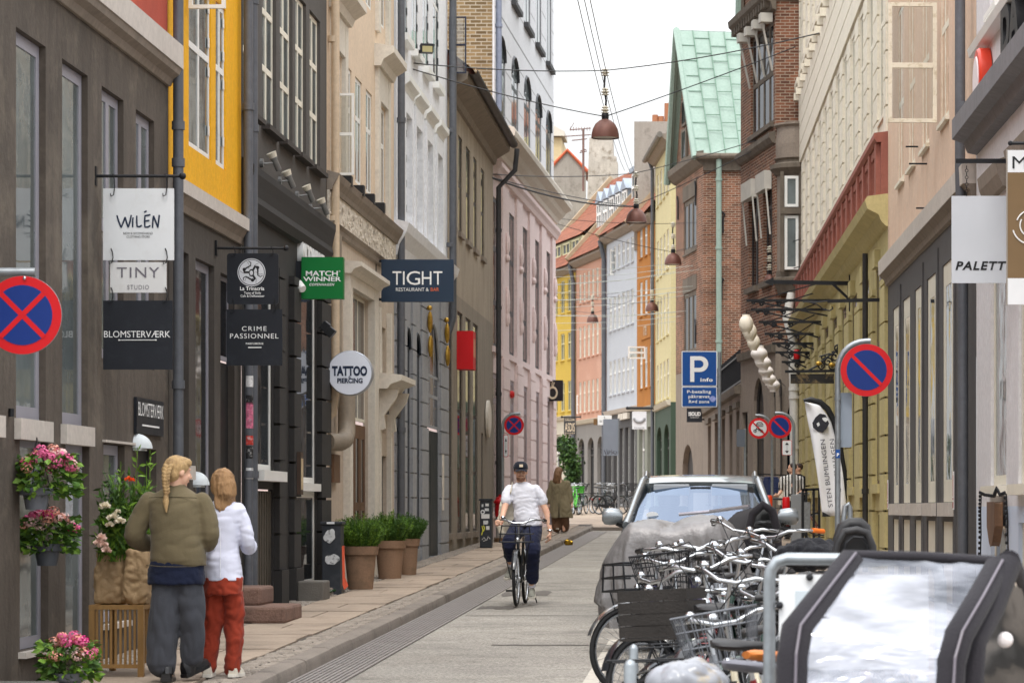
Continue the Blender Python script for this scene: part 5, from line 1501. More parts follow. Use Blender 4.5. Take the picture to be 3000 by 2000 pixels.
T(s, 'La Trinacria', LETTERW, 739, 850, 11, 71, Y, bold=.02); T(s, 'Taste of Sicily', LETTERW, 740, 861, 7, 50, Y, bold=.01); T(s, 'Cafe & Delikatesser', LETTERW, 740, 870, 7, 70, Y, bold=.01)
s = board('hanging_sign', 'black perfumery board hanging below the cafe board', 'sign', 664, 906, 827, 1070, Y, BLKS)
hook(s, 681, 884, 914, Y - .012); hook(s, 803, 884, 912, Y - .012)
T(s, 'CRIME', LETTERW, 745, 969, 14, 72, Y, spacing=1.25); T(s, 'PASSIONNEL', LETTERW, 745, 991, 15, 142, Y, spacing=1.15); T(s, 'PARFUMERIE', LETTERW, 746, 1009, 6, 51, Y, bold=.02, spacing=1.2)
mb = MB(); mb.bmm(at(727, 0, Y).x, Y - .005, at(0, 1019, Y).z, at(766, 0, Y).x, Y - .001, at(0, 1016, Y).z); mb.build('underline', LETTERW, s)
Y = 33.7
s = board('projecting_sign', 'square green football shop sign with white capitals', 'sign', 883, 753, 1005, 875, Y, GREENS, .14)
mb = MB(); a = at(860, 870, Y + .07); b = at(884, 765, Y + .07); mb.bmm(a.x, Y + .04, a.z, b.x, Y + .12, b.z); mb.build('mount', BLKS, s)
T(s, 'MATCH', LETTERW, 943, 808, 15, 94, Y, bold=.022); T(s, 'WINNER', LETTERW, 944, 823.5, 13, 111, Y, bold=.022); T(s, 'COPENHAGEN', LETTERW, 943, 837, 7.5, 73, Y, shear=.25, bold=.02, spacing=1.15); T(s, '®', LETTERW, 995, 797, 5, 6, Y)
t = thing('camera', 'small white dome camera left of the green football sign', 'camera', at(870, 845, 33.5))
mb = MB(); mb.tube([at(858, 838, 33.6), at(876, 838, 33.6), at(888, 847, 33.55)], [.07, .075, .045], 12); mb.build('housing', WHITE, t, smooth=50)
Y = 41.6
s = board('projecting_sign', 'navy restaurant and bar sign with thin white capitals', 'sign', 1117, 760, 1329, 884, Y, NAVY, .08)
mb = MB()
for v in (765, 877): mb.bar(at(1098, v, Y + .04), at(1118, v, Y + .04), .04)
mb.bar(at(1100, 760, Y + .04), at(1100, 890, Y + .04), .03)
mb.build('mount', IRON, s)
for ch, uc, w in (('T', 1163, 26), ('I', 1183, 5), ('G', 1211, 40), ('H', 1250, 28), ('T', 1283, 26)): T(s, ch, LETTERW, uc, 834, 42, w, Y)
T(s, 'RESTAURANT &', LETTERW, 1208, 853, 11, 96, Y); T(s, 'BAR', ORNG, 1274, 853, 11, 24, Y)
Y = 36.3
s = thing('projecting_sign', 'round white illuminated tattoo and piercing sign with dark lettering', 'sign', at(1027, 1160, Y))
c = at(1027, 1093, Y); r = 66 * px(Y)
MB().lathe([(r * .9, -.1), (r, -.08), (r, .06), (r * .97, .075)], c, 48, RX90).build('casing', mat('silver_casing', rgb(170, 174, 182), .35, .05, metal=.5), s, smooth=40)
disc(s, 'face', mat('opal_face', rgb(226, 230, 240), .35, .02), c, r * .955, .02, .07)
T(s, 'TATTOO', LETTERN, 1027, 1100, 27, 103, Y, out=.095, bold=.05); T(s, '&', LETTERN, 1027, 1109, 8, 8, Y, out=.095); T(s, 'PIERCING', LETTERN, 1028, 1122, 14, 74, Y, out=.095, bold=.04)
mb = MB()
for v in (1057, 1125): mb.tube([at(940, v, Y), at(972, v, Y)], .012, 8)
mb.build('mount', GALV, s)
Y = 54.6
s = thing('projecting_sign', 'plain bright red box sign on the taupe house', 'sign', at(1362, 1081, Y))
mb = MB(); a = at(1338, 1081, Y); b = at(1386, 969, Y); mb.bmm(a.x, Y, a.z, b.x, Y + .6, b.z); mb.build('box', REDS, s)
mb = MB(); mb.bmm(b.x, Y + .12, a.z + .25, b.x + .003, Y + .48, b.z - .15); mb.build('side_print', mat('side_print', rgb(206, 150, 120), .6, .4, 30), s)
Y = 78
s = board('projecting_sign', 'black square jewellery sign with a cream crowned O at the pink corner', 'sign', 1591, 1113, 1649, 1174, Y, mat('plum_black_sign', rgb(40, 34, 38), .5, .05), .15)
mb = MB(); c = at(1619, 1150, Y - .004); mb.torus((0, 0, 0), 1, .2, 'y', 28, 6); k = px(Y); mb.xf(Matrix.Translation(c) @ Matrix.Diagonal((12.5 * k, .02, 16 * k, 1))); mb.build('ring_mark', CREAML, s)
mb = MB()
for dx, h_ in ((-4, 9), (0, 12), (4, 9)): mb.bar(at(1619 + dx * .45, 1131, Y - .004), at(1619 + dx * 1.1, 1131 - h_, Y - .004), .016); mb.ball(at(1619 + dx * 1.1, 1130 - h_, Y - .004), .016, 6, 5)
mb.build('crown_mark', CREAML, s)
def noparking(parent, c, r, cross=True):
 disc(parent, 'sign_plate', mat('sign_plate_back', rgb(150, 154, 158), .5, .05, metal=.3), c, r, .012, -.012)
 disc(parent, 'red_ring', REDS, c, r * .995, .004)
 disc(parent, 'blue_field', BLUES, c, r * .765, .003, .004)
 mb = MB(); L_ = r * .79; w = r * .13
 for k, sgn in enumerate((1, -1) if cross else (1,)):
  d = Vector((1, 0, -sgn)).normalized()
  mb.bar(c + Vector((0, -.0085 - .0008 * k, 0)) - d * L_, c + Vector((0, -.0085 - .0008 * k, 0)) + d * L_, .002, w * 1.0, up=(0, 0, 1)) if False else mb.add([c + Vector((0, -.0085 - .0008 * k, 0)) + d * (a * L_) + Vector((d.z, 0, -d.x)) * (b * w / 2) for a, b in ((-1, -1), (1, -1), (1, 1), (-1, 1))], [(0, 1, 2, 3)])
 mb.build('red_bar' if not cross else 'red_cross', REDS, parent)
def mast(parent, pts, r=.03, name='pole'):
 return MB().tube(pts, r, 12).build(name, GALV, parent, smooth=60)
def arch_pole(parent, x0, x1, y, z0, ztop, r=.03):
 """pole with its head bent over sideways"""
 s = 1 if x1 > x0 else -1; R_ = min(.3, abs(x1 - x0)); pts = [Vector((x0, y, z0)), Vector((x0, y, ztop - R_))]
 for k in range(1, 8): t = R(90 * k / 7); pts.append(Vector((x0 + s * R_ * (1 - math.cos(t)), y, ztop - R_ + R_ * math.sin(t))))
 pts.append(Vector((x1 + s * .04, y, ztop)))
 return mast(parent, pts, r)
Y = 17.4
c = at(66, 923, Y); s = thing('road_sign', 'large no stopping sign with a red cross cut off by the left edge', 'road sign', (-5.1, Y + .06, pz(Y)))
noparking(s, c, 115 * px(Y)); arch_pole(s, c.x - .62, c.x + .03, Y + .05, pz(Y) - .05, at(0, 795, Y).z, .028)
mb = MB(); p = at(73, 815, Y); mb.ball(p + Vector((0, -.01, 0)), .012, 8, 6); mb.build('bolt', CHROME, s)
Y = 62
c = at(1506, 1245, Y); s = thing('road_sign', 'small no stopping sign with cross and arrow plate beside the pink house', 'road sign', (at(1472, 0, Y).x, Y + .06, pz(Y)))
noparking(s, c, 29 * px(Y)); arch_pole(s, at(1472, 0, Y).x, c.x + .1, Y + .05, pz(Y) - .05, at(0, 1211, Y).z, .035)
def arrow_plate(parent, u0, v0, u1, v1, Y):
 panel(parent, u0, v0, u1, v1, Y + .01, mat('red_edge', rgb(190, 40, 50), .5, .04), .012, .02, 'plate_edge')
 panel(parent, u0 + 1.5, v0 + 1.5, u1 - 1.5, v1 - 1.5, Y + .004, WSIGN, .006, .015, 'plate')
 mb = MB(); uc = (u0 + u1) / 2; q = lambda u, v: at(u, v, Y - .002); w = (u1 - u0) * .2; hh = (v1 - v0)
 mb.bar(q(uc, v0 + hh * .25), q(uc, v1 - hh * .25), .025, .003)
 for v, d in ((v0 + hh * .14, 1), (v1 - hh * .14, -1)): mb.poly([q(uc, v), q(uc - w, v + d * hh * .16), q(uc + w, v + d * hh * .16)])
 mb.build('arrow', LETTERK, parent)
arrow_plate(s, 1475, 1273, 1489, 1338, Y)
Y = 26
c = at(2539, 1084, Y); s = thing('road_sign', 'large no parking sign with one red bar in front of the grey shop', 'road sign', (at(2455, 0, Y).x, Y + .06, pz(Y)))
noparking(s, c, 77 * px(Y), False)
arch_pole(s, at(2455, 0, Y).x, c.x, Y + .06, pz(Y) - .05, at(0, 998, Y).z, .027)
mb = MB(); mb.prism(rrect(2458, 1150, 2496, 1310, Y + .1, .02), (0, 0, 0), (0, .006, 0)); mb.build('sub_plate', BACKG, s)
mb = MB()
for v in (1168, 1292):
 mb.lathe([(.033, -.014), (.033, .014)], at(2455, v, Y + .06), 12)
mb.build('clamp', GALV, s)
mb = MB(); p = at(2449, 1341, Y); mb.bmm(at(2448.5, 0, Y).x, Y + .028, at(0, 1341, Y).z, at(2461.5, 0, Y).x, Y + .034, at(0, 1316, Y).z); mb.build('sticker', PBLUE, s)
T(s, 'P', LETTERW, 2455, 1336, 10, 7, Y + .026, bold=.03)
Y = 57
c = at(2285, 1249, Y); s = thing('road_sign', 'small no parking sign with one red bar and an arrow plate', 'road sign', (at(2326, 0, Y).x, Y + .06, pz(Y)))
noparking(s, c, 34.5 * px(Y), False); arch_pole(s, at(2326, 0, Y).x, c.x - .06, Y + .06, pz(Y) - .05, at(0, 1209, Y).z, .032); arrow_plate(s, 2291, 1289, 2320, 1333, Y)
Y = 60
c = at(2223, 1254, Y); s = thing('road_sign', 'white round no motor vehicles sign with red rim', 'road sign', (at(2262, 0, Y).x, Y + .06, pz(Y)))
r = 30 * px(Y)
disc(s, 'red_ring', mat('red_rim', rgb(214, 24, 30), .4, .04), c, r, .012); disc(s, 'white_field', WSIGN, c, r * .76, .004, .012)
arch_pole(s, at(2262, 0, Y).x, c.x - .03, Y + .06, pz(Y) - .05, at(0, 1216, Y).z, .03)
mb = MB(); k = r / 30; q = lambda x, z: c + Vector((x * k, -.018, z * k))
for ln in ([(-7, 6), (-7, 11), (-3, 17), (8, 17), (12, 11), (12, 6), (-7, 6)], [(-5, 11), (10, 11)]): mb.tube([q(*p) for p in ln], 1.1 * k, 5)
for x in (-11, 8): mb.tube([q(x + 4 * math.cos(t * PI / 5), -8 + 4 * math.sin(t * PI / 5)) for t in range(11)], .9 * k, 5)
mb.tube([q(-11, -8), q(-7, -2), q(3, -2), q(8, -8)], 1.2 * k, 5); mb.tube([q(-6, 1), q(-8, -3)], k, 5); mb.tube([q(-2, -5), q(4, -5)], 2 * k, 5)
mb.build('vehicle_symbol', LETTERK, s)
mb = MB(); d = Vector((1, 0, -1)).normalized(); e = Vector((d.z, 0, -d.x)); mb.add([c + Vector((0, -.022, 0)) + d * (a * r * .78) + e * (b * r * .07) for a, b in ((-1, -1), (1, -1), (1, 1), (-1, 1))], [(0, 1, 2, 3)]); mb.build('red_bar', mat('red_rim', rgb(214, 24, 30), .4, .04), s)
Y = 69
s = thing('road_sign', 'blue parking information sign with a large white P', 'road sign', (at(2108, 0, Y).x, Y + .06, pz(Y)))
mast(s, [(at(2108, 0, Y).x, Y + .07, pz(Y) - .05), (at(2108, 0, Y).x, Y + .07, at(0, 1030, Y).z)], .042)
for v0, v1 in ((1028, 1131), (1132, 1192)):
 panel(s, 1997, v0, 2101, v1, Y + .02, WSIGN, .015, .03, 'plate_edge'); panel(s, 1999.5, v0 + 2.5, 2098.5, v1 - 2.5, Y + .013, PBLUE, .006, .02, 'plate')
mb = MB(); mb.bmm(at(2022, 0, Y).x, Y + .008, at(0, 1118, Y).z, at(2034, 0, Y).x, Y + .012, at(0, 1043, Y).z)
n = 14; o1 = []; i1 = []
for j in range(n + 1):
 t = PI / 2 - PI * j / n
 o1.append(at(2051 + 24 * math.cos(t), 1066 - 23 * math.sin(t), Y + .008)); i1.append(at(2049 + 12 * math.cos(t), 1066 - 11 * math.sin(t), Y + .008))
o1 = [at(2034, 1043, Y + .008)] + o1 + [at(2034, 1089, Y + .008)]; i1 = [at(2034, 1055, Y + .008)] + i1 + [at(2034, 1077, Y + .008)]
for j in range(len(o1) - 1): mb.quad(o1[j], o1[j + 1], i1[j + 1], i1[j])
mb.build('letter_p', LETTERW, s)
T(s, 'info', LETTERW, 2070, 1117, 11, 36, Y + .01, bold=.03, spacing=1.15)
for tx, v, w in (('P-betaling', 1151, 70), ('påkrævet', 1165, 62), ('Rød zone', 1180, 60)): T(s, tx, LETTERW, 2048, v, 9, w, Y + .01, bold=.025, spacing=1.1)
mb = MB(); c = at(2088, 1168, Y + .006); mb.prism([c + Vector((math.cos(t) * 9 * px(Y) * (1 + .15 * math.cos(4 * t)), 0, math.sin(t) * 9 * px(Y))) for t in [k * PI / 8 for k in range(16)]], (0, 0, 0), (0, .003, 0)); mb.build('sticker', mat('lilac_sticker', rgb(150, 160, 214), .5, .3, 40), s)
for (u0, v0, u1, v1, up, Y, lb) in ((2158, 1257, 2183, 1308, 2183, 62, 'small dark grey back of a sign on a thin pole by the stone arches'), (1767, 1227, 1810, 1334, 1812, 84, 'tall pale grey back of a sign with a scribbled tag')):
 s = thing('road_sign', lb, 'road sign', (at(up, 0, Y).x, Y + .05, pz(Y)))
 mb = MB(); mb.prism(rrect(u0, v0, u1, v1, Y, .03), (0, 0, 0), (0, .012, 0)); mb.build('plate', BACKG if u0 < 2000 else mat('dark_sign_back', rgb(92, 98, 106), .5, .06), s)
 mast(s, [(at(up, 0, Y).x, Y + .05, pz(Y) - .05), (at(up, 0, Y).x, Y + .05, at(0, v0 - 2, Y).z)], .03)
 if u0 < 2000: strokes(s, LETTERK, [[(1770, 1318), (1774, 1326), (1776, 1332)], [(1778, 1316), (1780, 1330)], [(1783, 1330), (1784, 1318), (1789, 1322), (1785, 1326)], [(1792, 1316), (1792, 1330), (1800, 1320), (1794, 1324), (1803, 1330), (1808, 1325), (1803, 1321)]], Y, .008)
Y = 112
s = board('hanging_sign', 'dark gallery sign with pale lettering under the yellow house', 'sign', 1652, 1224, 1687, 1272, Y, mat('dark_sign_far', rgb(62, 62, 64), .6, .05), .05)
T(s, 'GALLERI', CREAML, 1669.5, 1232, 6, 29, Y); T(s, 'ASDIS', CREAML, 1669.5, 1263, 26, 29, Y); T(s, 'GULD & SØLV', CREAML, 1669.5, 1270, 4, 31, Y)
bracket('thin dark rod above the gallery sign', 1702, 1646, 1221, Y, .03, .05)
Y = 108
s = board('projecting_sign', 'white box sign with black letters above the grey arcade', 'sign', 1751, 1216, 1792, 1244, Y, WSIGN, .2)
T(s, 'SK', LETTERK, 1761, 1237, 7, 9, Y); T(s, 'S', LETTERK, 1771, 1225, 6, 4, Y)
mb = MB(); a = at(1739, 1244, Y); b = at(1750, 1226, Y); mb.bmm(a.x, Y, a.z, b.x, Y + .2, b.z); mb.build('end_box', mat('rust_box', rgb(110, 82, 50), .7, .2), s)
Y = 98
s = board('hanging_sign', 'pale hairdresser board hanging from a horizontal pipe', 'sign', 1852, 1205, 1894, 1257, Y, mat('pale_board', rgb(226, 227, 230), .6, .03), .04)
T(s, 'FRISØR', mat('grey_print', rgb(150, 150, 152), .6, .05), 1873, 1256, 6, 31, Y)
mb = MB()
for k in range(15):
 t = R(200 + 140 * k / 14); mb.ball(at(1873 + 16 * math.cos(t), 1222 - 14 * math.sin(t), Y - .01), .05, 6, 4)
mb.build('wreath_print', mat('grey_print', rgb(150, 150, 152), .6, .05), s)
t = bracket('grey horizontal pipe carrying the hairdresser board', 1914, 1838, 1195, Y, .05, .06)
Y = 86
s = board('projecting_sign', 'small black sign with white capitals under the parking sign', 'sign', 2012, 1195, 2057, 1236, Y, BLKS, .15)
T(s, '!SOLID', LETTERW, 2035, 1217, 11, 36, Y, bold=.04); T(s, 'DENMARK', LETTERW, 2035, 1224, 3, 26, Y)
mb = MB()
for v in (1200, 1228): mb.bar(at(2056, v, Y + .08), at(2064, v, Y + .08), .05)
mb.build('mount', IRON, s)
Y = 25.0
s = board('hanging_sign', 'blank silver grey board with dark italic capitals on the right', 'sign', 2788, 574, 2965, 829, Y, mat('silver_board', rgb(206, 210, 216), .45, .03, 3), .02)
T(s, 'PALETT', LETTERK, 2874, 790, 25, 150, Y, shear=.22, bold=.03, spacing=1.15)
mb = MB()
for k in range(9): mb.torus(at(2832, 490 + k * 10, Y), .014, .003, 'y' if k % 2 else 'x', 10, 4)
mb.build('chain', IRON, s)
t = thing('sign_bracket', 'black horizontal bar carrying the silver grey board', 'bracket', at(2990, 472, Y))
MB().bar(at(2800, 472, Y), at(2990, 472, Y), .03, .04).build('rod', IRON, t); MB().box(at(2990, 472, Y), (.03, .08, .2)).build('wall_plate', IRON, t)
Y = 21.5
s = thing('hanging_sign', 'brown shop board with a white top panel at the right edge', 'sign', at(3020, 890, Y))
panel(s, 2949, 440, 3090, 505, Y, WSIGN, .02, name='top_panel'); panel(s, 2952, 505, 3088, 815, Y, mat('bronze_board', rgb(122, 98, 66), .5, .06), .02); panel(s, 2950, 815, 3090, 892, Y, WSIGN, .02, name='bottom_panel')
panel(s, 2948, 438, 2952, 894, Y - .006, mat('board_edge', rgb(150, 142, 132), .5, .05), .01, name='edge')
T(s, 'M', LETTERK, 2966, 494, 38, 40, Y, anchor='l');
mb = MB()
c = at(3022, 660, Y - .006)
for a0, a1, rr in ((.3, 2.8, .12), (2.6, 4.6, .09), (3.4, 6.0, .15)): mb.torus(c, rr, .006, 'y', 20, 5, a0, a1)
mb.build('monogram', LETTERW, s)
bracket('black rod above the brown shop board', 3090, 2960, 420, Y, .014, .02)
f = rfac(19.5, 28.3)
s = thing('wall_sign', 'round red and white light sign on the white shop wall', 'sign', f.P(f.su(2896), f.zv(2896, 330)))
a = f.su(2899); zc = (f.zv(2899, 143) + f.zv(2899, 330)) / 2; r = .32
MX = Matrix((f.d, Vector((0, 0, 1)), f.n)).transposed()
MB().lathe([(r, 0), (r, .1), (r * .93, .125), (r * .4, .13)], f.P(a, zc, .01), 36, MX).build('rim', mat('orange_red', rgb(208, 62, 40), .35, .06), s, smooth=40)
MB().lathe([(r * .78, 0), (r * .7, .015)], f.P(a, zc, .13), 36, MX).build('face', mat('opal_pink', rgb(238, 224, 226), .3, .02), s)
f3r = rfac(39.67, 65.8)
Y = 48
s = thing('feather_flag', 'tall white feather flag with a black head emblem and dark edge', 'flag', at(2440, 0, Y).to_2d().to_3d() + Vector((0, 0, pz(Y))))
Lp = [(2357, 1177), (2366, 1230), (2378, 1290), (2390, 1360), (2400, 1430), (2409, 1512)]
Rp = [(2357, 1177), (2400, 1186), (2438, 1235), (2456, 1310), (2470, 1390), (2482, 1508)]
mb = MB(); n = 24
def lerpl(P, t):
 x = t * (len(P) - 1); i = min(int(x), len(P) - 2); q = x - i
 return (P[i][0] + (P[i + 1][0] - P[i][0]) * q, P[i][1] + (P[i + 1][1] - P[i][1]) * q)
def flagp(t, w):
 a = lerpl(Lp, t); b = lerpl(Rp, t); u = a[0] + (b[0] - a[0]) * w; v = a[1] + (b[1] - a[1]) * w
 return at(u, v, Y + .05 * math.sin(w * 5 + t * 7))
rows = [[flagp(t / n, w / 6) for w in range(7)] for t in range(n + 1)]
mb.loft(rows, caps=False, closed=False)
fl = mb.build('cloth', mat('flag_cloth', rgb(244, 244, 248), .8, .03, 3), s, smooth=60)
so = fl.modifiers.new('thickness', 'SOLIDIFY'); so.thickness = .004
mb = MB(); edge = [at(2354, 1174, Y + .02), at(2375, 1170, Y + .02), at(2402, 1178, Y + .02), at(2425, 1198, Y + .02), at(2443, 1232, Y + .02), at(2460, 1300, Y + .02), at(2476, 1390, Y + .02), at(2488, 1490, Y + .02), at(2492, 1560, Y + .02)]
mb.tube(edge, [.035, .05, .055, .055, .05, .045, .04, .035, .03], 8, flat=.4, up=(0, -1, 0)); mb.build('pole_sleeve', BLACK, s, smooth=50)
mast(s, [at(2489, 1490, Y + .03), Vector((at(2494, 0, Y).x, Y + .03, pz(Y)))], .012)
mb = MB(); mb.prism([at(u, v, Y - .06) for u, v in ((2389, 1222), (2402, 1211), (2418, 1214), (2424, 1226), (2429, 1240), (2422, 1255), (2410, 1267), (2396, 1264), (2382, 1252), (2380, 1238))], (0, 0, 0), (0, .004, 0)); mb.build('head_emblem', mat('emblem_black', rgb(44, 44, 52), .7, .4, 30), s)
mb = MB(); mb.prism([at(u, v, Y - .068) for u, v in ((2408, 1224), (2419, 1222), (2428, 1228), (2419, 1236), (2412, 1231))], (0, 0, 0), (0, .003, 0)); mb.prism([at(u, v, Y - .068) for u, v in ((2392, 1240), (2399, 1236), (2402, 1244), (2396, 1250))], (0, 0, 0), (0, .003, 0)); mb.build('head_highlight', WSIGN, s)
def vtext(tx, u0, v0, u1, v1, cap):
 a = at(u0, v0, Y - .075); b = at(u1, v1, Y - .075); d = (b - a);
 lettering(s, tx, mat('flag_print', rgb(56, 60, 78), .7, .05), (a + b) / 2, d, Vector((-d.z, 0, d.x)) * 1.0, cap * px(Y), d.length)
vtext('STEN BUMLINGEN', 2440, 1484, 2416, 1286, 14); vtext('COPENHAGEN', 2465, 1442, 2443, 1285, 14)
mb = MB(); mb.prism([at(u, v, Y - .01) for u, v in ((2409, 1498), (2436, 1512), (2409, 1513))], (0, 0, 0), (0, .02, 0)); mb.build('hem_corner', BLACK, s)
def iron_scroll(mb, c, r, Y, turns=1.4, w=.014, sx=1, a0=0):
 pts = []
 for k in range(22):
  t = k / 21; rr = r * (1 - .8 * t); a = a0 + turns * 2 * PI * t
  pts.append(Vector((c.x + sx * rr * math.cos(a), Y, c.z + rr * math.sin(a))))
 mb.tube(pts, w, 5)
Y = 47.9
s = thing('sign_bracket', 'black arrow shaped iron arm braced against the yellow green wall', 'bracket', at(2490, 830, Y))
mb = MB(); mb.bar(at(2262, 826, Y), at(2488, 830, Y), .05, .07); mb.bar(at(2488, 826, Y), at(2488, 875, Y), .06); mb.bar(at(2440, 832, Y), at(2485, 874, Y), .045); mb.bar(at(2490, 805, Y), at(2490, 912, Y), .04)
mb.build('arm', IRON, s)
mb = MB(); mb.prism([at(2238, 827, Y), at(2266, 812, Y), at(2266, 838, Y)], (0, -.03, 0), (0, .03, 0)); mb.build('arrow_head', IRON, s)
s = thing('sign_bracket', 'plain black rod with a curled hook below the arrow arm', 'bracket', at(2588, 880, 40.6)); Y = 40.6
mb = MB(); mb.bar(at(2424, 882, Y), at(2588, 878, Y), .05); mb.bar(at(2588, 862, Y), at(2588, 898, Y), .05); mb.tube([at(2352, 884, Y), at(2390, 885, Y), at(2424, 882, Y)], .01, 6)
mb.build('rod', IRON, s)
mb = MB(); mb.tube([at(2368, 884, Y), at(2395, 892, Y), at(2412, 906, Y), at(2430, 910, Y), at(2440, 904, Y), at(2438, 898, Y)], .012, 6); mb.build('hook', IRON, s)
Y = 50.5
s = thing('sign_bracket', 'ornate wrought iron bracket with gilt leaves above a weathered black board', 'bracket', at(2460, 1087, Y))
mb = MB(); mb.bar(at(2300, 1088, Y), at(2455, 1086, Y), .05)
for (u, v, r, sx, a0) in ((2425, 1060, 14, 1, 0), (2445, 1045, 16, -1, 1), (2405, 1072, 11, -1, 2), (2440, 1072, 12, 1, 3), (2455, 1018, 14, -1, 2.5), (2412, 1048, 10, 1, 4)): iron_scroll(mb, at(u, v, Y), r * px(Y), Y, w=.016, sx=sx, a0=a0)
mb.tube([at(2370, 1084, Y), at(2400, 1068, Y), at(2428, 1042, Y), at(2450, 1030, Y), at(2460, 998, Y)], .02, 6); mb.tube([at(2400, 1044, Y), at(2430, 1036, Y), at(2452, 1040, Y)], .016, 6)
mb.build('scrollwork', IRON, s)
mb = MB()
for u, v in ((2399, 1064), (2437, 1068)): mb.ball(at(u, v, Y - .03), (.06, .03, .04), 8, 6)
mb.build('gilt_leaf', mat('gilding', rgb(196, 156, 70), .35, .25, 14, metal=.8), s)
s = thing('hanging_sign', 'weathered black board with worn gilt ends under the ornate bracket', 'sign', at(2380, 1124, Y))
panel(s, 2316, 1095, 2444, 1123, Y, mat('worn_black_board', rgb(34, 32, 30), .7, .2, 6, stain=rgb(170, 142, 92), samt=.6, sscale=5), .04)
mb = MB()
for u in (2342, 2418): mb.bar(at(u, 1086, Y + .02), at(u, 1096, Y + .02), .02)
mb.build('hook', IRON, s)
# a row of wrought iron brackets, one behind the other
for k in range(7):
 Y = 53.5 + k * 1.6; v = (880, 907, 943, 978, 1006, 1032, 1060)[k]; uw = 2100 + XRt(Y) * F / Y; ue = (2187, 2200, 2222, 2240, 2262, 2272, 2290)[k]
 s = thing('sign_bracket', 'wrought iron sign arm with scrolls in the row beside the lanterns', 'bracket', at(uw, v, Y), 'wrought iron arms in a row')
 mb = MB(); mb.bar(at(ue, v, Y), at(uw, v, Y), .05); mb.bar(at(ue + 30, v, Y), at(uw, v - 60, Y), .025); mb.bar(at(ue + 8, v, Y), at(uw - 10, v + 45, Y), .03)
 iron_scroll(mb, at(ue + 45, v + 10, Y), 8 * px(Y), Y, w=.02); iron_scroll(mb, at(ue + 95, v + 8, Y), 7 * px(Y), Y, w=.02, sx=-1); iron_scroll(mb, at(ue + 20, v + 7, Y), 5 * px(Y), Y, w=.016, sx=-1)
 mb.build('scrollwork', IRON, s)
OPAL = mat('rice_paper', rgb(240, 230, 212), .6, .03, 4, stretch=(1, 1, 18), bump=.25, bscale=14)
OPAL2 = mat('pale_rice_paper', rgb(240, 232, 226), .6, .03, 4, stretch=(1, 1, 18), bump=.25, bscale=14)
lb = ['tall cream paper lantern, first and highest of the descending string', 'second paper lantern of the string, mostly behind the first', 'third cream paper lantern of the string, barrel shaped', 'round white paper lantern, widest and fourth of the string', 'fifth paper lantern of the string, pinkish white', 'sixth paper lantern of the string, pale and round', 'seventh paper lantern of the string, next to lowest', 'lowest and last paper lantern of the string']
for k, (u, v, w, h_) in enumerate(((2186, 949, 42, 56), (2197, 972, 41, 54), (2208, 1002, 38, 48), (2224, 1036, 50, 49), (2236, 1062, 48, 45), (2244, 1087, 45, 40), (2253, 1110, 42, 38), (2266, 1128, 40, 38))):
 Y = 55 + k * 1.3; c = at(u, v, Y); s = thing('paper_lantern', lb[k], 'lantern', c, 'paper lanterns on a string')
 r = w / 2 * px(Y); hh = h_ / 2 * px(Y); n = 12; pw = .45 if k < 3 else .75
 MB().lathe([(r * max(.55, math.cos(PI / 2 * (2 * i / n - 1)) ** pw), hh * (2 * i / n - 1)) for i in range(n + 1)], c, 24).build('shade', OPAL if k < 3 else OPAL2, s, smooth=60)
 MB().lathe([(r * .5, hh), (r * .5, hh + .015)], c, 16).build('cap_ring', IRON, s)
 MB().tube([c + Vector((0, 0, hh)), c + Vector((.0, 0, hh + .12))], .006, 5).build('cord', IRON, s)
t = thing('cable', 'thin black cord carrying the paper lanterns', 'cable', at(2186, 915, 55))
MB().tube([at(2330, 905, 53), at(2240, 903, 54), at(2186, 912, 55), at(2224, 1000, 59), at(2266, 1100, 64), at(2300, 1130, 66)], .008, 5).build('cord', IRON, t)
t = thing('alarm_light', 'red alarm beacon on the pale pipe by the brick corner', 'alarm', at(2335, 1040, 63))
mb = MB(); mb.lathe([(.06, 0), (.075, .05), (.07, .19), (.05, .22)], at(2334, 1052, 63), 12); mb.build('lens', mat('red_lens', rgb(188, 16, 24), .3, .1), t)
mb = MB(); mb.box(at(2334, 1056, 63), (.14, .12, .06)); mb.build('base', IRON, t)
RUSTC = mat('copper_brown_shade', rgb(104, 68, 58), .5, .12, 5, metal=.25, stain=rgb(78, 50, 43), samt=.35, sscale=4)
INS = mat('porcelain', rgb(206, 200, 184), .4, .1, 8)
LW = 'domed copper brown street lamp '
lamps = [(1773, 350, 405, 41, 57, LW + 'nearest and largest, high over the street', [(1155, 180, 46), (1773, 207, 57), (2400, 98, 46)], [(1160, 188, 46), (1773, 342, 57), (2330, 138, 55)], 207),
 (1864, 611, 652, 30.5, 75, LW + 'second of the receding row, over the roofs', [(1430, 510, 63), (1858, 508, 75), (2345, 370, 66)], [(1432, 517, 63), (1855, 605, 75), (2340, 372, 66)], 508),
 (1972, 741, 775, 25, 90, LW + 'in front of the pale yellow house and brick hall', [(1563, 632, 78), (1960, 655, 90), (2130, 645, 88)], [(1563, 634, 78), (1968, 738, 90), (2120, 700, 88)], 655),
 (1910, 885, 911, 19, 106, LW + 'in front of the ochre orange house', [(1640, 860, 126), (1910, 862, 106), (1990, 882, 101)], [(1640, 880, 126), (1910, 884, 106), (1990, 883, 101)], 855),
 (1736, 919, 945, 17, 118, LW + 'in front of the salmon peach house', [(1640, 888, 126), (1741, 866, 118), (1850, 850, 113)], [(1640, 900, 126), (1738, 917, 118), (1850, 880, 113)], 868),
 (2256, 803, 834, 20, 67, LW + 'pinkish, against the dark brick house', [(2180, 770, 72), (2257, 728, 67), (2345, 700, 65)], [(2180, 800, 72), (2256, 800, 67), (2345, 780, 65)], 728)]
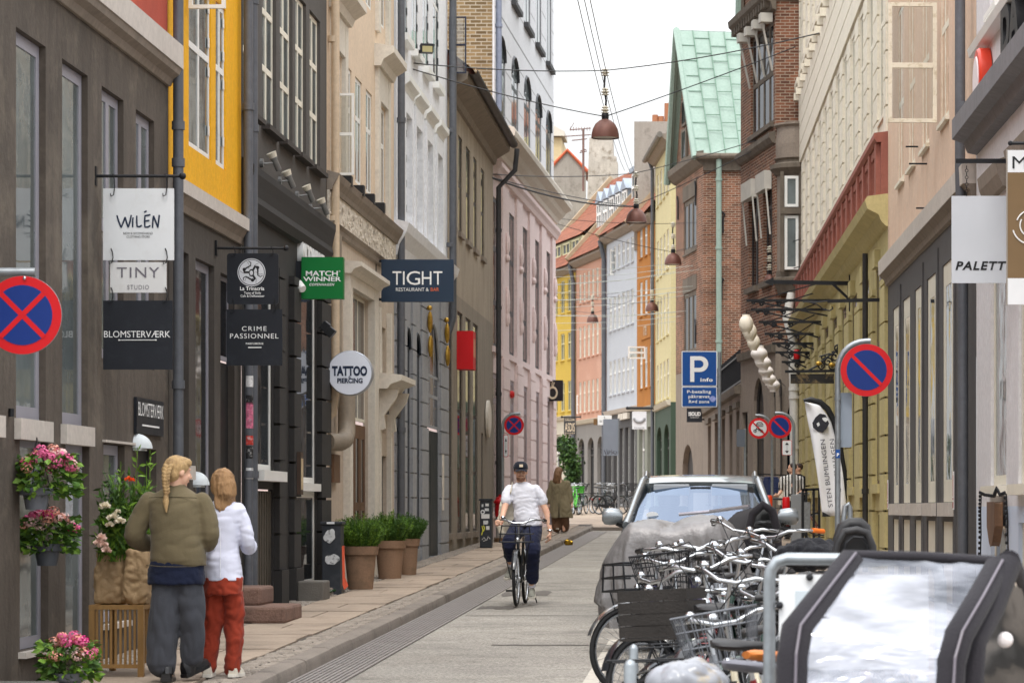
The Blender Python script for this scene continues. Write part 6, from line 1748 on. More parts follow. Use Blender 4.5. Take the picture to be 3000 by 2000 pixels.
for (u, v0, v1, r, Y, lab, w1, w2, vt) in lamps:
 c = at(u, v1, Y); s = thing('street_lamp', lab, 'street lamp', c, 'street lamps hung over the street'); k = px(Y); H = (v1 - v0) * k; rr = r * k
 MB().lathe([(rr * .97, .0), (rr, .0), (rr * .985, H * .2), (rr * .9, H * .48), (rr * .72, H * .74), (rr * .45, H * .92), (rr * .25, H)], c, 32, caps=False).build('shade', RUSTC, s, smooth=50)
 MB().lathe([(rr * .9, H * .05), (rr * .8, H * .06)], c, 24).build('diffuser', mat('lamp_diffuser', rgb(200, 196, 188), .4, .05), s)
 MB().lathe([(rr * .25, H), (rr * .27, H + .09), (rr * .2, H + .14)], c, 14).build('cap', IRON, s)
 zt = at(0, vt, Y).z; zb = c.z + H + .12; L_ = zt - zb
 MB().tube([Vector((c.x, Y, zb)), Vector((c.x + .02, Y, zb + L_ * .3)), Vector((c.x - .02, Y, zb + L_ * .6)), Vector((c.x, Y, zt))], .022, 6).build('stem', IRON, s)
 for q in (.08, .5, .95):
  MB().lathe([(.03, -.07), (.09, -.06), (.04, -.03), (.1, 0), (.04, .03), (.08, .06), (.02, .09)], (c.x, Y, zb + L_ * q), 10).build('insulator', INS, s)
 for w in (w1, w2):
  for a, b in zip(w, w[1:]):
   A = at(*a); B = at(*b); pts = [A.lerp(B, t / 8) + Vector((0, 0, -.012 * (A - B).length * 4 * (t / 8) * (1 - t / 8) * .5)) for t in range(9)]
   MB().tube(pts, .011 if Y < 80 else .009, 5).build('wire', IRON, s)
t = thing('cable', 'thick black cable from the taupe house to the second street lamp', 'cable', at(1430, 517, 63))
A = at(1430, 517, 63); B = at(1855, 605, 75); MB().tube([A.lerp(B, k / 10) + Vector((0, 0, -.35 * (k / 10) * (1 - k / 10) * 2)) for k in range(11)], .022, 6).build('cord', IRON, t)
for i, (u0, u1, v1, y1) in enumerate(((1683, 1830, 500, 96), (1703, 1846, 505, 97), (1720, 1860, 508, 98))):
 t = thing('cable', ('left', 'middle', 'right')[i] + ' of three thin overhead cables crossing the sky', 'cable', at(u1, v1, y1), 'overhead cables')
 A = at(u0, -40, 40); B = at(u1, v1, y1); MB().tube([A.lerp(B, k / 10) + Vector((0, 0, -1.2 * (k / 10) * (1 - k / 10))) for k in range(11)], .008, 5).build('cord', mat('grey_cable', rgb(120, 122, 128), .6, .1), t)
WG = mat('pale_wire', rgb(170, 176, 168), .5, .1)
for i in range(12):
 v0 = 790 + i * 15 + (i % 3) * 7; v1 = 770 + i * 17 - (i % 4) * 9; Yq = 84 + i * 1.2
 t = thing('span_wire', 'thin pale stay wire stretched across the far end of the street', 'wire', at(1625, v0, Yq), 'stay wires across the far street')
 A = at(1623, v0, Yq); B = at(1990 + (i % 3) * 40, v1, 88 + i * .4 if i % 3 else 96); MB().tube([A, A.lerp(B, .5) + Vector((0, 0, -.1)), B], .007, 4).build('wire', WG, t)
SPOT = mat('grey_spot_metal', rgb(128, 128, 126), .45, .15, 8, metal=.3)
for i, (u, v, ub, vb) in enumerate(((797, 478, 762, 478), (840, 526, 815, 530), (898, 573, 866, 572), (940, 612, 905, 610))):
 Y = YL(ub) + .1; a = at(ub, vb, YL(ub)); a.x = XL
 lab = 'grey spotlight on a short arm, ' + ('first from the left', 'second from the left', 'third from the left', 'fourth and nearest the beige house')[i] + ' above the charcoal shop'
 s = thing('spotlight', lab, 'spotlight', a, 'spotlights above the charcoal shop'); k = px(Y)
 e = at(u + 10, vb - 2, Y); MB().tube([a, a.lerp(e, .4) + Vector((0, 0, -.01)), e], .014, 8).build('arm', SPOT, s)
 MB().lathe([(.05, 0), (.05, .04)], a, 10, Matrix.Rotation(R(90), 3, 'Y')).build('base', SPOT, s)
 tilt = Matrix.Rotation(R(-22), 3, 'Y') @ Matrix.Rotation(R(18), 3, 'X')
 MB().lathe([(.028, -.1), (.036, -.09), (.036, .03), (.042, .04), (.046, .06)], e, 14, tilt).build('head', SPOT, s, smooth=45)
 MB().lathe([(.046, .06), (.058, .12), (.06, .12)], e, 14, tilt).build('reflector_shade', mat('pale_shade', rgb(208, 200, 182), .4, .05), s)
for (u0, v0, u1, v1) in (((1001, 514, 1030, 545), (1035, 542, 1066, 573), (1068, 567, 1096, 598), (1097, 593, 1126, 623))):
 Y = YL(u0 - 6);
 s = thing('wall_lamp', 'small square black lamp box on the beige cornice, ' + ('highest', 'second highest', 'third highest', 'lowest')[(1001, 1035, 1068, 1097).index(u0)] + ' of four', 'wall lamp', at(u0, v1, Y), 'black lamp boxes on the beige house')
 a = at(u0, v1, Y); b = at(u1, v0, Y); mb = MB(); mb.bmm(a.x, Y, a.z, b.x, Y + .16, b.z); mb.build('box', BLACK, s, bevel=.006)
 mb = MB(); mb.bmm(XL, Y + .05, a.z + .03, a.x, Y + .12, a.z + .1); mb.build('mount', BEIGE, s)
Y = 46.6
s = thing('floodlight', 'dark floodlight on a short arm on the white house', 'floodlight', at(1230, 150, Y))
mb = MB(); mb.tube([Vector((XL, Y, at(0, 150, Y).z)), at(1236, 152, Y), at(1240, 140, Y)], .03, 8); mb.build('arm', IRON, s)
MB().box(at(1250, 143, Y), (.22, .2, .15), Matrix.Rotation(R(12), 3, 'Z')).build('housing', BLACK, s, bevel=.01); MB().box(at(1252, 144, Y - .105), (.17, .01, .1), Matrix.Rotation(R(12), 3, 'Z')).build('glass', mat('amber_lens', rgb(176, 166, 118), .2, .1), s)
for i, (u, Y) in enumerate(((962, 34.9),)):
 s = thing('spotlight', 'pair of black theatre spotlights above the tattoo sign', 'spotlight', at(u, 985, Y))
 for du, dv in ((-8, -8), (6, 8)):
  MB().box(at(u + du, 965 + dv, Y), (.1, .16, .12), Matrix.Rotation(R(40), 3, 'Y')).build('head', BLACK, s, bevel=.01)
 MB().tube([at(938, 968, Y), at(962, 966, Y)], .012, 6).build('arm', BLACK, s)
DOME = mat('white_dome_lamp', rgb(214, 220, 222), .4, .04)
for (u0, v0, u1, v1, lab) in ((388, 1268, 437, 1312, 'white half dome wall lamp beside the small flower shop plate'), (565, 1380, 606, 1420, 'white half dome wall lamp between the two women')):
 Y = YL(u0); s = thing('wall_lamp', lab, 'wall lamp', at(u0, v1, Y)); a = at(u0, v1, Y); w = (u1 - u0) * px(Y); hh = (v1 - v0) * px(Y)
 rings = []
 for i in range(9):
  t = PI / 2 * i / 8; c_ = max(math.cos(t), .03)
  rings.append([Vector((XL + w * c_ * math.sin(PI * j / 12), Y + .14 - .14 * c_ * math.cos(PI * j / 12), a.z + hh * math.sin(t))) for j in range(13)])
 MB().loft(rings, caps=False, closed=False).build('shade', DOME, s, smooth=60)
 MB().bmm(XL, Y + .02, a.z - .02, XL + w * .5, Y + .26, a.z - .004).build('base_plate', DOME, s)
t = thing('antenna', 'tall television aerial with horizontal rods beside the old chimney', 'aerial', at(1709, 560, 140))
mb = MB(); Y = 140; mb.tube([at(1709, 560, Y), at(1709, 380, Y)], .06, 6)
for v, a, b in ((378, 1669, 1731), (397, 1655, 1731), (409, 1675, 1720), (440, 1700, 1718), (445, 1698, 1720)): mb.tube([at(a, v + 3, Y), at(b, v - 2, Y)], .03, 5)
for k in range(8): mb.bar(at(1672 + k * 8, 372, Y), at(1672 + k * 8, 384, Y), .03)
mb.bar(at(1669, 380, Y), at(1682, 360, Y), .03); mb.build('rods', mat('rusty_aerial', rgb(120, 92, 84), .7, .2), t)
# ================================================================== PLANTS AND SMALL STREET FURNITURE
def leafmat(name, col, var=.45):
 m = mat(name, col, .55, var, 9, spec=.3)
 b = m.node_tree.nodes['Principled BSDF']
 b.inputs['Subsurface Weight'].default_value = 0
 return m
GREEN = leafmat('leaf_green', rgb(66, 98, 38)); GREEN2 = leafmat('bright_leaf_green', rgb(104, 138, 46)); GREEND = leafmat('dark_leaf_green', rgb(42, 66, 30))
def leaf(mb, c, d, L_, w, r):
 d = Vector(d).normalized(); s = d.cross(Vector((r.uniform(-1, 1), r.uniform(-1, 1), r.uniform(-1, 1)))).normalized(); n = d.cross(s)
 mb.add([c, c + d * L_ * .5 + s * w * .5 + n * w * .15, c + d * L_, c + d * L_ * .5 - s * w * .5 + n * w * .15], [(0, 1, 2), (0, 2, 3)])
def rdir(r):
 while True:
  v = Vector((r.uniform(-1, 1), r.uniform(-1, 1), r.uniform(-1, 1)))
  if .1 < v.length < 1: return v.normalized()
def pot_mesh(c, r0, r1, h, rim=.05, n=28):
 return MB().lathe([(r0, 0), (r0 + (r1 - r0) * .8, h * .8), (r1, h - rim * 1.6), (r1 + .015, h - rim * 1.55), (r1 + .025, h), (r1 - .01, h), (r1 - .03, h - .04)], c, n)
TERR = speckle(mat('old_terracotta', rgb(140, 112, 90), .85, .1, 2.5, stain=rgb(104, 88, 70), samt=.6, sscale=3, bump=.3), 60, .12)
for (u0, u1, vt, vb, ub, Y, lab, hv) in ((1012, 1113, 1603, 1724, 1056, 36.4, 'nearest big terracotta planter with a rosemary bush, beside the electrical cabinet', 100), (1104, 1195, 1586, 1693, 1142, 39.9, 'middle big terracotta planter with a rosemary bush', 88), (1172, 1231, 1583, 1684, 1198, 41.4, 'farthest and smallest terracotta planter with a rosemary bush', 76)):
 k = px(Y); c = Vector(((ub - CU) * k, Y, pz(Y))); r1 = (u1 - u0) / 2 * k; h_ = (vb - vt) * k + .02
 s = thing('planter', lab, 'planter', c, 'terracotta planters on the pavement')
 pot_mesh(c, r1 * .72, r1 * .96, h_, .07).build('pot', TERR, s, smooth=50)
 MB().lathe([(r1 * .9, 0), (.01, .02)], c + Vector((0, 0, h_ - .05)), 16).build('soil', DIRT, s)
 r = random.Random(int(u0)); mb = MB(); mb2 = MB(); H = hv * k * 1.15
 for i in range(420):
  a = r.uniform(0, 2 * PI); q = math.sqrt(r.random()); b = c + Vector((math.cos(a) * q * r1 * .8, math.sin(a) * q * r1 * .8, h_ - .05))
  d = Vector((math.cos(a) * q * .55 + r.uniform(-.2, .2), math.sin(a) * q * .55 + r.uniform(-.2, .2), 1)).normalized(); L_ = H * r.uniform(.6, 1.05) * (1 - .25 * q)
  tgt = mb if r.random() < .6 else mb2
  tgt.tube([b, b + d * L_], [.004, .002], 3, caps=False)
  n = 26
  for j in range(n):
   t = .25 + .75 * j / n; p = b + d * (L_ * t); leaf(tgt, p, rdir(r) + d * .7, r.uniform(.03, .05), .011, r)
 mb.build('foliage', GREEN, s); mb2.build('foliage', GREEN2 if u0 < 1150 else GREEN, s)
# electrical cabinets
CABB = mat('cabinet_black', rgb(44, 48, 54), .5, .15, 5, stain=rgb(70, 72, 76), samt=.4, sscale=5)
STK = mat('torn_sticker', rgb(206, 208, 208), .7, .15, 12, stain=rgb(60, 62, 66), samt=.9, sscale=16)
def blob(c, r, seed, sx=1, sz=1):
 q = random.Random(seed); ph = [q.uniform(0, 6) for _ in range(4)]
 return [c + Vector((sx * r * math.cos(t) * (1 + .12 * math.sin(2 * t + ph[0]) + .1 * math.sin(3 * t + ph[1]) + .05 * math.sin(7 * t + ph[2])), 0, sz * r * math.sin(t) * (1 + .12 * math.sin(2 * t + ph[0]) + .1 * math.sin(5 * t + ph[3])))) for t in [2 * PI * i / 30 for i in range(30)]]
Y = 34.9; s = thing('electrical_cabinet', 'black street cabinet with two round torn white posters beside the planters', 'cabinet', at(972, 1739, Y))
a = at(943, 1739, Y); b = at(998, 1536, Y); mb = MB(); mb.bmm(a.x, Y, pz(Y), b.x, Y + .3, b.z); mb.build('body', CABB, s, bevel=.008)
mb = MB(); mb.bmm(a.x - .02, Y - .02, b.z + .002, b.x + .02, Y + .32, b.z + .04); mb.build('cap', CABB, s, bevel=.008)
mb = MB(); mb.bmm(a.x - .0, Y - .01, pz(Y) - .02, b.x + .01, Y + .31, pz(Y) + .06); mb.build('plinth', CABB, s)
for (u, v, rr, sx, sz) in ((966, 1569, 17, .95, 1.2), (973, 1638, 17, 1.15, .95)):
 mb = MB(); mb.prism(blob(at(u, v, Y - .003), rr * px(Y), u, sx, sz), (0, 0, 0), (0, .002, 0)); mb.build('torn_poster', STK, s)
panel(s, 957, 1528, 980, 1534, Y - .023, WSIGN, .002, name='label')
mb = MB(); mb.prism([at(1001, 1599, Y - .0), at(1008, 1597, Y), at(1010, 1690, Y), at(1020, 1715, Y), at(1008, 1727, Y), at(1003, 1712, Y)], (0, .02, 0), (0, .03, 0)); t2 = thing('cardboard_strip', 'torn orange strip leaning on the side of the near cabinet', 'strip', at(1008, 1727, Y)); mb.build('strip', mat('orange_strip', rgb(226, 96, 66), .6, .12, 8), t2)
Y = 55.4; s = thing('electrical_cabinet', 'black street cabinet covered with stickers and yellow graffiti beside the red hydrant', 'cabinet', at(1424, 1603, Y))
a = at(1406, 1603, Y); b = at(1440, 1466, Y); mb = MB(); mb.bmm(a.x, Y, pz(Y), b.x, Y + .3, b.z); mb.build('body', CABB, s, bevel=.008); mb = MB(); mb.bmm(a.x - .02, Y - .02, b.z + .002, b.x + .02, Y + .32, b.z + .04); mb.build('cap', CABB, s)
for i, (u0, v0, u1, v1) in enumerate(((1422, 1474, 1432, 1482), (1420, 1488, 1432, 1496), (1410, 1505, 1434, 1518), (1416, 1524, 1430, 1535), (1424, 1540, 1434, 1551), (1411, 1476, 1416, 1484))): panel(s, u0, v0, u1, v1, Y - .004 - .0004 * i, STK if i % 2 else WSIGN2, .003, name='sticker')
mb = MB(); mb.torus(at(1414, 1499, Y - .005), .035, .012, 'y', 16, 5); mb.build('sticker', WSIGN, s)
strokes(s, mat('yellow_spray', rgb(206, 204, 70), .6, .1), [[(1412, 1540), (1415, 1552), (1411, 1566)], [(1416, 1538), (1420, 1546), (1416, 1556)]], Y, .01); strokes(s, WSIGN2, [[(1412, 1580), (1418, 1573), (1424, 1582), (1416, 1584)], [(1426, 1582), (1430, 1570), (1436, 1578)]], Y, .006)
Y = 59.5; c = Vector(((1466 - CU) * px(Y), Y, pz(Y))); s = thing('fire_hydrant', 'red topped fire hydrant on a grey post beside the pink house', 'hydrant', c)
MB().lathe([(.14, 0), (.14, .09), (.11, .1)], c, 16).build('base', mat('rusty_base', rgb(104, 78, 54), .8, .2), s); MB().lathe([(.1, .1), (.1, .56)], c, 16).build('post', mat('hydrant_grey', rgb(150, 146, 140), .6, .1), s)
MB().lathe([(.125, .56), (.125, .84), (.15, .85), (.15, .9), (.11, .93), (.09, .98), (.04, 1.0), (.04, 1.04)], c, 16).build('bonnet', mat('hydrant_red', rgb(176, 24, 30), .35, .1), s, smooth=40)
# slatted stool with paper bags of flowers
SLATW = mat('slatted_wood', rgb(142, 108, 62), .55, .18, 3, stretch=(8, 8, 1), bump=.1)
Y0, Y1 = 21.0, 22.2; xa, xb = at(266, 0, 22.2).x, at(420, 0, 21.0).x
s = thing('slatted_stool', 'brown slatted wooden stool carrying paper bags by the shop wall', 'stool', ((xa + xb) / 2, 21.6, pz(21.6)))
zt = pz(21.4) + .55; xa = xb - .42; y0, y1 = 21.0, 21.75
mb = MB(); mb.bmm(xa, y0, zt - .035, xb, y0 + .04, zt); mb.bmm(xa, y1 - .04, zt - .035, xb, y1, zt); mb.bmm(xa, y0 + .042, zt - .035, xa + .04, y1 - .042, zt); mb.bmm(xb - .04, y0 + .042, zt - .035, xb, y1 - .042, zt); mb.bmm(xa + .042, y0 + .042, zt - .03, xb - .042, y1 - .042, zt - .006); mb.build('top', SLATW, s)
for x in (xa, xb - .045):
 for y in (y0, y1 - .045):
  MB().bmm(x, y, pz(y), x + .045, y + .045, zt - .037).build('leg', SLATW, s)
mb = MB()
for k in range(9): x = xa + .05 + (xb - xa - .11) * k / 8.5; mb.bmm(x, y0 + .01, pz(y0) + .1, x + .018, y0 + .028, zt - .037)
for k in range(13): y = y0 + .05 + (y1 - y0 - .12) * k / 12; mb.bmm(xb - .03, y, pz(y0) + .1, xb - .012, y + .018, zt - .037)
mb.bmm(xa + .047, y0 + .005, pz(y0) + .07, xb - .047, y0 + .03, pz(y0) + .1)
mb.build('slats', SLATW, s)
KRAFT = mat('kraft_paper', rgb(158, 132, 98), .7, .12, 4, bump=1.0, bscale=9)
def remesh(mb, name, m, parent, voxel=.012, sm=4, fold=0.0, fs=(9, 9, 4), seed=0, keep=None):
 o = bpy.data.objects.new('tmp', mb.mesh('tmp')); COL.objects.link(o)
 r = o.modifiers.new('r', 'REMESH'); r.mode = 'VOXEL'; r.voxel_size = voxel
 if sm: q = o.modifiers.new('s', 'SMOOTH'); q.iterations = sm; q.factor = .5
 bpy.context.view_layer.update(); dg = bpy.context.evaluated_depsgraph_get()
 me = bpy.data.meshes.new_from_object(o.evaluated_get(dg)); d0 = o.data
 bpy.data.objects.remove(o); bpy.data.meshes.remove(d0)
 if fold:
  nn = [v.normal.copy() for v in me.vertices]
  for v, n_ in zip(me.vertices, nn):
   p = Vector((v.co.x * fs[0] + seed, v.co.y * fs[1], v.co.z * fs[2]))
   v.co += n_ * (fold * (noise.noise(p) * 1.2 + .7 * (abs(noise.noise(p * 2.1)) - .25) * 2))
 me.name = name
 for p in me.polygons: p.use_smooth = True
 me.materials.clear(); me.materials.append(m); me.update()
 o = bpy.data.objects.new(name, me); COL.objects.link(o)
 if parent is not None: adopt(o, parent)
 return o
def rloft(rings, n=24, e=2.0):
 """stack of super-ellipses: (cx, cy, z, rx, ry)"""
 out = []
 for cx, cy, z, rx, ry in rings:
  rg = []
  for k in range(n):
   t = 2 * PI * k / n; c_, s_ = math.cos(t), math.sin(t)
   rg.append(Vector((cx + rx * abs(c_) ** (2 / e) * (1 if c_ > 0 else -1), cy + ry * abs(s_) ** (2 / e) * (1 if s_ > 0 else -1), z)))
  out.append(rg)
 return MB().loft(out)
zt2 = zt + .002
for i, (u0, u1, y, lab) in enumerate(((281, 372, 21.35, 'left crumpled brown paper bag full of white peonies'), (368, 440, 21.2, 'right crumpled brown paper bag behind the woman in olive'))):
 x0, x1 = at(u0, 0, y).x, at(u1, 0, y).x; cx = (x0 + x1) / 2; w = (x1 - x0) / 2
 s = thing('paper_bag', lab, 'bag', (cx, y, zt2), 'paper bags on the slatted stool')
 mb = rloft([(cx, y, zt2, w * .92, .11), (cx, y, zt2 + .03, w * .98, .12), (cx, y, zt2 + .2, w, .12), (cx + .01, y, zt2 + .36, w * .94, .11), (cx + .01, y, zt2 + .42, w * .9, .1)], 32, 5)
 remesh(mb, 'bag', KRAFT, s, .011, 2, .016, (11, 11, 7), i * 5)
PEONY = mat('cream_petal', rgb(238, 228, 206), .7, .06, 12); BLUSH = mat('blush_petal', rgb(236, 206, 192), .7, .08, 12); POPPY = mat('orange_petal', rgb(232, 92, 30), .6, .1, 12)
def bloom(mb, c, r, q, n=26):
 for i in range(n):
  d = rdir(q); d.z = abs(d.z) * .8 + .1; leaf(mb, c + d * r * .25, d, r * q.uniform(.6, .85), r * .75, q)
s = thing('bouquet', 'loose bunch of white peonies, orange poppy and greenery in the paper bags', 'flowers', at(360, 1610, 21.3))
r = random.Random(5); mg, mg2, mw, mbl, mo = MB(), MB(), MB(), MB(), MB()
base = [at(325, 1625, 21.3), at(400, 1620, 21.25)]
for i in range(150):
 b = base[i % 2] + Vector((r.uniform(-.09, .09), r.uniform(-.08, .08), -.05)); tip = at(r.uniform(285, 450), r.gauss(1480, 55), 21.3 + r.uniform(-.15, .15))
 tg = mg if r.random() < .5 else mg2; tg.tube([b, b.lerp(tip, .6) + Vector((0, 0, .03)), tip], [.004, .003, .002], 4)
 for j in range(16): p = b.lerp(tip, r.uniform(.15, 1)); leaf(tg, p, rdir(r) + Vector((0, 0, .5)), r.uniform(.05, .1), r.uniform(.015, .035), r)
for u, v, q in ((308, 1487, .055), (330, 1518, .055), (352, 1530, .05), (322, 1540, .04), (345, 1500, .03)): t_ = MB(); bloom(t_, at(u, v, 21.12), q, r, 40); t_.build('peony', PEONY, s)
for u, v in ((290, 1592), (312, 1615), (296, 1578), (302, 1600)): t_ = MB(); bloom(t_, at(u, v, 21.1), .05, r, 36); t_.build('peony', BLUSH, s)
for u, v in ((376, 1405), (386, 1408)): bloom(mo, at(u, v, 21.15), .032, r, 22)
mg.build('stem', GREEN, s); mg2.build('stem', GREEN2, s); mo.build('poppy', POPPY, s)
# hydrangeas
HYD = [mat('hydrangea_' + n, c, .65, .2, 16) for n, c in (('pink', rgb(226, 104, 150)), ('salmon', rgb(230, 160, 140)), ('magenta', rgb(208, 30, 120)), ('pale', rgb(238, 196, 190)))]
POTG = mat('grey_plastic_pot', rgb(112, 116, 124), .45, .06, 4)
def hydrangea(lab, u0, u1, v0, v1, pu0, pu1, pv0, pv1, Y, hang, seed):
 k = px(Y); uc = (pu0 + pu1) / 2; b = at(uc, pv1, Y); rp = (pu1 - pu0) / 2 * k
 s = thing('hydrangea', lab, 'potted flower', b, 'pink hydrangeas at the flower shop')
 pot_mesh(b, rp * .68, rp * .95, (pv1 - pv0) * k, .035).build('pot', POTG if seed != 2 else mat('dark_plastic_pot', rgb(70, 74, 80), .45, .06, 4), s, smooth=50)
 r = random.Random(seed); top = at((u0 + u1) / 2, v0, Y); W = (u1 - u0) / 2 * k; H = (pv0 - v0) * k; c = at((u0 + u1) / 2, pv0, Y)
 mg, mg2 = MB(), MB(); fl = [MB(), MB(), MB(), MB()]
 for i in range(420):
  a = r.uniform(0, 2 * PI); q = r.random() ** .5; z = r.uniform(-.18, .72)
  p = c + Vector((math.cos(a) * q * W * .95, math.sin(a) * q * W * .8, z * H)); d = Vector((math.cos(a), math.sin(a), r.uniform(-.7, .3)))
  leaf(mg if r.random() < .6 else mg2, p, d, r.uniform(.05, .09), r.uniform(.035, .06), r)
 for i in range(26):
  a = r.uniform(0, 2 * PI); q = (r.random() ** .5) * .92
  p = c + Vector((math.cos(a) * q * W, math.sin(a) * q * W * .8, H * (1 - .55 * q * q) - .04)); t = fl[r.choice((0, 0, 1, 1, 2, 3))]; rr = r.uniform(.03, .05)
  for j in range(70):
   d = rdir(r); o = p + Vector((d.x * rr, d.y * rr, d.z * rr * .75)); sd = d.cross(rdir(r)).normalized(); up = d.cross(sd); w = .009
   o2 = o + d * .004; t.add([o2 + sd * w, o2 + up * w, o2 - sd * w, o2 - up * w], [(0, 1, 2, 3)])
 mg.build('leaves', GREEN, s); mg2.build('leaves', GREEN2, s)
 for t, m in zip(fl, HYD):
  if t.v: t.build('blossom', m, s)
 if hang:
  mb = MB(); hook_ = at(hang[0], hang[1], Y)
  for a in (0, 2.1, 4.2): mb.tube([b + Vector((rp * .95 * math.cos(a), rp * .95 * math.sin(a), (pv1 - pv0) * k)), hook_], .003, 4)
  mb.build('hanger', IRON, s)
hydrangea('pink hydrangea in a grey pot hanging highest on the brown wall', 52, 232, 1296, 0, 62, 150, 1428, 1492, 20.3, (108, 1280), 1)
hydrangea('pink hydrangea in a dark grey pot hanging below another basket', 52, 226, 1480, 0, 97, 180, 1592, 1656, 20.6, (140, 1470), 2)
hydrangea('pink and magenta hydrangea in a grey pot standing lowest on the pavement', 119, 286, 1842, 0, 158, 246, 1970, 2030, 19.8, None, 3)
s = thing('stone_step', 'grey stone doorstep in the lower left corner', 'step', (-5.0, 19.3, pz(19.3))); MB().bmm(-5.19, 18.6, pz(18.6) - .02, -4.72, 19.65, pz(19.3) + .085).build('slab', mat('step_concrete', rgb(104, 100, 94), .9, .15, 3, bump=.4), s, bevel=.02)
# dried grasses on the door hood
for i, (u0, u1, v0, v1, Y) in enumerate(((1100, 1133, 1175, 1211, 41.9), (1140, 1167, 1187, 1223, 43.2))):
 s = thing('window_box', 'black planter box with dried brown grass, ' + ('left' if i == 0 else 'right') + ' under the stone door hood', 'planter box', at(u0, v1, Y), 'dried grass boxes by the door'); a = at(u0, v1, Y); b = at(u1, v0, Y)
 MB().bmm(max(a.x, XL + .01), Y, a.z, b.x, Y + .3, b.z).build('box', BLACK, s); mb = MB(); r = random.Random(i)
 for k in range(140): p = Vector((r.uniform(max(a.x, XL), b.x), Y + r.uniform(.02, .28), b.z - .02)); d = Vector((r.uniform(-.5, .7), r.uniform(-.4, .4), 1)).normalized(); leaf(mb, p, d, r.uniform(.1, .24), .02, r)
 mb.build('dried_grass', mat('dried_grass', rgb(136, 92, 62), .8, .25, 9), s)
t = thing('bottle', 'green glass bottle lying beside the near cabinet', 'bottle', at(948, 1738, 35)); c = Vector(((950 - CU) * px(34.6), 34.6, pz(34.6) + .035)); MB().lathe([(.034, -.11), (.036, .04), (.014, .1), (.014, .15)], c, 12, Matrix.Rotation(R(78), 3, 'Y')).build('glass', mat('bottle_green', rgb(36, 66, 34), .15, .1, 5), t, smooth=50)
t = thing('can', 'crumpled golden wrapper on the drain grate', 'litter', (-3.0, 61, gz(61))); c = Vector(((1665 - CU) * px(61), 61, gz(61) + .07)); remesh(MB().ball(c, (.1, .08, .06), 10, 8), 'foil', mat('gold_foil', rgb(196, 158, 60), .25, .1, 5, metal=1), t, .02, 0, .05, (20, 20, 20))
# climbing shrub by the grey arcade
s = thing('shrub', 'tall leafy shrub in front of the cream shop by the parked bicycles', 'shrub', at(1672, 1440, 100)); r = random.Random(8); mg, mg2 = MB(), MB()
MB().tube([at(1680, 1430, 100), at(1676, 1360, 100), at(1660, 1320, 100)], [.09, .06, .03], 6).build('trunk', BRWOOD, s)
for i in range(1500):
 t = r.random(); u = 1680 - 34 * t * t + r.gauss(0, 7 + 10 * t); v = 1425 - 140 * t + r.uniform(-6, 6); tg = mg if r.random() < .55 else mg2
 leaf(tg, at(u, v, 100 + r.uniform(-.7, .7)), rdir(r), r.uniform(.12, .22), r.uniform(.08, .14), r)
mg.build('foliage', GREEND, s); mg2.build('foliage', GREEN, s)
# ================================================================== PEOPLE
SKIN = mat('skin', rgb(222, 176, 150), .55, .06, 14, spec=.3); SKIN.node_tree.nodes['Principled BSDF'].inputs['Subsurface Weight'].default_value = .1
def limb(mb, pts, rs, n=12, flat=1.0):
 """tapering limb with rounded ends through the joints"""
 pts = [Vector(p) for p in pts]; P2 = []; R2 = []
 for i in range(len(pts) - 1):
  for k in range(4): t = k / 4; P2.append(pts[i].lerp(pts[i + 1], t)); R2.append(rs[i] * (1 - t) + rs[i + 1] * t)
 P2.append(pts[-1]); R2.append(rs[-1])
 P3 = [P2[0]] + [(P2[i - 1] + P2[i] * 2 + P2[i + 1]) / 4 for i in range(1, len(P2) - 1)] + [P2[-1]]
 mb.tube(P3, R2, n, flat=flat)
 mb.ball(pts[0], rs[0] * .98, 10, 8); mb.ball(pts[-1], rs[-1] * .98, 10, 8)
def hand(mb, w, d, side, curl=.35, k=1.0, spread=.2):
 """palm with four unequal curled fingers and a thumb; w = wrist, d = pointing direction, side = direction of the thumb"""
 w = Vector(w); d = Vector(d).normalized(); t = Vector(side); t = (t - d * t.dot(d)).normalized(); n = d.cross(t)
 mb.tube([w, w + d * .03 * k, w + d * .085 * k], [.024 * k, .036 * k, .036 * k], 10, flat=.5, up=n); mb.ball(w + d * .085 * k, (.03 * k, .03 * k, .02 * k), 8, 6)
 for i, (o, L_) in enumerate(((.028, .068), (.010, .078), (-.009, .072), (-.027, .056))):
  b = w + d * .08 * k + t * o * k; p = [b]; a = curl * .4; dd = d
  for q in range(3):
   a += curl * .55; dd = d * math.cos(a) + n * math.sin(a) + t * (o * spread * 6); p.append(p[-1] + dd.normalized() * L_ * k * (.42, .32, .26)[q])
  limb(mb, p, [.0095 * k, .009 * k, .0085 * k, .007 * k], 7)
 b = w + d * .035 * k + t * .03 * k; limb(mb, [b, b + (d * .6 + t * .7 + n * .2).normalized() * .035 * k, b + (d * .85 + t * .55 + n * .35).normalized() * .07 * k], [.013 * k, .011 * k, .008 * k], 7)
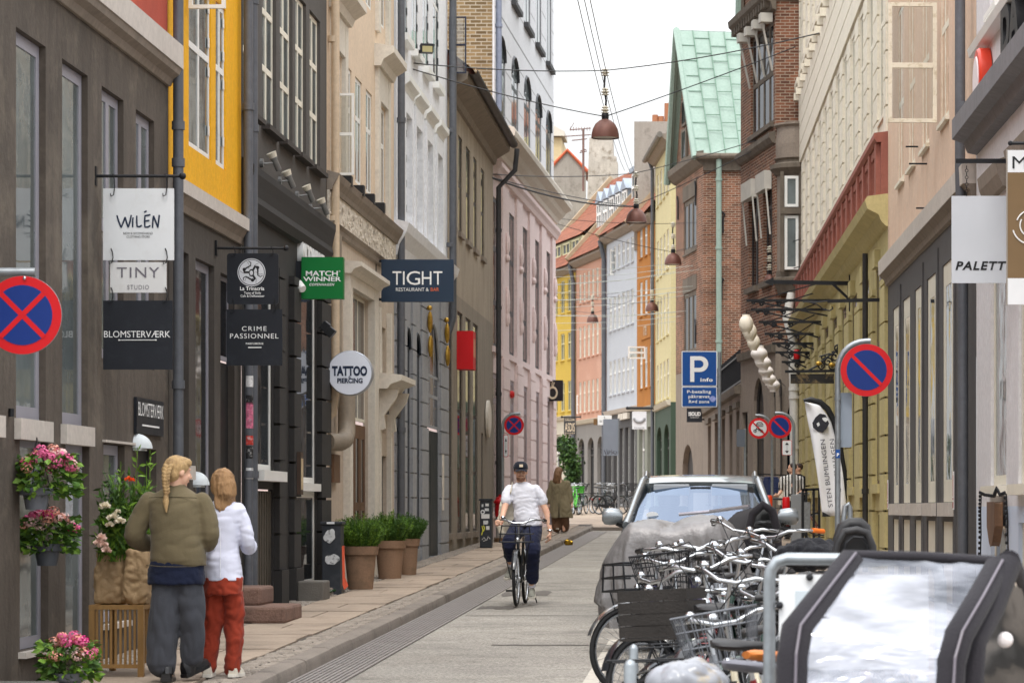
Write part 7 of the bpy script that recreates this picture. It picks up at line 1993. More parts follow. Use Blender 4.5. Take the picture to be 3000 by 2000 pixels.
def head(mb, c, f, k=1.0, up=(0, 0, 1)):
 """skull, jaw, nose, ears, lips; f = direction of the face. Returns axes"""
 c = Vector(c); f = Vector(f).normalized(); u = Vector(up); s = f.cross(u).normalized(); u = s.cross(f)
 M = Matrix((s, f, u)).transposed(); A = lambda x, y, z: c + s * x * k + f * y * k + u * z * k
 mb.ball(A(0, -.012, .03), (.074 * k, .092 * k, .088 * k), 18, 14, M); mb.ball(A(0, .014, -.035), (.06 * k, .07 * k, .078 * k), 16, 12, M); mb.ball(A(0, .045, -.088), (.034 * k, .034 * k, .028 * k), 12, 8, M)
 mb.tube([A(0, .082, .022), A(0, .098, -.006), A(0, .108, -.026), A(0, .088, -.036)], [.009 * k, .012 * k, .016 * k, .01 * k], 8)
 for x in (-1, 1):
  mb.ball(A(.074 * x, -.012, -.005), (.012 * k, .022 * k, .032 * k), 8, 6, M); mb.ball(A(.032 * x, .066, -.022), (.024 * k, .018 * k, .02 * k), 8, 6, M)
  mb.ball(A(.03 * x, .076, .03), (.022 * k, .01 * k, .008 * k), 8, 6, M)
 mb.ball(A(0, .083, -.058), (.024 * k, .012 * k, .009 * k), 10, 6, M)
 return A, M
def hairmat(name, c0, c1):
 m = mat(name, c0, .42, .25, 6, stretch=(60, 60, 5), bump=.5, bscale=9, stain=c1, samt=.75, sscale=9, spec=.35)
 return m
def cloth(name, c, fs=3, **kw): return mat(name, c, .88, .08, fs, bump=kw.pop('bump', .15), bscale=kw.pop('bscale', 90), sheen=.1, spec=.15, **kw)
def shoe(parent, name, m, heel, toe, h=.07, w=.045, sole=None):
 heel = Vector(heel); toe = Vector(toe); d = (toe - heel); mb = MB()
 rg = []
 for t, ww, hh in ((0, .7, .95), (.12, .9, 1.25), (.35, .85, 1.3), (.6, 1.0, .85), (.85, .95, .6), (1.0, .5, .4)):
  p = heel + d * t; s = Vector((-d.y, d.x, 0)).normalized() if Vector((d.x, d.y, 0)).length > .02 else Vector((1, 0, 0)); up = d.normalized().cross(s); up = up if up.z > 0 else -up
  rg.append([p + s * (math.cos(a) * w * ww) + up * (max(0, math.sin(a)) * h * hh + .002) for a in [2 * PI * i / 12 for i in range(12)]])
 mb.loft(rg); o = mb.build(name, m, parent, smooth=60)
 if sole:
  mb = MB(); s0 = []
  for t, ww in ((-.03, .75), (.1, .95), (.35, .9), (.6, 1.08), (.88, 1.0), (1.05, .5)):
   p = heel + d * t; s = Vector((-d.y, d.x, 0)).normalized() if Vector((d.x, d.y, 0)).length > .02 else Vector((1, 0, 0)); up = d.normalized().cross(s); up = up if up.z > 0 else -up
   s0.append([p + s * w * ww + up * .006, p - s * w * ww + up * .006, p - s * w * ww - up * .02, p + s * w * ww - up * .02])
  mb.loft(s0).build('sole', sole, o)
 return o
BASE = Vector((0, 0, 0))
def W(u0, v0, Y):
 """pixel helper: local metres relative to a person standing at depth Y"""
 k = Y / F; g = pz(Y)
 return lambda u, v, dy=0.0: Vector(((u - CU) * k, Y + dy, CZ - (v - CV) * k))
def torso(rings, n=32): return rloft(rings, n, 2.3)
Y = 20.5; q = W(0, 0, Y); k = Y / F
s = thing('person', 'woman with a blonde braid in an olive jacket and wide charcoal trousers, seen from behind', 'person', Vector((q(500, 0).x, Y, pz(Y))))
mb = MB(); hc = q(523, 1384); A, M = head(mb, hc, (.75, .65, -.1), 1.0)
limb(mb, [hc + Vector((-.02, -.015, -.05)), q(512, 1448, .01)], [.056, .06]); limb(mb, [q(512, 1470), q(515, 1600), q(518, 1690)], [.09, .095, .095])
for (a, b, c_) in ((q(432, 1475), q(392, 1570, .02), q(440, 1585, .26)), (q(598, 1475), q(612, 1580, .02), q(575, 1590, .26))): limb(mb, [a, b, c_], [.05, .042, .03]); hand(mb, c_, (0.2, 1, .1), (0, 0, 1), .6)
for (a, b, c_) in ((q(488, 1690), q(475, 1840, .02), q(492, 1975)), (q(545, 1690), q(552, 1830, .06), q(548, 1940, .1))): limb(mb, [a, b, c_], [.07, .052, .04])
remesh(mb, 'body', SKIN, s, .009, 3)
OLV = cloth('olive_cotton', rgb(104, 94, 72), stain=rgb(88, 80, 60), samt=.35, sscale=5)
mb = torso([(q(523, 0).x, Y + .01, q(0, 1656).z, .21, .15), (q(522, 0).x, Y, q(0, 1640).z, .212, .155), (q(520, 0).x, Y, q(0, 1570).z, .196, .155), (q(515, 0).x, Y, q(0, 1500).z, .2, .15), (q(513, 0).x, Y, q(0, 1465).z, .21, .13), (q(513, 0).x, Y + .005, q(0, 1443).z, .15, .10), (q(515, 0).x, Y + .01, q(0, 1428).z, .075, .075), (q(516, 0).x, Y + .01, q(0, 1418).z, .068, .068)])
limb(mb, [q(436, 1468), q(412, 1515, .0), q(391, 1570, .0), q(408, 1590, .12), q(445, 1590, .25)], [.078, .08, .082, .07, .055]); limb(mb, [q(592, 1468), q(608, 1515), q(612, 1572), q(602, 1592, .1), q(580, 1595, .25)], [.076, .078, .08, .07, .055])
jk = remesh(mb, 'jacket', OLV, s, .0085, 5, .008, (3.2, 3.2, 5), 3)
mb = MB()
for z0, pts in ((0, [(441, 1653), (480, 1657), (530, 1658), (580, 1657), (604, 1652)]), (1, [(446, 1457), (480, 1455), (530, 1455), (585, 1458)])): mb.tube([q(u, v, -.158 if z0 == 0 else -.115) for u, v in pts], .003, 5)
mb.build('seam', cloth('olive_seam', rgb(84, 76, 58)), jk)
NAVYC = cloth('navy_cotton', rgb(26, 32, 52), 5)
mb = torso([(q(516, 0).x, Y, q(0, 1712).z, .212, .15), (q(516, 0).x, Y, q(0, 1690).z, .212, .15), (q(518, 0).x, Y, q(0, 1640).z, .2, .14)]); remesh(mb, 'shirt', NAVYC, s, .012, 2, .008, (9, 9, 12), 9)
CHAR = cloth('charcoal_wool', rgb(66, 68, 74), 6); mb = MB()
limb(mb, [q(492, 1705), q(482, 1800, .0), q(474, 1900, .0), q(473, 1944, .01)], [.125, .112, .108, .11], 20); limb(mb, [q(548, 1705), q(560, 1790, .02), q(563, 1870, .05), q(556, 1925, .08)], [.115, .1, .092, .086], 20)
remesh(mb, 'trousers', CHAR, s, .012, 3, .012, (8, 8, 3), 1)
BOOT = mat('black_leather', rgb(26, 26, 28), .35, .2, 8, coat=.3)
shoe(s, 'boot', BOOT, (q(492, 0).x, Y - .08, pz(Y) + .03), (q(486, 0).x, Y + .17, pz(Y) + .025), .1, .048, BOOT); MB().tube([Vector((q(492, 0).x, Y - .04, pz(Y) + .06)), q(488, 1925, -.01)], [.05, .055], 12).build('boot_shaft', BOOT, s)
shoe(s, 'boot', BOOT, q(536, 1978, .05), q(590, 1948, .24), .1, .048, BOOT); MB().tube([q(545, 1972, .09), q(550, 1920, .1)], [.055, .06], 12).build('boot_shaft', BOOT, s)
BLON = hairmat('blonde_hair', rgb(188, 156, 110), rgb(112, 84, 54))
mb = MB(); mb.ball(A(0, -.022, .04), (.084, .1, .09), 18, 14, M); mb.ball(A(0, -.055, -.01), (.074, .062, .075), 14, 10, M); mb.ball(A(.0, .03, .078), (.07, .066, .045), 12, 8, M); mb.ball(A(-.02, -.105, .01), (.03, .03, .032), 10, 8, M)
remesh(mb, 'hair', BLON, s, .008, 2, .004, (60, 60, 14), 2)
mb = MB(); p0 = q(502, 1366, -.12); L_ = 9
for i in range(L_):
 t = i / (L_ - 1); c = q(502 - 3 * math.sin(t * 3), 1368 + 76 * t, -.118 - .045 * math.sin(min(1, t * 1.6) * PI * .6)); r = .027 - .009 * t
 for sx in (-1, 1): mb.tube([c + Vector((sx * r * 1.0, 0, .016)), c + Vector((sx * r * .45, -r * .55, 0)), c + Vector((-sx * r * .35, -r * .2, -.02))], [r * .55, r * .75, r * .45], 8)
mb.tube([q(499, 1444, -.16), q(499, 1468, -.165), q(500, 1500, -.165)], [.014, .024, .006], 8)
mb.build('braid', BLON, s, smooth=70)
Y = 21.0; q = W(0, 0, Y)
s = thing('person', 'woman in a white shirt and rust red trousers, walking away beside the braided woman', 'person', Vector((q(662, 0).x, Y, pz(Y))))
mb = MB(); hc = q(650, 1420); A, M = head(mb, hc, (-.6, .75, -.08), 1.0); limb(mb, [hc + Vector((0, -.01, -.06)), q(655, 1480)], [.055, .058]); limb(mb, [q(658, 1508), q(655, 1600), q(655, 1690)], [.07, .08, .09])
for (a, b, c_, hd) in ((q(612, 1500), q(596, 1590), q(610, 1600, .22), (.1, 1, 0)), (q(702, 1500), q(727, 1596), q(726, 1608, .2), (-.5, 1, -.1))): limb(mb, [a, b, c_], [.036, .034, .028]); hand(mb, c_, hd, (0, 0, 1), .5)
for (a, b, c_) in ((q(630, 1700), q(618, 1840, .03), q(612, 1962)), (q(682, 1700), q(684, 1840, .02), q(680, 1966))): limb(mb, [a, b, c_], [.08, .052, .038])
remesh(mb, 'body', SKIN, s, .009, 3)
WSH = cloth('white_cotton', rgb(208, 210, 226), bump=.1)
mb = torso([(q(654, 0).x, Y, q(0, 1700).z, .15, .132), (q(654, 0).x, Y, q(0, 1670).z, .146, .13), (q(653, 0).x, Y, q(0, 1590).z, .122, .11), (q(657, 0).x, Y, q(0, 1520).z, .136, .115), (q(658, 0).x, Y, q(0, 1490).z, .13, .1), (q(658, 0).x, Y, q(0, 1474).z, .1, .085), (q(655, 0).x, Y, q(0, 1462).z, .066, .066)])
limb(mb, [q(617, 1492), q(600, 1545), q(596, 1592), q(604, 1604, .12)], [.056, .056, .054, .046]); limb(mb, [q(699, 1492), q(717, 1540), q(727, 1592), q(724, 1608, .1)], [.056, .056, .056, .05])
sh = remesh(mb, 'shirt', WSH, s, .008, 4, .007, (4, 4, 9), 5)
mb = MB(); mb.tube([q(654, 1545, -.128), q(655, 1600, -.126), q(655, 1690, -.14)], .0025, 5); mb.build('seam', cloth('white_seam', rgb(236, 238, 244)), sh)
mb = MB(); mb.torus(q(724, 1600, .07), .052, .014, 'y', 16, 6); mb.build('rolled_cuff', WSH, sh)
RUST = cloth('rust_cotton', rgb(142, 54, 36), stain=rgb(108, 38, 26), samt=.5, sscale=5); mb = MB()
mb2 = torso([(q(654, 0).x, Y, q(0, 1740).z, .155, .14), (q(654, 0).x, Y, q(0, 1690).z, .15, .13)]); mb.add(mb2.v, mb2.f)
limb(mb, [q(626, 1735), q(620, 1830, .02), q(612, 1900), q(608, 1952)], [.088, .078, .07, .068], 18); limb(mb, [q(684, 1735), q(685, 1830, .02), q(684, 1900), q(680, 1958)], [.082, .074, .066, .064], 18)
remesh(mb, 'trousers', RUST, s, .0105, 3, .014, (8, 8, 7), 8)
SNK = mat('pale_sneaker', rgb(206, 198, 182), .7, .1, 10); SOLE = mat('rubber_sole', rgb(222, 216, 204), .7, .08, 10)
shoe(s, 'shoe', SNK, (q(612, 0).x, Y - .09, pz(Y) + .025), (q(608, 0).x, Y + .15, pz(Y) + .03), .075, .042, SOLE); shoe(s, 'shoe', SNK, (q(684, 0).x, Y - .06, pz(Y) + .025), (q(694, 0).x, Y + .18, pz(Y) + .025), .07, .042, SOLE)
BRN = hairmat('light_brown_hair', rgb(160, 124, 86), rgb(98, 72, 48))
mb = MB(); mb.ball(A(0, -.02, .035), (.086, .102, .094), 18, 14, M); limb(mb, [A(0, -.05, .0), A(-.0, -.06, -.08), A(.0, -.045, -.15)], [.084, .08, .05])
for i in range(9): t = (i - 4) / 4; limb(mb, [A(.055 * t, -.075 + .04 * t * t, -.06), A(.07 * t, -.075 + .04 * t * t, -.15 - .05 * (i % 3) * .5), A(.075 * t, -.06, -.19 - .03 * (i % 2))], [.03, .024, .009])
mb.ball(A(.07, .0, .0), (.025, .05, .08), 10, 8, M); mb.ball(A(-.07, -.01, .0), (.025, .05, .08), 10, 8, M)
remesh(mb, 'hair', BRN, s, .008, 2, .006, (50, 50, 9), 4)
Y = 68; q = W(0, 0, Y)
s = thing('person', 'woman with long brown hair in a long olive trench coat on the far pavement', 'person', Vector((q(1640, 0).x, Y, pz(Y))))
mb = MB(); hc = q(1638, 1381); A, M = head(mb, hc, (.35, .9, 0), 1.0); limb(mb, [hc + Vector((0, 0, -.06)), q(1640, 1405)], [.055, .06]); limb(mb, [q(1640, 1415), q(1640, 1480)], [.12, .12])
limb(mb, [q(1664, 1415), q(1672, 1450), q(1676, 1474, -.04)], [.05, .042, .028]); hand(mb, q(1676, 1474, -.04), (.05, 0, -1), (0, -1, 0), .4); limb(mb, [q(1616, 1415), q(1609, 1450), q(1608, 1478)], [.05, .042, .028]); hand(mb, q(1608, 1478), (0, 0, -1), (0, -1, 0), .4)
limb(mb, [q(1630, 1480), q(1632, 1552)], [.08, .04]); limb(mb, [q(1650, 1480), q(1652, 1552)], [.08, .04]); remesh(mb, 'body', SKIN, s, .011, 2)
COATM = cloth('trench_olive', rgb(124, 114, 90), stain=rgb(102, 94, 72), samt=.4, sscale=4)
mb = torso([(q(1643, 0).x, Y, q(0, 1516).z, .31, .2), (q(1642, 0).x, Y, q(0, 1500).z, .29, .19), (q(1641, 0).x, Y, q(0, 1460).z, .23, .16), (q(1640, 0).x, Y, q(0, 1425).z, .215, .14), (q(1640, 0).x, Y, q(0, 1410).z, .17, .11), (q(1640, 0).x, Y, q(0, 1402).z, .07, .07)])
limb(mb, [q(1661, 1415), q(1669, 1440), q(1673, 1468, -.02)], [.085, .075, .062]); limb(mb, [q(1618, 1415), q(1611, 1440), q(1607, 1470)], [.085, .075, .062])
co = remesh(mb, 'coat', COATM, s, .014, 3, .02, (6, 6, 3), 6)
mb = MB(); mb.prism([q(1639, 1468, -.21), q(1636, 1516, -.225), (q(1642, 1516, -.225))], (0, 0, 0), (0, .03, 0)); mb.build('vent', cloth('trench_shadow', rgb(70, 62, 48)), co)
mb = MB(); limb(mb, [q(1629, 1490), q(1630, 1520), q(1630, 1546)], [.12, .125, .12], 16); limb(mb, [q(1653, 1490), q(1655, 1520), q(1655, 1545, .1)], [.12, .12, .115], 16); remesh(mb, 'trousers', cloth('brown_wool', rgb(104, 78, 60)), s, .015, 2, .012, (7, 7, 4), 2)
SHB = mat('brown_shoe', rgb(72, 52, 40), .5, .2); shoe(s, 'shoe', SHB, (q(1633, 0).x, Y - .1, pz(Y) + .12), (q(1634, 0).x, Y + .08, pz(Y) + .02), .08, .045, SOLE); shoe(s, 'shoe', SHB, (q(1646, 0).x, Y + .1, pz(Y) + .03), (q(1648, 0).x, Y + .33, pz(Y) + .03), .08, .045, SOLE)
mb = MB(); mb.ball(A(0, -.02, .025), (.096, .108, .1), 16, 12, M); limb(mb, [A(0, -.05, 0), A(-.01, -.08, -.1), A(-.03, -.09, -.24)], [.098, .1, .075])
for i in range(7): t = (i - 3) / 3; limb(mb, [A(.06 * t, -.1, -.1), A(.075 * t - .02, -.11, -.22), A(.08 * t - .03, -.1, -.3 - .03 * (i % 3))], [.035, .03, .01])
remesh(mb, 'hair', hairmat('auburn_hair', rgb(126, 94, 66), rgb(84, 60, 42)), s, .01, 2, .006, (40, 40, 8), 3)
Yc = 34.6; q = W(0, 0, Yc)
s = thing('person', 'man in a white T-shirt, dark cap and jeans riding a bicycle towards the camera', 'person', Vector((q(1528, 0).x, Yc, gz(Yc))))
mb = MB(); hc = q(1526, 1381, -.02); A, M = head(mb, hc, (.12, -1, -.04), 1.04)
limb(mb, [hc + Vector((0, .02, -.06)), q(1528, 1422, .02)], [.058, .065]); limb(mb, [q(1530, 1440, .03), q(1535, 1500, .03), q(1542, 1545, .04)], [.1, .1, .11])
Hs = q(1467, 1534, -.42)
limb(mb, [q(1494, 1438, .02), q(1481, 1484, -.1), Hs + Vector((.03, .07, .012))], [.042, .042, .029]); hand(mb, Hs + Vector((.02, .05, .012)), (-.35, -1, -.25), (1, .1, -.1), 1.15)
limb(mb, [q(1572, 1440, .02), q(1603, 1500, .0), q(1613, 1556, -.06)], [.042, .042, .028]); hand(mb, q(1613, 1558, -.06), (-.12, -.1, -1), (-.3, -1, 0), .45)
limb(mb, [q(1518, 1548, .06), q(1494, 1592, -.38), q(1500, 1652, -.12)], [.09, .06, .04]); limb(mb, [q(1560, 1548, .06), q(1567, 1610, -.34), q(1560, 1712, -.12)], [.09, .06, .042])
remesh(mb, 'body', SKIN, s, .0075, 3)
TSH = cloth('white_jersey', rgb(228, 229, 238), bump=.08)
mb = torso([(q(1546, 0).x, Yc + .03, q(0, 1540).z, .178, .15), (q(1546, 0).x, Yc + .03, q(0, 1527).z, .178, .15), (q(1544, 0).x, Yc + .02, q(0, 1510).z, .168, .14), (q(1538, 0).x, Yc + .02, q(0, 1475).z, .158, .13), (q(1533, 0).x, Yc + .02, q(0, 1445).z, .166, .12), (q(1531, 0).x, Yc + .02, q(0, 1430).z, .158, .105), (q(1530, 0).x, Yc + .02, q(0, 1420).z, .13, .09), (q(1529, 0).x, Yc + .02, q(0, 1410).z, .07, .07)])
limb(mb, [q(1492, 1432, .02), q(1485, 1452, -.03), q(1484, 1466, -.06)], [.062, .066, .07]); limb(mb, [q(1570, 1432, .02), q(1585, 1452, .02), q(1591, 1468, .02)], [.06, .066, .072])
remesh(mb, 'tshirt', TSH, s, .009, 8, .009, (5, 5, 9), 2)
DEN = cloth('dark_denim', rgb(32, 36, 58), 8, stain=rgb(54, 60, 84), samt=.4, sscale=4); mb = MB()
limb(mb, [q(1520, 1540, .08), q(1496, 1588, -.38), q(1499, 1628, -.24)], [.115, .088, .075], 16); limb(mb, [q(1560, 1540, .08), q(1567, 1606, -.35), q(1564, 1650, -.24), q(1562, 1694, -.14)], [.12, .095, .084, .08], 16); limb(mb, [q(1525, 1540, .08), q(1556, 1540, .08)], [.13, .13])
remesh(mb, 'jeans', DEN, s, .0105, 6, .010, (6, 6, 10), 4)
SOCK = cloth('white_sock', rgb(226, 222, 232)); mb = MB().tube([q(1499, 1622, -.2), q(1501, 1655, -.12)], [.05, .044], 12); mb.build('sock', SOCK, s); MB().tube([q(1562, 1690, -.14), q(1560, 1718, -.11)], [.052, .045], 12).build('sock', SOCK, s)
SNG = mat('grey_sneaker', rgb(150, 150, 140), .7, .3, 20)
shoe(s, 'shoe', SNG, q(1502, 1672, .0), q(1489, 1692, -.25), .075, .046, SOLE); shoe(s, 'shoe', SNG, q(1560, 1738, -.02), q(1560, 1748, -.28), .08, .046, SOLE)
CAPM = cloth('navy_cap', rgb(32, 36, 46)); mb = MB(); n = 10
mb.loft([[A(math.cos(2 * PI * j / 20) * .088 * c_, -.012 + math.sin(2 * PI * j / 20) * .106 * c_, .03 + .088 * z_) for j in range(20)] for c_, z_ in [(1, 0), (1.01, .25), (.95, .6), (.78, .88), (.45, 1.06), (.05, 1.1)]])
br = [[A(.075 * (2 * j / 8 - 1) * (1 - .25 * t * t), .075 + .075 * t * (1 - .35 * (2 * j / 8 - 1) ** 2), .038 - .02 * t - .018 * (2 * j / 8 - 1) ** 2) for j in range(9)] for t in (0, .33, .66, 1)]
mb.loft(br, caps=False, closed=False); cp = mb.build('cap', CAPM, s, smooth=50)
MB().box(A(0, .098, .074), (.045, .006, .034), Matrix.Rotation(R(0), 3, 'X')).build('cap_badge', CREAML, cp)
mb = MB()
for x in (-.031, .031): mb.ball(A(x, .078, .012), (.012, .008, .006), 8, 6, M)
mb.build('eye', mat('dark_eye', rgb(40, 32, 30), .2, .1), s)
mb = MB()
for x in (-.031, .031): mb.tube([A(x - .018, .082, .024), A(x, .088, .028), A(x + .018, .082, .024)], .0035, 5)
mb.build('eyebrow', mat('brown_brow', rgb(70, 48, 38), .8, .2), s)
BRD = mat('short_beard', rgb(150, 108, 86), .85, .25, 40); mb = MB(); mb.ball(A(0, .012, -.082), (.0575, .068, .042), 14, 10, M); mb.ball(A(0, .046, -.094), (.036, .036, .027), 10, 8, M); mb.tube([A(-.03, .082, -.055), A(0, .094, -.045), A(.03, .082, -.055)], .006, 6); mb.build('beard', BRD, s, smooth=70)
mb = MB()
for x in (-1, 1): mb.ball(A(.07 * x, -.03, .008), (.014, .05, .035), 8, 6, M)
mb.build('hair', mat('dark_brown_hair', rgb(70, 50, 40), .7, .2, 30), s)
mb = MB(); mb.torus(q(1612.5, 1552, -.055), .034, .008, 'z', 18, 6); mb.ball(q(1614, 1552, -.09), (.016, .006, .016), 10, 6); mb.build('watch', CHROME, s)
INKM = mat('tattoo_ink', rgb(92, 82, 82), .6, .5, 30)
mb = MB(); a = q(1605, 1506, -.002); b = q(1611, 1538, -.04); mb.tube([a, a.lerp(b, .5), b], [.0395, .036, .0325], 12, caps=False); mb.build('tattoo', INKM, s)
BAGC = cloth('canvas_bag', rgb(226, 218, 200))
t = thing('tote_bag', 'cream canvas tote bag hanging from the shoulder of the cyclist', 'bag', q(1485, 1560, .12)); mb = rloft([(q(1487, 0).x, Yc + .1, q(0, 1562).z, .12, .05), (q(1485, 0).x, Yc + .1, q(0, 1540).z, .15, .06), (q(1492, 0).x, Yc + .1, q(0, 1480).z, .13, .05), (q(1498, 0).x, Yc + .1, q(0, 1455).z, .1, .03)], 20); remesh(mb, 'bag', BAGC, t, .012, 3, .015, (8, 8, 7), 4)
MB().tube([q(1488, 1470, .06), q(1498, 1440, -.1), q(1502, 1414, -.06), q(1500, 1412, .06), q(1492, 1460, .16)], .01, 6, flat=.4).build('strap', BAGC, t)
def bystander(lab, u, Y, face, hair_c, shirt, vt, trous):
 q = W(0, 0, Y); c = Vector(((u - CU) * Y / F, Y, gz(Y) + .12)); s = thing('person', lab, 'person', c); P = lambda x, y, z: c + Vector((x, y, z))
 mb = MB(); A, M = head(mb, P(0, 0, 1.6), face); limb(mb, [P(0, 0, 1.54), P(0, 0, 1.42)], [.055, .06]); limb(mb, [P(0, 0, 1.3), P(0, 0, .95)], [.13, .13])
 for x in (-1, 1):
  limb(mb, [P(.2 * x, 0, 1.38), P(.24 * x, 0, 1.1), P(.2 * x - .12, -.16, 1.0)], [.05, .042, .03]); hand(mb, P(.2 * x - .12, -.16, 1.0), (-.6, -.6, 0), (0, 0, 1), .5); limb(mb, [P(.09 * x, 0, .9), P(.1 * x, 0, .5), P(.1 * x, 0, .06)], [.085, .055, .04]);
 remesh(mb, 'body', SKIN, s, .012, 2)
 mb = torso([(c.x, Y, c.z + .88, .19, .14), (c.x, Y, c.z + 1.1, .18, .13), (c.x, Y, c.z + 1.35, .2, .13), (c.x, Y, c.z + 1.43, .15, .1), (c.x, Y, c.z + 1.48, .07, .07)])
 for x in (-1, 1): limb(mb, [P(.19 * x, 0, 1.37), P(.235 * x, 0, 1.16)], [.075, .07])
 remesh(mb, 'shirt', shirt, s, .013, 2, .008, (8, 8, 6), 1)
 mb = MB()
 for x in (-1, 1): limb(mb, [P(.08 * x, 0, .9), P(.1 * x, 0, .5), P(.1 * x, 0, .1)], [.11, .085, .075])
 remesh(mb, 'trousers', trous, s, .014, 2, .008)
 for x in (-1, 1): shoe(s, 'shoe', BOOT, P(.1 * x, .1, .03), P(.1 * x - .05, -.15, .03), .08, .045)
 mb = MB(); mb.ball(A(0, -.03, .045), (.085, .095, .085), 14, 10, M); remesh(mb, 'hair', hairmat(vt, hair_c, tuple(x * .5 for x in hair_c)), s, .012, 1, .004, (40, 40, 20)); return s, A
STR = mat('striped_shirt', rgb(224, 220, 212), .8, .03, 3)
t_ = STR.node_tree; b_ = t_.nodes['Principled BSDF']; wv = t_.nodes.new('ShaderNodeTexWave'); wv.inputs['Scale'].default_value = 4.5; wv.wave_profile = 'SIN'; tc_ = t_.nodes.new('ShaderNodeTexCoord'); cr = t_.nodes.new('ShaderNodeValToRGB'); cr.color_ramp.interpolation = 'CONSTANT'; cr.color_ramp.elements[0].color = (.03, .025, .022, 1); cr.color_ramp.elements[1].position = .5; cr.color_ramp.elements[1].color = (.7, .68, .64, 1)
t_.links.new(tc_.outputs['Object'], wv.inputs['Vector']); t_.links.new(wv.outputs['Fac'], cr.inputs[0]); t_.links.new(cr.outputs[0], b_.inputs['Base Color'])
s, A = bystander('bearded man with glasses in a brown and white striped shirt by the clothes rack', 2320, 61, (-1, -.15, -.1), rgb(50, 40, 36), STR, 'black_brown_hair', cloth('black_cotton', rgb(30, 30, 34)))
mb = MB()
for x in (-.034, .034): mb.torus(A(x, .095, .01), .02, .003, 'y', 12, 4, M=Matrix.Rotation(R(90), 3, 'Z'))
mb.build('glasses', IRON, s); MB().ball(A(0, .03, -.075), (.05, .062, .04), 10, 8).build('beard', BRD, s)
bystander('man in a black top half hidden by the yellow green wall', 2338, 62.5, (-1, -.3, 0), rgb(60, 44, 36), cloth('black_cotton', rgb(30, 30, 34)), 'dark_hair', cloth('grey_cotton', rgb(90, 92, 98)))
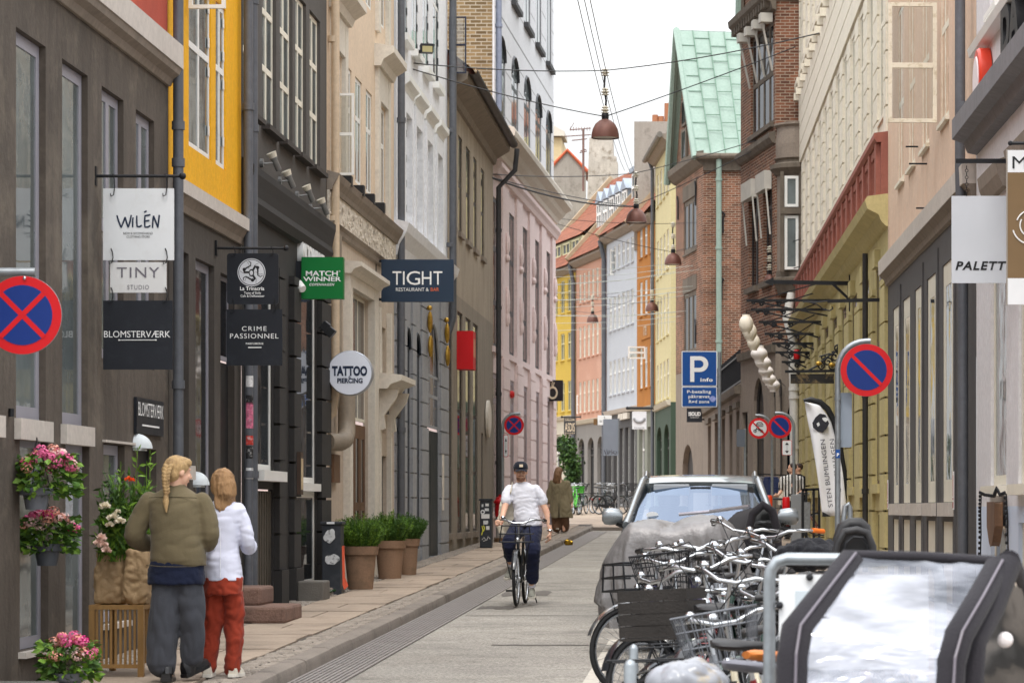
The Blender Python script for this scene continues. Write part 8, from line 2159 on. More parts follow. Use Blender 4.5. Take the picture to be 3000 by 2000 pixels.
# ================================================================== BICYCLES, CAR, COVERS
def paint(name, c, **k): return mat(name, c, .3, .08, 6, coat=.5, **k)
STEEL = mat('brushed_alloy', rgb(196, 199, 202), .28, .1, 18, metal=1.0)
SADM = mat('black_saddle', rgb(34, 33, 34), .5, .15, 10)
REDL = mat('red_reflector', rgb(196, 14, 22), .25, .1)
def bicycle(lab, m, loc=(0, 0, 0), basket=None, bm=None, rack=True, frontrack=False, grip=SADM, sad=SADM, bars=0, fender=None, group=None, far=False):
 """built along +X with the rear axle over the origin"""
 s = thing('bicycle', lab, 'bicycle', (0, 0, 0), group); r = .34; WB = 1.06; fx = .88
 for x in (0, WB):
  w = MB().torus((x, 0, r), r - .02, .02, 'y', 36 if not far else 24, 8 if not far else 5).build('wheel', RUBBER, s, smooth=60)
  MB().torus((x, 0, r), r - .048, .011, 'y', 36 if not far else 24, 6).build('rim', STEEL, w, smooth=60)
  mb = MB(); n = 28 if not far else 14
  for k in range(n):
   t = 2 * PI * k / n; mb.bar((x + .02 * math.cos(t + 1.2), .025 * (1 if k % 2 else -1), r + .02 * math.sin(t + 1.2)), (x + (r - .05) * math.cos(t), 0, r + (r - .05) * math.sin(t)), .0028)
  mb.lathe([(.022, -.05), (.03, -.03), (.018, 0), (.03, .03), (.022, .05)], (x, 0, r), 10, RX90); mb.build('spokes', STEEL, w)
 mb = MB(); bb = (.43, 0, .29); st = (.27, 0, .78); ht = (fx - .05, 0, .84); hb = (fx + .0, 0, .66)
 mb.tube([hb, (.68, 0, .44), bb], .019, 8); mb.tube([bb, st], .017, 8); mb.tube([hb, ht], .02, 8); mb.tube([(fx - .02, 0, .74), (.62, 0, .56), (.36, 0, .5)] if not bars else [(fx - .04, 0, .8), (.3, 0, .76)], .016, 8)
 for y in (-.055, .055):
  mb.tube([bb, (0, y, r)], .01, 6); mb.tube([(.29, 0, .72), (0, y, r)], .008, 6); mb.tube([hb, (fx + .03, y, .58), (WB, y, r)], .012, 6)
 mb.build('frame', m, s, smooth=60)
 fm = fender or m
 for x, a0, a1 in ((0, .1, 2.9), (WB, .35, 2.7)):
  mb = MB(); n = 16; mb.loft([[Vector((x + (r + .018 + .012 * math.cos(j)) * math.cos(a), .032 * (j / 1.2), r + (r + .018 + .012 * math.cos(j)) * math.sin(a))) for j in (-1.2, -.6, 0, .6, 1.2)] for a in [a0 + (a1 - a0) * i / n for i in range(n + 1)]], caps=False, closed=False); mb.build('mudguard', fm, s, smooth=60)
 mb = MB(); mb.tube([ht, (fx - .07, 0, 1.0), (fx - .06, 0, 1.03)], .014, 8)
 mb.tube([(fx - .32, -.31, 1.06), (fx - .16, -.29, 1.07), (fx - .06, -.17, 1.07), (fx - .04, -.06, 1.03), (fx - .04, .06, 1.03), (fx - .06, .17, 1.07), (fx - .16, .29, 1.07), (fx - .32, .31, 1.06)], .0125, 8); mb.build('handlebar', STEEL, s, smooth=60)
 for y in (-.31, .31):
  MB().tube([(fx - .34, y * 1.01, 1.06), (fx - .2, y * .97, 1.07)], .019, 8).build('grip', grip, s, smooth=60)
  mb = MB(); mb.tube([(fx - .16, y * .93, 1.06), (fx - .22, y * .98, 1.035), (fx - .33, y * 1.03, 1.03)], .006, 5); mb.tube([(fx - .16, y * .93, 1.06), (fx + .02, y * .5, 1.1), (fx + .03, 0, .86)], .004, 5); mb.build('brake_lever', IRON, s)
 MB().ball((fx - .1, -.2, 1.1), (.03, .03, .024), 10, 8).build('bell', CHROME, s, smooth=60)
 mb = MB(); mb.tube([st, (.24, 0, .92)], .0125, 8); mb.build('seat_post', STEEL, s)
 rg = []
 for x, w, h, z in ((.06, .06, .03, .965), (.1, .1, .045, .965), (.17, .095, .045, .96), (.25, .05, .04, .955), (.34, .022, .03, .955), (.37, .008, .015, .953)): rg.append([Vector((x, w * math.cos(t), z + h * math.sin(t) * (.7 if math.sin(t) < 0 else .5))) for t in [2 * PI * i / 12 for i in range(12)]])
 MB().loft(rg).build('saddle', sad, s, smooth=60)
 mb = MB(); mb.lathe([(.09, -.004), (.09, .004)], (.43, -.06, .29), 18, RX90)
 for sg in (1, -1): mb.bar((.43, -.07 * sg, .29), (.43 + .12 * sg, -.09 * sg, .29 - .11 * sg), .016); mb.box((.43 + .12 * sg, -.14 * sg, .29 - .11 * sg), (.08, .09, .022))
 mb.build('crank', IRON, s)
 mb = MB(); mb.prism([(.02, -.075, .31), (.46, -.075, .21), (.53, -.075, .27), (.5, -.075, .37), (.05, -.075, .385)], (0, -.006, 0), (0, .006, 0)); mb.build('chain_guard', BLACK if fender is None else m, s)
 MB().tube([(.08, .06, .3), (-.08, .14, .01)], .008, 6).build('kickstand', IRON, s)
 if rack:
  mb = MB(); mb.tube([(.2, -.06, .76), (-.3, -.065, .74), (-.32, 0, .74), (-.3, .065, .74), (.2, .06, .76)], .006, 6)
  for y in (-.06, .06): mb.tube([(-.2, y, .74), (-.0, y, r)], .005, 5)
  for x in (-.2, -.05, .1): mb.bar((x, -.06, .747), (x, .06, .747), .01)
  mb.build('rack', IRON, s)
 MB().lathe([(.028, 0), (.028, .03)], (-.3, 0, .55), 10, Matrix.Rotation(R(-90), 3, 'Y')).build('tail_light', REDL, s); MB().ball((fx + .09, 0, .82), (.04, .035, .035), 10, 8).build('headlight', CHROME, s)
 if basket == 'wire':
  mb = MB(); n = 6
  for z, k in ((.84, .8), (.93, .87), (1.02, .94), (1.1, 1.0)):
   x0, x1, y0 = fx + .06, fx + .06 + .3 * k, .2 * k; mb.tube([(x0, -y0, z), (x1, -y0, z), (x1, y0, z), (x0, y0, z)], .004 if z < 1.1 else .007, 5, closed=True)
  for k in range(9): y = -.2 + .05 * k; mb.bar((fx + .36, y, 1.1), (fx + .3, y * .8, .84), .005); mb.bar((fx + .06, y, 1.1), (fx + .06, y * .8, .84), .005); mb.bar((fx + .06, y * .8, .84), (fx + .3, y * .8, .84), .005)
  for k in range(7): x = .05 * k; [mb.bar((fx + .06 + x, sg * .2, 1.1), (fx + .06 + x * .8, sg * .16, .84), .005) for sg in (-1, 1)]
  mb.build('basket', bm or IRON, s)
 elif basket == 'crate':
  mb = MB(); x0, x1, y0, z0, z1 = fx + .04, fx + .36, .22, .8, 1.08; mb.bmm(x0, -y0, z0, x1, y0, z0 + .015)
  for k in range(4): z = z0 + .02 + .07 * k; mb.bmm(x0, -y0, z, x1, -y0 + .012, z + .064); mb.bmm(x0, y0 - .012, z, x1, y0, z + .064); mb.bmm(x1 - .012, -y0 + .013, z, x1, y0 - .013, z + .064); mb.bmm(x0, -y0 + .013, z, x0 + .012, y0 - .013, z + .064)
  mb.build('crate', bm or BLACK, s)
 elif basket == 'rear':
  mb = MB(); mb.loft([[(-.02 - .24 * k, -.2 * k, z), (-.02, -.2 * k, z), (-.02, .2 * k, z), (-.02 - .24 * k, .2 * k, z)] for z, k in ((.78, .85), (1.02, 1.05), (1.02, 1.0), (.8, .8))], caps=False); mb.build('basket', bm or BLACK, s)
 if frontrack:
  mb = MB(); z = .8
  for zz, w in ((z, .2), (z + .1, .2), (z + .2, .17)): mb.tube([(fx + .06, -w, zz), (fx + .3, -w, zz), (fx + .3, w, zz), (fx + .06, w, zz)], .009, 6)
  for y in (-.2, 0, .2): mb.tube([(fx + .3, y * .98, z), (fx + .3, y * .85, z + .2)], .008, 6)
  for y in (-.1, 0, .1): mb.bar((fx + .06, y, z), (fx + .3, y, z), .012)
  for y in (-.17, .17): mb.tube([(fx + .25, y, z), (WB, y * .4, r)], .007, 6)
  mb.build('front_rack', IRON, s)
 s.location = loc
 return s
def put(s, x, y, hd, lean=0.0, dz=0.0):
 s.location = (x, y, gz(y) + dz); s.rotation_euler = (R(lean), 0, R(hd)); return s
# the ridden bicycle: heads towards the camera
put(bicycle('black city bicycle with a tubular front rack, ridden by the man in the cap', paint('black_enamel', rgb(26, 28, 32)), frontrack=True, rack=False), -2.45, 34.95, -92)
BLK = paint('black_enamel', rgb(26, 28, 32)); PURP = paint('violet_enamel', rgb(52, 46, 82)); GRN = paint('lime_enamel', rgb(96, 204, 70)); DGN = paint('dark_green_enamel', rgb(30, 58, 48)); ORGR = mat('orange_grip', rgb(224, 112, 30), .5, .1); TAN = mat('tan_leather', rgb(188, 108, 40), .5, .15, 8); GREYB = paint('grey_enamel', rgb(120, 124, 130)); CREAMB = paint('cream_enamel', rgb(206, 196, 170)); REDB = paint('dark_red_enamel', rgb(120, 34, 36))
GP = 'bicycles parked in the row along the right kerb'
WBLK = mat('weathered_black_wood', rgb(44, 40, 37), .8, .3, 5, bump=.4); GSAD = mat('grey_saddle', rgb(96, 96, 104), .5, .15)
def fput(s, u, Y, hd, lean=0., dz=0.):
 """place by its front axle"""
 x = (u - CU) * Y / F; return put(s, x - 1.06 * math.cos(R(hd)), Y - 1.06 * math.sin(R(hd)), hd, lean, dz)
fput(bicycle('dark violet bicycle with a silver front mudguard at the left end of the row', PURP, basket=None, fender=STEEL, frontrack=True, group=GP), 1850, 20.6, 208, 4)
fput(bicycle('black bicycle with a round dark wire basket just before the silver cover', BLK, basket='wire', group=GP), 2010, 20.4, 262, -4, .02)
fput(bicycle('black bicycle with orange handlebar grips near the child seat', BLK, grip=ORGR, basket=None, group=GP), 2225, 20.6, 238, 3, .16)
fput(bicycle('grey bicycle with a weathered black crate on its front carrier', GREYB, basket='crate', bm=WBLK, group=GP), 1968, 16.2, 250, 3, -.1)
fput(bicycle('dark green bicycle with a bright alloy handlebar in the middle of the row', DGN, basket=None, group=GP), 2050, 17.4, 244, -9, .1)
fput(bicycle('cream bicycle with a silver wire basket', CREAMB, basket='wire', bm=ZINC, group=GP), 2200, 14.2, 258, 10, -.12)
fput(bicycle('dark red bicycle leaning among the handlebars', REDB, basket=None, group=GP), 2120, 17.0, 262, 9, .06)
put(bicycle('black bicycle with a tan leather saddle close to the steel hoop', BLK, sad=TAN, basket=None, group=GP), .1, 12.9, 20, -3, -.12)
fput(bicycle('grey bicycle with silver mudguards behind the steel hoop', GREYB, fender=STEEL, basket=None, group=GP), 2150, 19.4, 276, 8, .12)
fput(bicycle('black roadster with a high crossbar deep in the row', BLK, bars=1, group=GP), 2200, 17.6, 252, -10, .14)
put(bicycle('dark bicycle nearest the camera with a wide grey saddle', BLK, sad=GSAD, basket=None, group=GP), -.05, 12.3, -16, -6, -.12)
fput(bicycle('violet bicycle crossing the middle of the handlebar tangle', PURP, basket=None, group=GP), 2085, 19.2, 284, 6, .1)
fput(bicycle('grey bicycle with its handlebar raised above the others', GREYB, basket=None, group=GP), 2090, 21.2, 250, -8, .2)
fput(bicycle('dark green bicycle pushed in behind the notice board', DGN, basket=None, group=GP), 2190, 15.4, 230, 4, -.05)
fput(bicycle('black bicycle leaning towards the road behind the bollards', BLK, basket=None, sad=GSAD, group=GP), 1905, 17.6, 226, 9, -.04)
put(bicycle('black bicycle low in the tangle under the wire baskets', BLK, basket=None, group=GP), -.2, 16.0, 12, 5, -.05)
put(bicycle('grey bicycle with dark mudguards low between the front wheels', GREYB, basket=None, group=GP, fender=BLK), -.3, 14.6, -10, -7, -.05)
put(bicycle('dark red bicycle low in front of the crate', REDB, basket=None, group=GP), -.1, 13.6, 8, 6, -.1)
for i, (u_, y_, h_, m_, lb_) in enumerate(((2000, 18.6, 258, BLK, 'black bicycle squeezed in left of the bright handlebars'), (2130, 18.0, 238, DGN, 'dark green bicycle squeezed in behind the cream one'), (2175, 20.2, 264, BLK, 'black bicycle at the back of the row by the hood'), (2020, 15.6, 240, BLK, 'black bicycle low behind the patched sheet'))): fput(bicycle(lb_, m_, basket=('wire', None, None, None)[i], bm=(IRON, None, WBLK, None)[i], group=GP), u_, y_, h_, (-1) ** i * 7, .04)
# child seat, saddle cover, bollards, hoop with notice
s = thing('child_seat', 'black bicycle child seat with an opening in its back', 'child seat', at(2500, 1640, 14.5)); Y = 14.5
mb = MB(); out = [(2440, 1660), (2456, 1590), (2475, 1557), (2510, 1552), (2540, 1560), (2556, 1600), (2560, 1660)]; inn = [(2470, 1620), (2480, 1590), (2500, 1572), (2530, 1574), (2542, 1592), (2546, 1615), (2510, 1622)]
mb.tube([at(u, v, Y) for u, v in out], .022, 8); mb.tube([at(u, v, Y + .1) for u, v in [(2455, 1590), (2470, 1545), (2490, 1534), (2520, 1534), (2532, 1545), (2536, 1575)]], .035, 8); mb.build('shell_rim', SADM, s, smooth=60)
mb = MB(); mb.prism([at(u, v, Y + .06) for u, v in out], (0, 0, 0), (0, .03, 0)); mb.build('backrest', SADM, s)
mb = MB(); mb.tube([at(u, v, Y) for u, v in inn], .01, 6, closed=True); mb.build('opening_rim', IRON, s)
s = thing('saddle_bag', 'black quilted cover over a saddle beside the child seat', 'cover', at(2390, 1640, 17)); c = at(2385, 1625, 17); remesh(MB().ball(c, (.24, .16, .09), 14, 10), 'cover', cloth('black_fleece', rgb(28, 28, 32), bump=.5), s, .014, 2, .03, (8, 8, 8))
s = thing('saddle_cover', 'worn silver and cream plastic sheet over a saddle at the bottom edge', 'cover', at(2010, 1990, 11.2)); c = at(2010, 2000, 11.2); remesh(MB().ball(c, (.18, .16, .1), 16, 12), 'sheet', mat('patched_plastic', rgb(132, 134, 140), .22, .25, 5, stain=rgb(150, 132, 98), samt=.7, sscale=7), s, .008, 3, .022, (5, 9, 4), 3)
for (u, v, w, Y, lab) in ((1856, 1885, 14, 15.5, 'taller galvanised bollard between the front bicycle wheels'), (1846, 1930, 19, 13.2, 'shorter galvanised bollard nearest the bottom edge')):
 c = at(u, v, Y); s = thing('bollard', lab, 'bollard', (c.x, Y, gz(Y))); r = w * px(Y); MB().lathe([(r, gz(Y) - c.z), (r, -.03), (r * .7, -.008), (.002, 0)], c, 18).build('post', GALV, s, smooth=50)
Y = 11.4; s = thing('bicycle_rack', 'thick galvanised hoop with a pale notice board inside', 'bicycle rack', at(2250, 2000, Y))
c = [at(2254, 1700, Y), at(2258, 1668, Y), at(2275, 1645, Y), at(2305, 1636, Y)]
MB().tube([Vector((c[0].x, Y, gz(Y)))] + c + [at(2700, 1640, Y), at(2740, 1655, Y), at(2755, 1700, Y), Vector((at(2757, 0, Y).x, Y, gz(Y)))], .026, 12).build('hoop', GALV, s, smooth=60)
mb = MB(); a = at(2282, 1960, Y); b = at(2720, 1682, Y); mb.bmm(a.x, Y - .005, a.z, b.x, Y + .012, b.z); mb.build('panel', WSIGN, s); panel(s, 2330, 1730, 2420, 1790, Y - .009, mat('pale_blue_print', rgb(196, 206, 212), .6, .1), .003, name='print')
mb = MB(); [mb.ball(at(u, v, Y - .02), .016, 8, 6) for u, v in ((2372, 1690), (2284, 1772))]; mb.build('clip', IRON, s, split=True)
Y = 24.5; c = Vector((1.3, Y, pz(Y))); s = thing('bicycle_rack', 'plain galvanised hoop beside the feather flag', 'bicycle rack', c); MB().tube([c + Vector((.0, 0, 0)), at(2470, 1530, Y), at(2476, 1482, Y), at(2486, 1476, Y), at(2490, 1486, Y), Vector((at(2492, 0, Y).x, Y, pz(Y)))], .024, 10).build('hoop', GALV, s, smooth=60)
s = thing('cargo_bike', 'dark cargo tricycle with black framed clear rain canopy at the lower right corner', 'cargo bike', (.95, 10.2, gz(10)))
FAB = cloth('black_canopy_fabric', rgb(44, 42, 46), 8, bump=.3)
fl_ = [at(2497, 1634, 10.35), at(2415, 1740, 10.12), at(2335, 1845, 9.95), at(2322, 1930, 9.9), at(2318, 2080, 9.85)]
fr = [at(2925, 1655, 10.35), at(2868, 1760, 10.12), at(2808, 1862, 9.95), at(2786, 1940, 9.9), at(2778, 2080, 9.85)]
MB().tube(fl_, [.05, .055, .06, .06, .06], 12, flat=.6, up=(0, -1, .6)).build('canopy_frame', FAB, s, smooth=60)
MB().tube(fr, [.05, .052, .055, .055, .055], 12, flat=.6, up=(0, -1, .6)).build('canopy_frame', FAB, s, smooth=60)
MB().tube([at(2470, 1628, 10.38), at(2700, 1632, 10.42), at(2960, 1648, 10.38)], .035, 10, flat=.7).build('canopy_frame', FAB, s, smooth=60)
MB().tube([at(2955, 1642, 10.4), at(3004, 1760, 10.9), at(3040, 1900, 11.1), at(3050, 2080, 11.1)], .045, 10).build('canopy_frame', FAB, s, smooth=60)
MB().tube([at(2955, 1650, 10.38), at(2905, 1780, 10.2), at(2852, 1880, 10.05), at(2840, 2080, 10.0)], .05, 10).build('canopy_frame', FAB, s, smooth=60)
for p in (fl_, fr): MB().tube([a + Vector((.012, -.035, .02)) for a in p], .006, 5).build('zip', mat('lilac_zip', rgb(104, 98, 106), .4, .1), s)
def sheet_(A, B, name, m, sag=.0, n=14, w=12):
 def ev(P, t): x = t * (len(P) - 1); i = min(int(x), len(P) - 2); return P[i].lerp(P[i + 1], x - i)
 rows = []
 for i in range(n + 1):
  a, b = ev(A, i / n), ev(B, i / n); rows.append([a.lerp(b, j / w) + Vector((0, sag * math.sin(PI * j / w) - .01, 0)) + Vector((0, 1, 1)) * (.012 * noise.noise(Vector((j * .6, i * .9, 3)))) for j in range(w + 1)])
 return MB().loft(rows, caps=False, closed=False).build(name, m, s, smooth=70)
FILM = bpy.data.materials.new('clear_film'); FILM.use_nodes = True; t_ = FILM.node_tree; N_ = t_.nodes; b_ = N_['Principled BSDF']
b_.inputs['Base Color'].default_value = (.2, .21, .24, 1); b_.inputs['Metallic'].default_value = .7; b_.inputs['Roughness'].default_value = .12
tc_ = N_.new('ShaderNodeTexCoord'); mp_ = N_.new('ShaderNodeMapping'); mp_.inputs['Scale'].default_value = (.7, 1.6, 1.9); mp_.inputs['Rotation'].default_value = (0, .35, 0); no_ = N_.new('ShaderNodeTexNoise'); no_.inputs['Scale'].default_value = 2.2; no_.inputs['Detail'].default_value = 4; bp_ = N_.new('ShaderNodeBump'); bp_.inputs['Strength'].default_value = .7; bp_.inputs['Distance'].default_value = .09
t_.links.new(tc_.outputs['Object'], mp_.inputs[0]); t_.links.new(mp_.outputs[0], no_.inputs['Vector']); t_.links.new(no_.outputs['Fac'], bp_.inputs['Height']); t_.links.new(bp_.outputs[0], b_.inputs['Normal'])
cr_2 = N_.new('ShaderNodeValToRGB'); cr_2.color_ramp.elements[0].position = .42; cr_2.color_ramp.elements[0].color = (.07, .075, .09, 1); cr_2.color_ramp.elements[1].position = .56; cr_2.color_ramp.elements[1].color = (.36, .37, .41, 1); t_.links.new(no_.outputs['Fac'], cr_2.inputs[0]); t_.links.new(cr_2.outputs[0], b_.inputs['Base Color'])
tr_ = N_.new('ShaderNodeBsdfTransparent'); mx_ = N_.new('ShaderNodeMixShader'); mx_.inputs[0].default_value = .8; t_.links.new(tr_.outputs[0], mx_.inputs[1]); t_.links.new(b_.outputs[0], mx_.inputs[2]); t_.links.new(mx_.outputs[0], N_['Material Output'].inputs[0])
sheet_(fl_, fr, 'rain_window', FILM)
sheet_([at(2925, 1660, 10.4), at(2850, 1860, 10.05), at(2840, 2060, 10.0)], [at(2970, 1660, 10.45), at(3040, 1860, 11.0), at(3050, 2060, 11.1)], 'side_window', clearglass('side_film', (.7, .7, .7), .1))
MB().bmm(at(2310, 0, 9.9).x, 9.9, gz(10) + .2, 1.25, 10.9, gz(10) + .75).build('cargo_box', BLACK, s, bevel=.03)
mb = MB(); mb.ball(at(2890, 1930, 10.7), (.06, .12, .16), 10, 8); mb.build('red_cushion', mat('red_cushion', rgb(196, 66, 62), .8, .1), s)
MB().ball(at(2945, 1873, 10.2), (.03, .02, .03), 12, 8).build('reflector', mat('white_reflector', rgb(226, 220, 220), .3, .05), s)
for x in (.45, 1.2): MB().torus((x, 10.3, gz(10.3) + .25), .23, .025, 'x', 24, 8).build('wheel', RUBBER, s)
s = thing('covered_cargo_bike', 'cargo bike hidden under a draped silver grey tarpaulin before the car', 'covered bike', (-.4, 26, gz(26)))
TARP = mat('silver_tarpaulin', rgb(138, 136, 136), .46, .1, 3, metal=.35, stain=rgb(104, 102, 100), samt=.6, sscale=3, bump=1.0, bscale=6)
Y = 26; x0, x1 = at(1752, 0, Y).x, at(2200, 0, Y).x; cx, w = (x0 + x1) / 2, (x1 - x0) / 2; z0 = gz(Y); N = 220; rings = []
def top(x):
 t = (x - x0) / (x1 - x0); return z0 + 1.24 - .95 * max(0, .22 - t) ** 1.1 * 2.2 + .05 * math.exp(-((t - .72) / .13) ** 2) - .05 * math.exp(-((t - .47) / .05) ** 2) - 2.2 * max(0, t - .86) ** 1.15
for i in range(22):
 f_ = i / 21; rg = []
 for k in range(N):
  a = 2 * PI * k / N; ca, sa = math.cos(a), math.sin(a); e = .55; ex = abs(ca) ** e * (1 if ca > 0 else -1); ey = abs(sa) ** e * (1 if sa > 0 else -1)
  if f_ < .6:
   h = f_ / .6; pl = (.06 * math.sin(9 * a + 1.3 * math.sin(3 * a)) + .045 * math.sin(23 * a + 2 + h) + .03 * math.sin(41 * a + 3 * h)) * (1 - h) ** .7 + .05 * (abs(noise.noise(Vector((a * 3.2 + h, h * 2.5, 1)))) - .2) + .03 * (abs(noise.noise(Vector((a * 8 - 2 * h, h * 4, 4)))) - .2)
   q_ = 1 + pl + .05 * (1 - h) - (.1 * (1 - h) if ca < 0 and h < .35 else 0); x = cx + w * ex * q_ * (.93 + .05 * math.sin(h * PI)); y = Y + .5 * ey * q_; zz = z0 + .22 + (top(min(max(x, x0 + .05), x1 - .05)) - .1 - z0 - .22) * h
  else:
   h = (f_ - .6) / .4; q_ = math.cos(h * PI / 2) * .95; x = cx + w * ex * q_; y = Y + .5 * ey * q_; zz = top(x) - .1 + .1 * math.sin(h * PI / 2) + .05 * (abs(noise.noise(Vector((x * 3 + y, y * 4, 2)))) - .2)
  rg.append(Vector((x, y, zz)))
 rings.append(rg)
MB().loft(rings).build('tarpaulin', TARP, s, smooth=70)
for x in (-.95, .15): MB().torus((x + .1, 26.1, z0 + .3), .27, .03, 'x', 24, 8).build('wheel', RUBBER, s)
MB().torus(at(1930, 1600, 25.42), .03, .004, 'y', 10, 4).build('eyelet', IRON, s)
# black pram like hood behind it
s = thing('cargo_hood', 'black cargo bike hood with a clear side window in front of the car', 'hood', (.35, 27.4, gz(27))); Y = 27.4
hp = [(2188, 1640), (2192, 1560), (2205, 1505), (2235, 1478), (2262, 1496), (2275, 1545), (2280, 1640)]
MB().tube([at(u, v, Y) for u, v in hp], .045, 10).build('hoop', FAB, s, smooth=60)
rows = [[at(u - 78 * t - (20 * t if i > 3 else 0), v + 22 * t, Y + .75 * t) for i, (u, v) in enumerate(hp)] for t in (0, .5, 1)]
MB().loft(rows, caps=False, closed=False).build('hood_fabric', FAB, s, smooth=60)
mb = MB(); mb.poly([at(u, v, Y - .01) for u, v in hp]); mb.build('side_window', clearglass('hood_film', (.6, .62, .64), .12), s)
MB().tube([at(1990, 1506, Y + .5), at(2080, 1498, Y + .4), at(2195, 1482, Y)], .02, 6).build('piping', mat('silver_piping', rgb(176, 178, 190), .3, .1, metal=.6), s)
CARP = mat('silver_car_paint', rgb(140, 146, 150), .28, .03, 2, metal=.6, coat=.8); TRIM = mat('black_trim', rgb(24, 25, 27), .5, .1)
s = thing('parked_car', 'silver grey estate car with roof rails parked facing the camera', 'car', (-.19, 31.5, gz(31.5))); C = Vector((-.19, 29.9, gz(31)))
def cr_(y, pts): return [C + Vector((x, y, z)) for x, z in pts]
def sec(w, zb, zs, wt): return [(-w * .96, zb), (-w, zb + .25), (-w, zs - .18), (-w * .97, zs - .06), (-wt, zs), (wt, zs), (w * .97, zs - .06), (w, zs - .18), (w, zb + .25), (w * .96, zb)]
mb = MB(); mb.loft([cr_(y, sec(w, zb, zs, wt)) for y, w, zb, zs, wt in ((0, .72, .4, .75, .5), (.06, .84, .3, .86, .66), (.3, .9, .25, .95, .72), (1.0, .92, .22, 1.06, .78), (1.25, .92, .22, 1.1, .82), (3.9, .93, .25, 1.12, .84), (4.4, .9, .35, 1.1, .8), (4.55, .84, .45, 1.0, .7))]); mb.build('body', CARP, s, smooth=45)
zr_ = 1.66
rf = [[C + Vector((x * k, y, z - .05 * (abs(x)) ** 3 * 1.6)) for x in (-.66, -.5, -.25, 0, .25, .5, .66)] for y, z, k in ((2.05, zr_ - .075, .97), (2.3, zr_ - .02, 1.0), (3.0, zr_ + .02, 1.0), (3.8, zr_ - .02, 1.0), (4.25, zr_ - .1, .97))]
MB().loft(rf, caps=False, closed=False).build('roof', CARP, s, smooth=60)
gl = [[C + Vector((x * (.80 - .16 * t) / .8, 1.18 + .92 * t + .16 * (x / .8) ** 2 * (1 - .2 * t), 1.1 + (zr_ - .08 - 1.1) * t)) for x in (-.8, -.6, -.4, -.2, 0, .2, .4, .6, .8)] for t in (0, .25, .5, .75, 1)]
WG_ = bpy.data.materials.new('windscreen_glass'); WG_.use_nodes = True; t_ = WG_.node_tree; N_ = t_.nodes; N_.remove(N_['Principled BSDF']); tr_ = N_.new('ShaderNodeBsdfTransparent'); tr_.inputs[0].default_value = (.5, .6, .7, 1); go_ = N_.new('ShaderNodeBsdfGlossy'); go_.inputs['Roughness'].default_value = .03; go_.inputs['Color'].default_value = (.36, .43, .56, 1)  # blue sky reflection is tinted into the gloss colour
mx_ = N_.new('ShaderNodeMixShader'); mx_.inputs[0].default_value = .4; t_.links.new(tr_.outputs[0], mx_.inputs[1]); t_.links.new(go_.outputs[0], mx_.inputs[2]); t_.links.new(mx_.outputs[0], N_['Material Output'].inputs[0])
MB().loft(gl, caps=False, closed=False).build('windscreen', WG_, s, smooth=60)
for sx in (-1, 1):
 MB().tube([C + Vector((sx * .84, 1.25, 1.08)), C + Vector((sx * .76, 1.75, 1.35)), C + Vector((sx * .675, 2.12, zr_ - .07)), C + Vector((sx * .66, 3.0, zr_ - .03)), C + Vector((sx * .68, 4.2, zr_ - .1)), C + Vector((sx * .82, 4.5, 1.1))], [.05, .045, .05, .05, .05, .06], 8).build('pillar', CARP, s, smooth=60)
 mb = MB(); mb.quad(C + Vector((sx * .9, 1.4, 1.1)), C + Vector((sx * .9, 4.3, 1.1)), C + Vector((sx * .7, 4.1, zr_ - .1)), C + Vector((sx * .7, 2.1, zr_ - .1))); mb.build('side_window', GLASS, s)
 MB().tube([C + Vector((sx * .64, 2.15, zr_ - .02)), C + Vector((sx * .64, 2.35, zr_ + .035)), C + Vector((sx * .64, 3.6, zr_ + .03)), C + Vector((sx * .64, 3.85, zr_ - .0))], .022, 8).build('roof_rail', STEEL, s, smooth=60)
 mc = C + Vector((sx * 1.0, 1.42, 1.16)); rg = [[mc + Vector((sx * x, .05 * math.cos(t) + .02 * abs(x), .02 + h * math.sin(t))) for t in [2 * PI * i / 12 for i in range(12)]] for x, h in ((-.11, .05), (-.08, .085), (.03, .1), (.1, .09), (.125, .05))]
 m_ = MB().loft(rg).build('wing_mirror', CARP, s, smooth=60); MB().tube([C + Vector((sx * .86, 1.45, 1.08)), mc + Vector((-sx * .04, .0, -.05))], [.045, .035], 8).build('mirror_arm', TRIM, m_)
 MB().ball(C + Vector((sx * .68, .12, .76)), (.2, .12, .09), 14, 8).build('headlight', mat('headlamp_glass', rgb(210, 216, 222), .1, .1, metal=.3), s, smooth=60)
 for y in (.85, 3.6): MB().lathe([(.2, -.1), (.31, -.1), (.33, -.06), (.33, .06), (.31, .1), (.2, .1)], C + Vector((sx * .84, y, .33)), 24, Matrix.Rotation(R(90), 3, 'Y')).build('wheel', RUBBER, s, smooth=40)
mb = MB(); mb.bmm(C.x - .78, C.y + 1.35, C.z + .5, C.x + .78, C.y + 1.75, C.z + 1.06); mb.build('dashboard', TRIM, s, bevel=.05)
mb = MB()
for x in (-.38, .38): mb.box(C + Vector((x, 2.6, .95)), (.48, .16, .7)); mb.box(C + Vector((x, 2.62, 1.38)), (.26, .1, .18))
mb.build('seats', mat('grey_seat', rgb(70, 74, 82), .9, .1), s, bevel=.04); mb = MB(); mb.torus(C + Vector((.38, 1.95, 1.02)), .18, .016, 'y', 24, 6, M=Matrix.Rotation(R(-25), 3, 'X')); mb.build('steering_wheel', TRIM, s)
mb = MB(); mb.box(C + Vector((0, 1.98, zr_ - .17)), (.24, .03, .07)); mb.build('rear_mirror', TRIM, s)
for x in (-.34, .34): MB().box(C + Vector((x, 2.02, zr_ - .17)), (.42, .02, .13)).build('sun_visor', mat('grey_visor', rgb(170, 176, 182), .8, .05), s, bevel=.02)
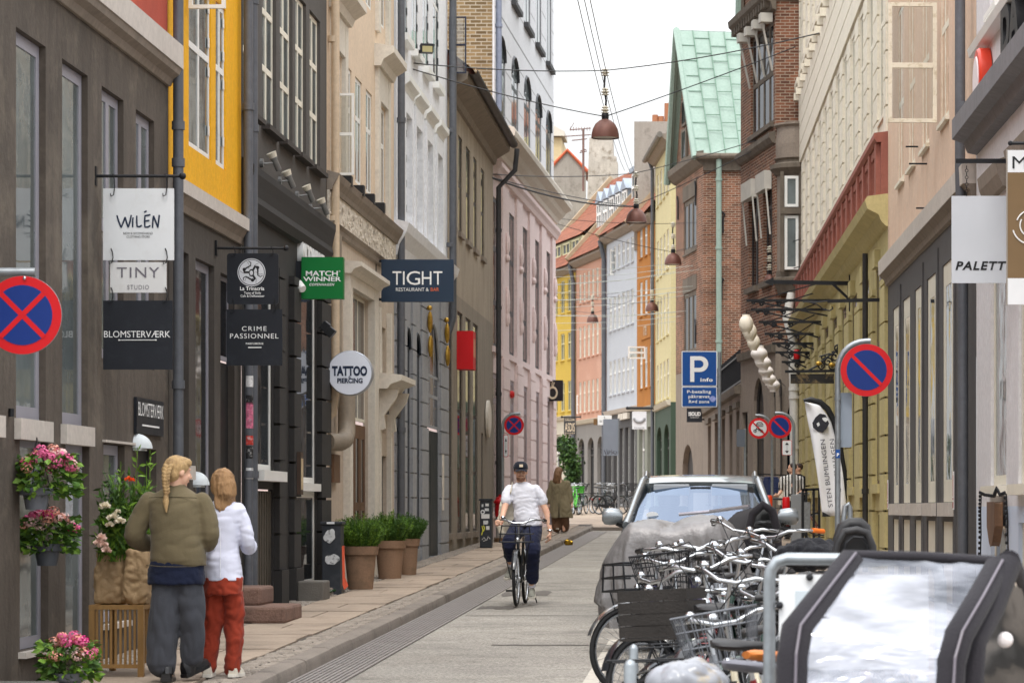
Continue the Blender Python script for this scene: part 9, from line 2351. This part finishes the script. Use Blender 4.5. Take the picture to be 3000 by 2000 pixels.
mb = MB(); c = C + Vector((-.55, 1.42, 1.2)); mb.prism([c + Vector((.07 * math.cos(t), 0, .035 * math.sin(t))) for t in [2 * PI * i / 16 for i in range(16)]], (0, 0, 0), (0, .004, 0)); mb.build('windscreen_sticker', WSIGN, s)
MB().lathe([(.03, 0), (.02, .05), (.005, .06)], C + Vector((.02, 4.0, zr_ - .05)), 10).build('aerial', BLACK, s); mb = MB(); mb.bmm(C.x - .26, C.y - .03, C.z + .42, C.x + .26, C.y - .01, C.z + .53); mb.build('number_plate', WSIGN, s)
MB().box(C + Vector((0, .0, .62)), (.9, .06, .14)).build('grille', TRIM, s)
GF = 'bicycles parked at the bend of the street'
p1 = bicycle('far bicycle, black', BLK, far=True, basket='wire', group=GF); p2 = bicycle('far hire bicycle', GRN, far=True, basket='rear', bm=GRN, group=GF); p3 = bicycle('dark green far bicycle', DGN, far=True, basket='wire', bm=STEEL, group=GF)
spots = [(1632, -80, p1, 'black bicycle at the left end of the far row, behind the coat'), (1645, -70, p1, 'black bicycle with a wire basket, second of the far row'), (1662, -95, p3, 'dark green bicycle between black ones in the far row'), (1678, -75, p1, 'black bicycle just left of the lime green hire bicycle'), (1716, -100, p3, 'dark green bicycle with a silver basket right of the lime green one'), (1736, -60, p3, 'dark green bicycle turned sideways in the far row'), (1755, -40, p1, 'black bicycle seen from the side near the car mirror'), (1775, -30, p1, 'rightmost black bicycle of the far row beside the car mirror')]
used = set()
for i, (u, hd, p, lab) in enumerate(spots):
 Yb = 97 + (i % 3) * 1.1; x = (u - CU) * Yb / F; loc = (x, Yb + .4, gz(Yb) + .09)
 if p.name in used: copy_thing(p, loc, R(hd), lab, GF, (R(4 * (-1) ** i), 0))
 else: used.add(p.name); p.location = loc; p.rotation_euler = (R(4), 0, R(hd)); p['label'] = lab
x = (1692 - CU) * 96 / F; p2.location = (x, 96.3, gz(96) + .09); p2.rotation_euler = (0, 0, R(-98)); p2['label'] = 'lime green hire bicycle with a green basket in the far row'
MB().loft([[Vector((.98, y * k, z)) + Vector((dx, 0, 0)) for dx, y in ((0, -.24), (.3, -.24), (.3, .24), (0, .24))] for z, k in ((.8, .8), (1.12, 1.05), (1.12, 1.0), (.82, .75))], caps=False).build('front_basket', GRN, p2)
RB = bicycle('dark red bicycle with an orange pannier beside the clothes rack', REDB, far=True); put(RB, (2262 - CU) * 57.5 / F, 58.5, -20, 3, .12)
for (u, v0, v1, lab) in ((2252, 1450, 1492, 'orange red plastic roll standing by the dark red bicycle'), (2303, 1455, 1500, 'bright red cylinder standing by the dark red bicycle')):
 Yb = 57; c = at(u, v1, Yb); t = thing('canister', lab, 'canister', c); MB().lathe([(.075, 0), (.08, .03), (.08, (v1 - v0) * px(Yb) - .03), (.06, (v1 - v0) * px(Yb))], c, 14).build('shell', REDS if u > 2260 else mat('orange_plastic', rgb(226, 70, 34), .4, .1), t, smooth=50)
Yb = 62; s = thing('clothes_rack', 'black steel clothes rail on the pavement by the stone arches', 'clothes rail', at(2250, 1500, Yb)); a = at(2225, 1388, Yb); b = at(2312, 1392, Yb)
mb = MB(); mb.bar(a, b, .03); [mb.bar(p, Vector((p.x, Yb, pz(Yb))), .03) for p in (a, b)]; mb.bar(at(2270, 1386, Yb), at(2270, 1372, Yb), .02); mb.build('rail', IRON, s)
for i, (u, w, v1, c, nm, lab) in enumerate(((2231, 16, 1448, rgb(110, 110, 116), 'grey_quilt', 'grey quilted jacket hanging left on the clothes rail'), (2249, 17, 1452, rgb(34, 46, 84), 'navy_quilt', 'navy quilted jacket, left of two on the clothes rail'), (2268, 20, 1455, rgb(38, 52, 92), 'blue_quilt', 'navy quilted jacket, right of two on the clothes rail'), (2293, 14, 1478, rgb(226, 214, 194), 'cream_knit', 'long cream knitted garment hanging on the clothes rail'), (2308, 13, 1476, rgb(220, 206, 184), 'cream_cloth', 'cream garment hanging beside the man in stripes'))):
 t = thing('jacket' if i < 3 else 'garment', lab, 'clothing', at(u, v1, Yb), 'clothes on the rail'); k = px(Yb); rings = []; n = 12; H = v1 - 1396
 for j in range(n * 4 + 1):
  f_ = j / (n * 4); ww = w * k * (.45 + .55 * min(1, f_ * 4)) * (1 + (.05 * abs(math.sin(f_ * n * PI)) if i < 3 else 0)); rings.append([at(u, 1396 + H * f_, Yb - .05 * i) + Vector((ww * math.cos(q_) * (1 + (.08 * math.sin(7 * q_) if i > 2 else 0)), .13 * math.sin(q_) * (1 + (.1 * abs(math.sin(f_ * n * PI)) if i < 3 else 0)), 0)) for q_ in [2 * PI * z / 28 for z in range(28)]])
 MB().loft(rings).build('cloth', mat(nm, c, .6 if i < 3 else .9, .12, 6), t, smooth=70)
f = rfac(19.5, 28.3); a, z_ = f.su(2945), f.zv(2945, 1525)
t = thing('wooden_shield', 'brown wooden shield shaped board hung on the white shop wall', 'sign', f.P(a, z_)); mb = MB(); mb.prism([f.P(a + x, z_ + z) for x, z in ((-.3, .17), (.3, .17), (.3, -.05), (.12, -.2), (0, -.24), (-.12, -.2), (-.3, -.05))], f.n * .06, f.n * .14); mb.build('board', BRWOOD, t, bevel=.01); MB().bmm(f.P(a, 0).x - .06, f.P(a, 0).y - .05, z_ - .05, f.P(a, 0).x, f.P(a, 0).y + .05, z_ + .05).build('mount', IRON, t)
t = thing('string_light', 'dark string of small lights draped round the white shop windows', 'light string', f.P(f.su(2910), f.zv(2910, 1440))); P_l = [f.P(f.su(u), f.zv(u, v), .13) for u, v in ((2911, 1640), (2913, 1560), (2912, 1500), (2914, 1445), (2930, 1452), (2955, 1455), (2965, 1432), (2975, 1452), (2990, 1446), (2994, 1520), (2996, 1640))]
mb = MB(); mb.tube(P_l, .007, 5); [mb.ball(P_l[i].lerp(P_l[i + 1], q_ / 5) + Vector((-.015, 0, .01)), (.012, .012, .018), 6, 4) for i in range(10) for q_ in range(5)]; mb.build('cord', IRON, t)
f = rfac(39.67, 65.8); t = thing('notice_frame', 'black iron frame with a small grey notice before the yellow green wall', 'gate', f.P(f.su(2370), pz(57))); mb = MB(); Yb = 54
for u in (2352, 2362, 2384, 2400): mb.bar(at(u, 1432, Yb), Vector((at(u, 0, Yb).x, Yb, pz(Yb))), .05)
mb.bar(at(2350, 1434, Yb), at(2402, 1432, Yb), .05); mb.build('frame', IRON, t); panel(t, 2356, 1470, 2374, 1556, Yb - .03, mat('grey_notice', rgb(120, 122, 124), .7, .25, 20), .02, name='notice')
Yb = 50; t = thing('utility_box', 'plain grey utility cabinet on the right pavement behind the car mirror', 'cabinet', at(2335, 1600, Yb)); mb = MB(); mb.bmm(at(2318, 0, Yb).x, Yb, pz(Yb), at(2348, 0, Yb).x, Yb + .3, at(0, 1448, Yb).z); mb.build('body', mat('cabinet_grey', rgb(128, 130, 132), .6, .06), t, bevel=.01)
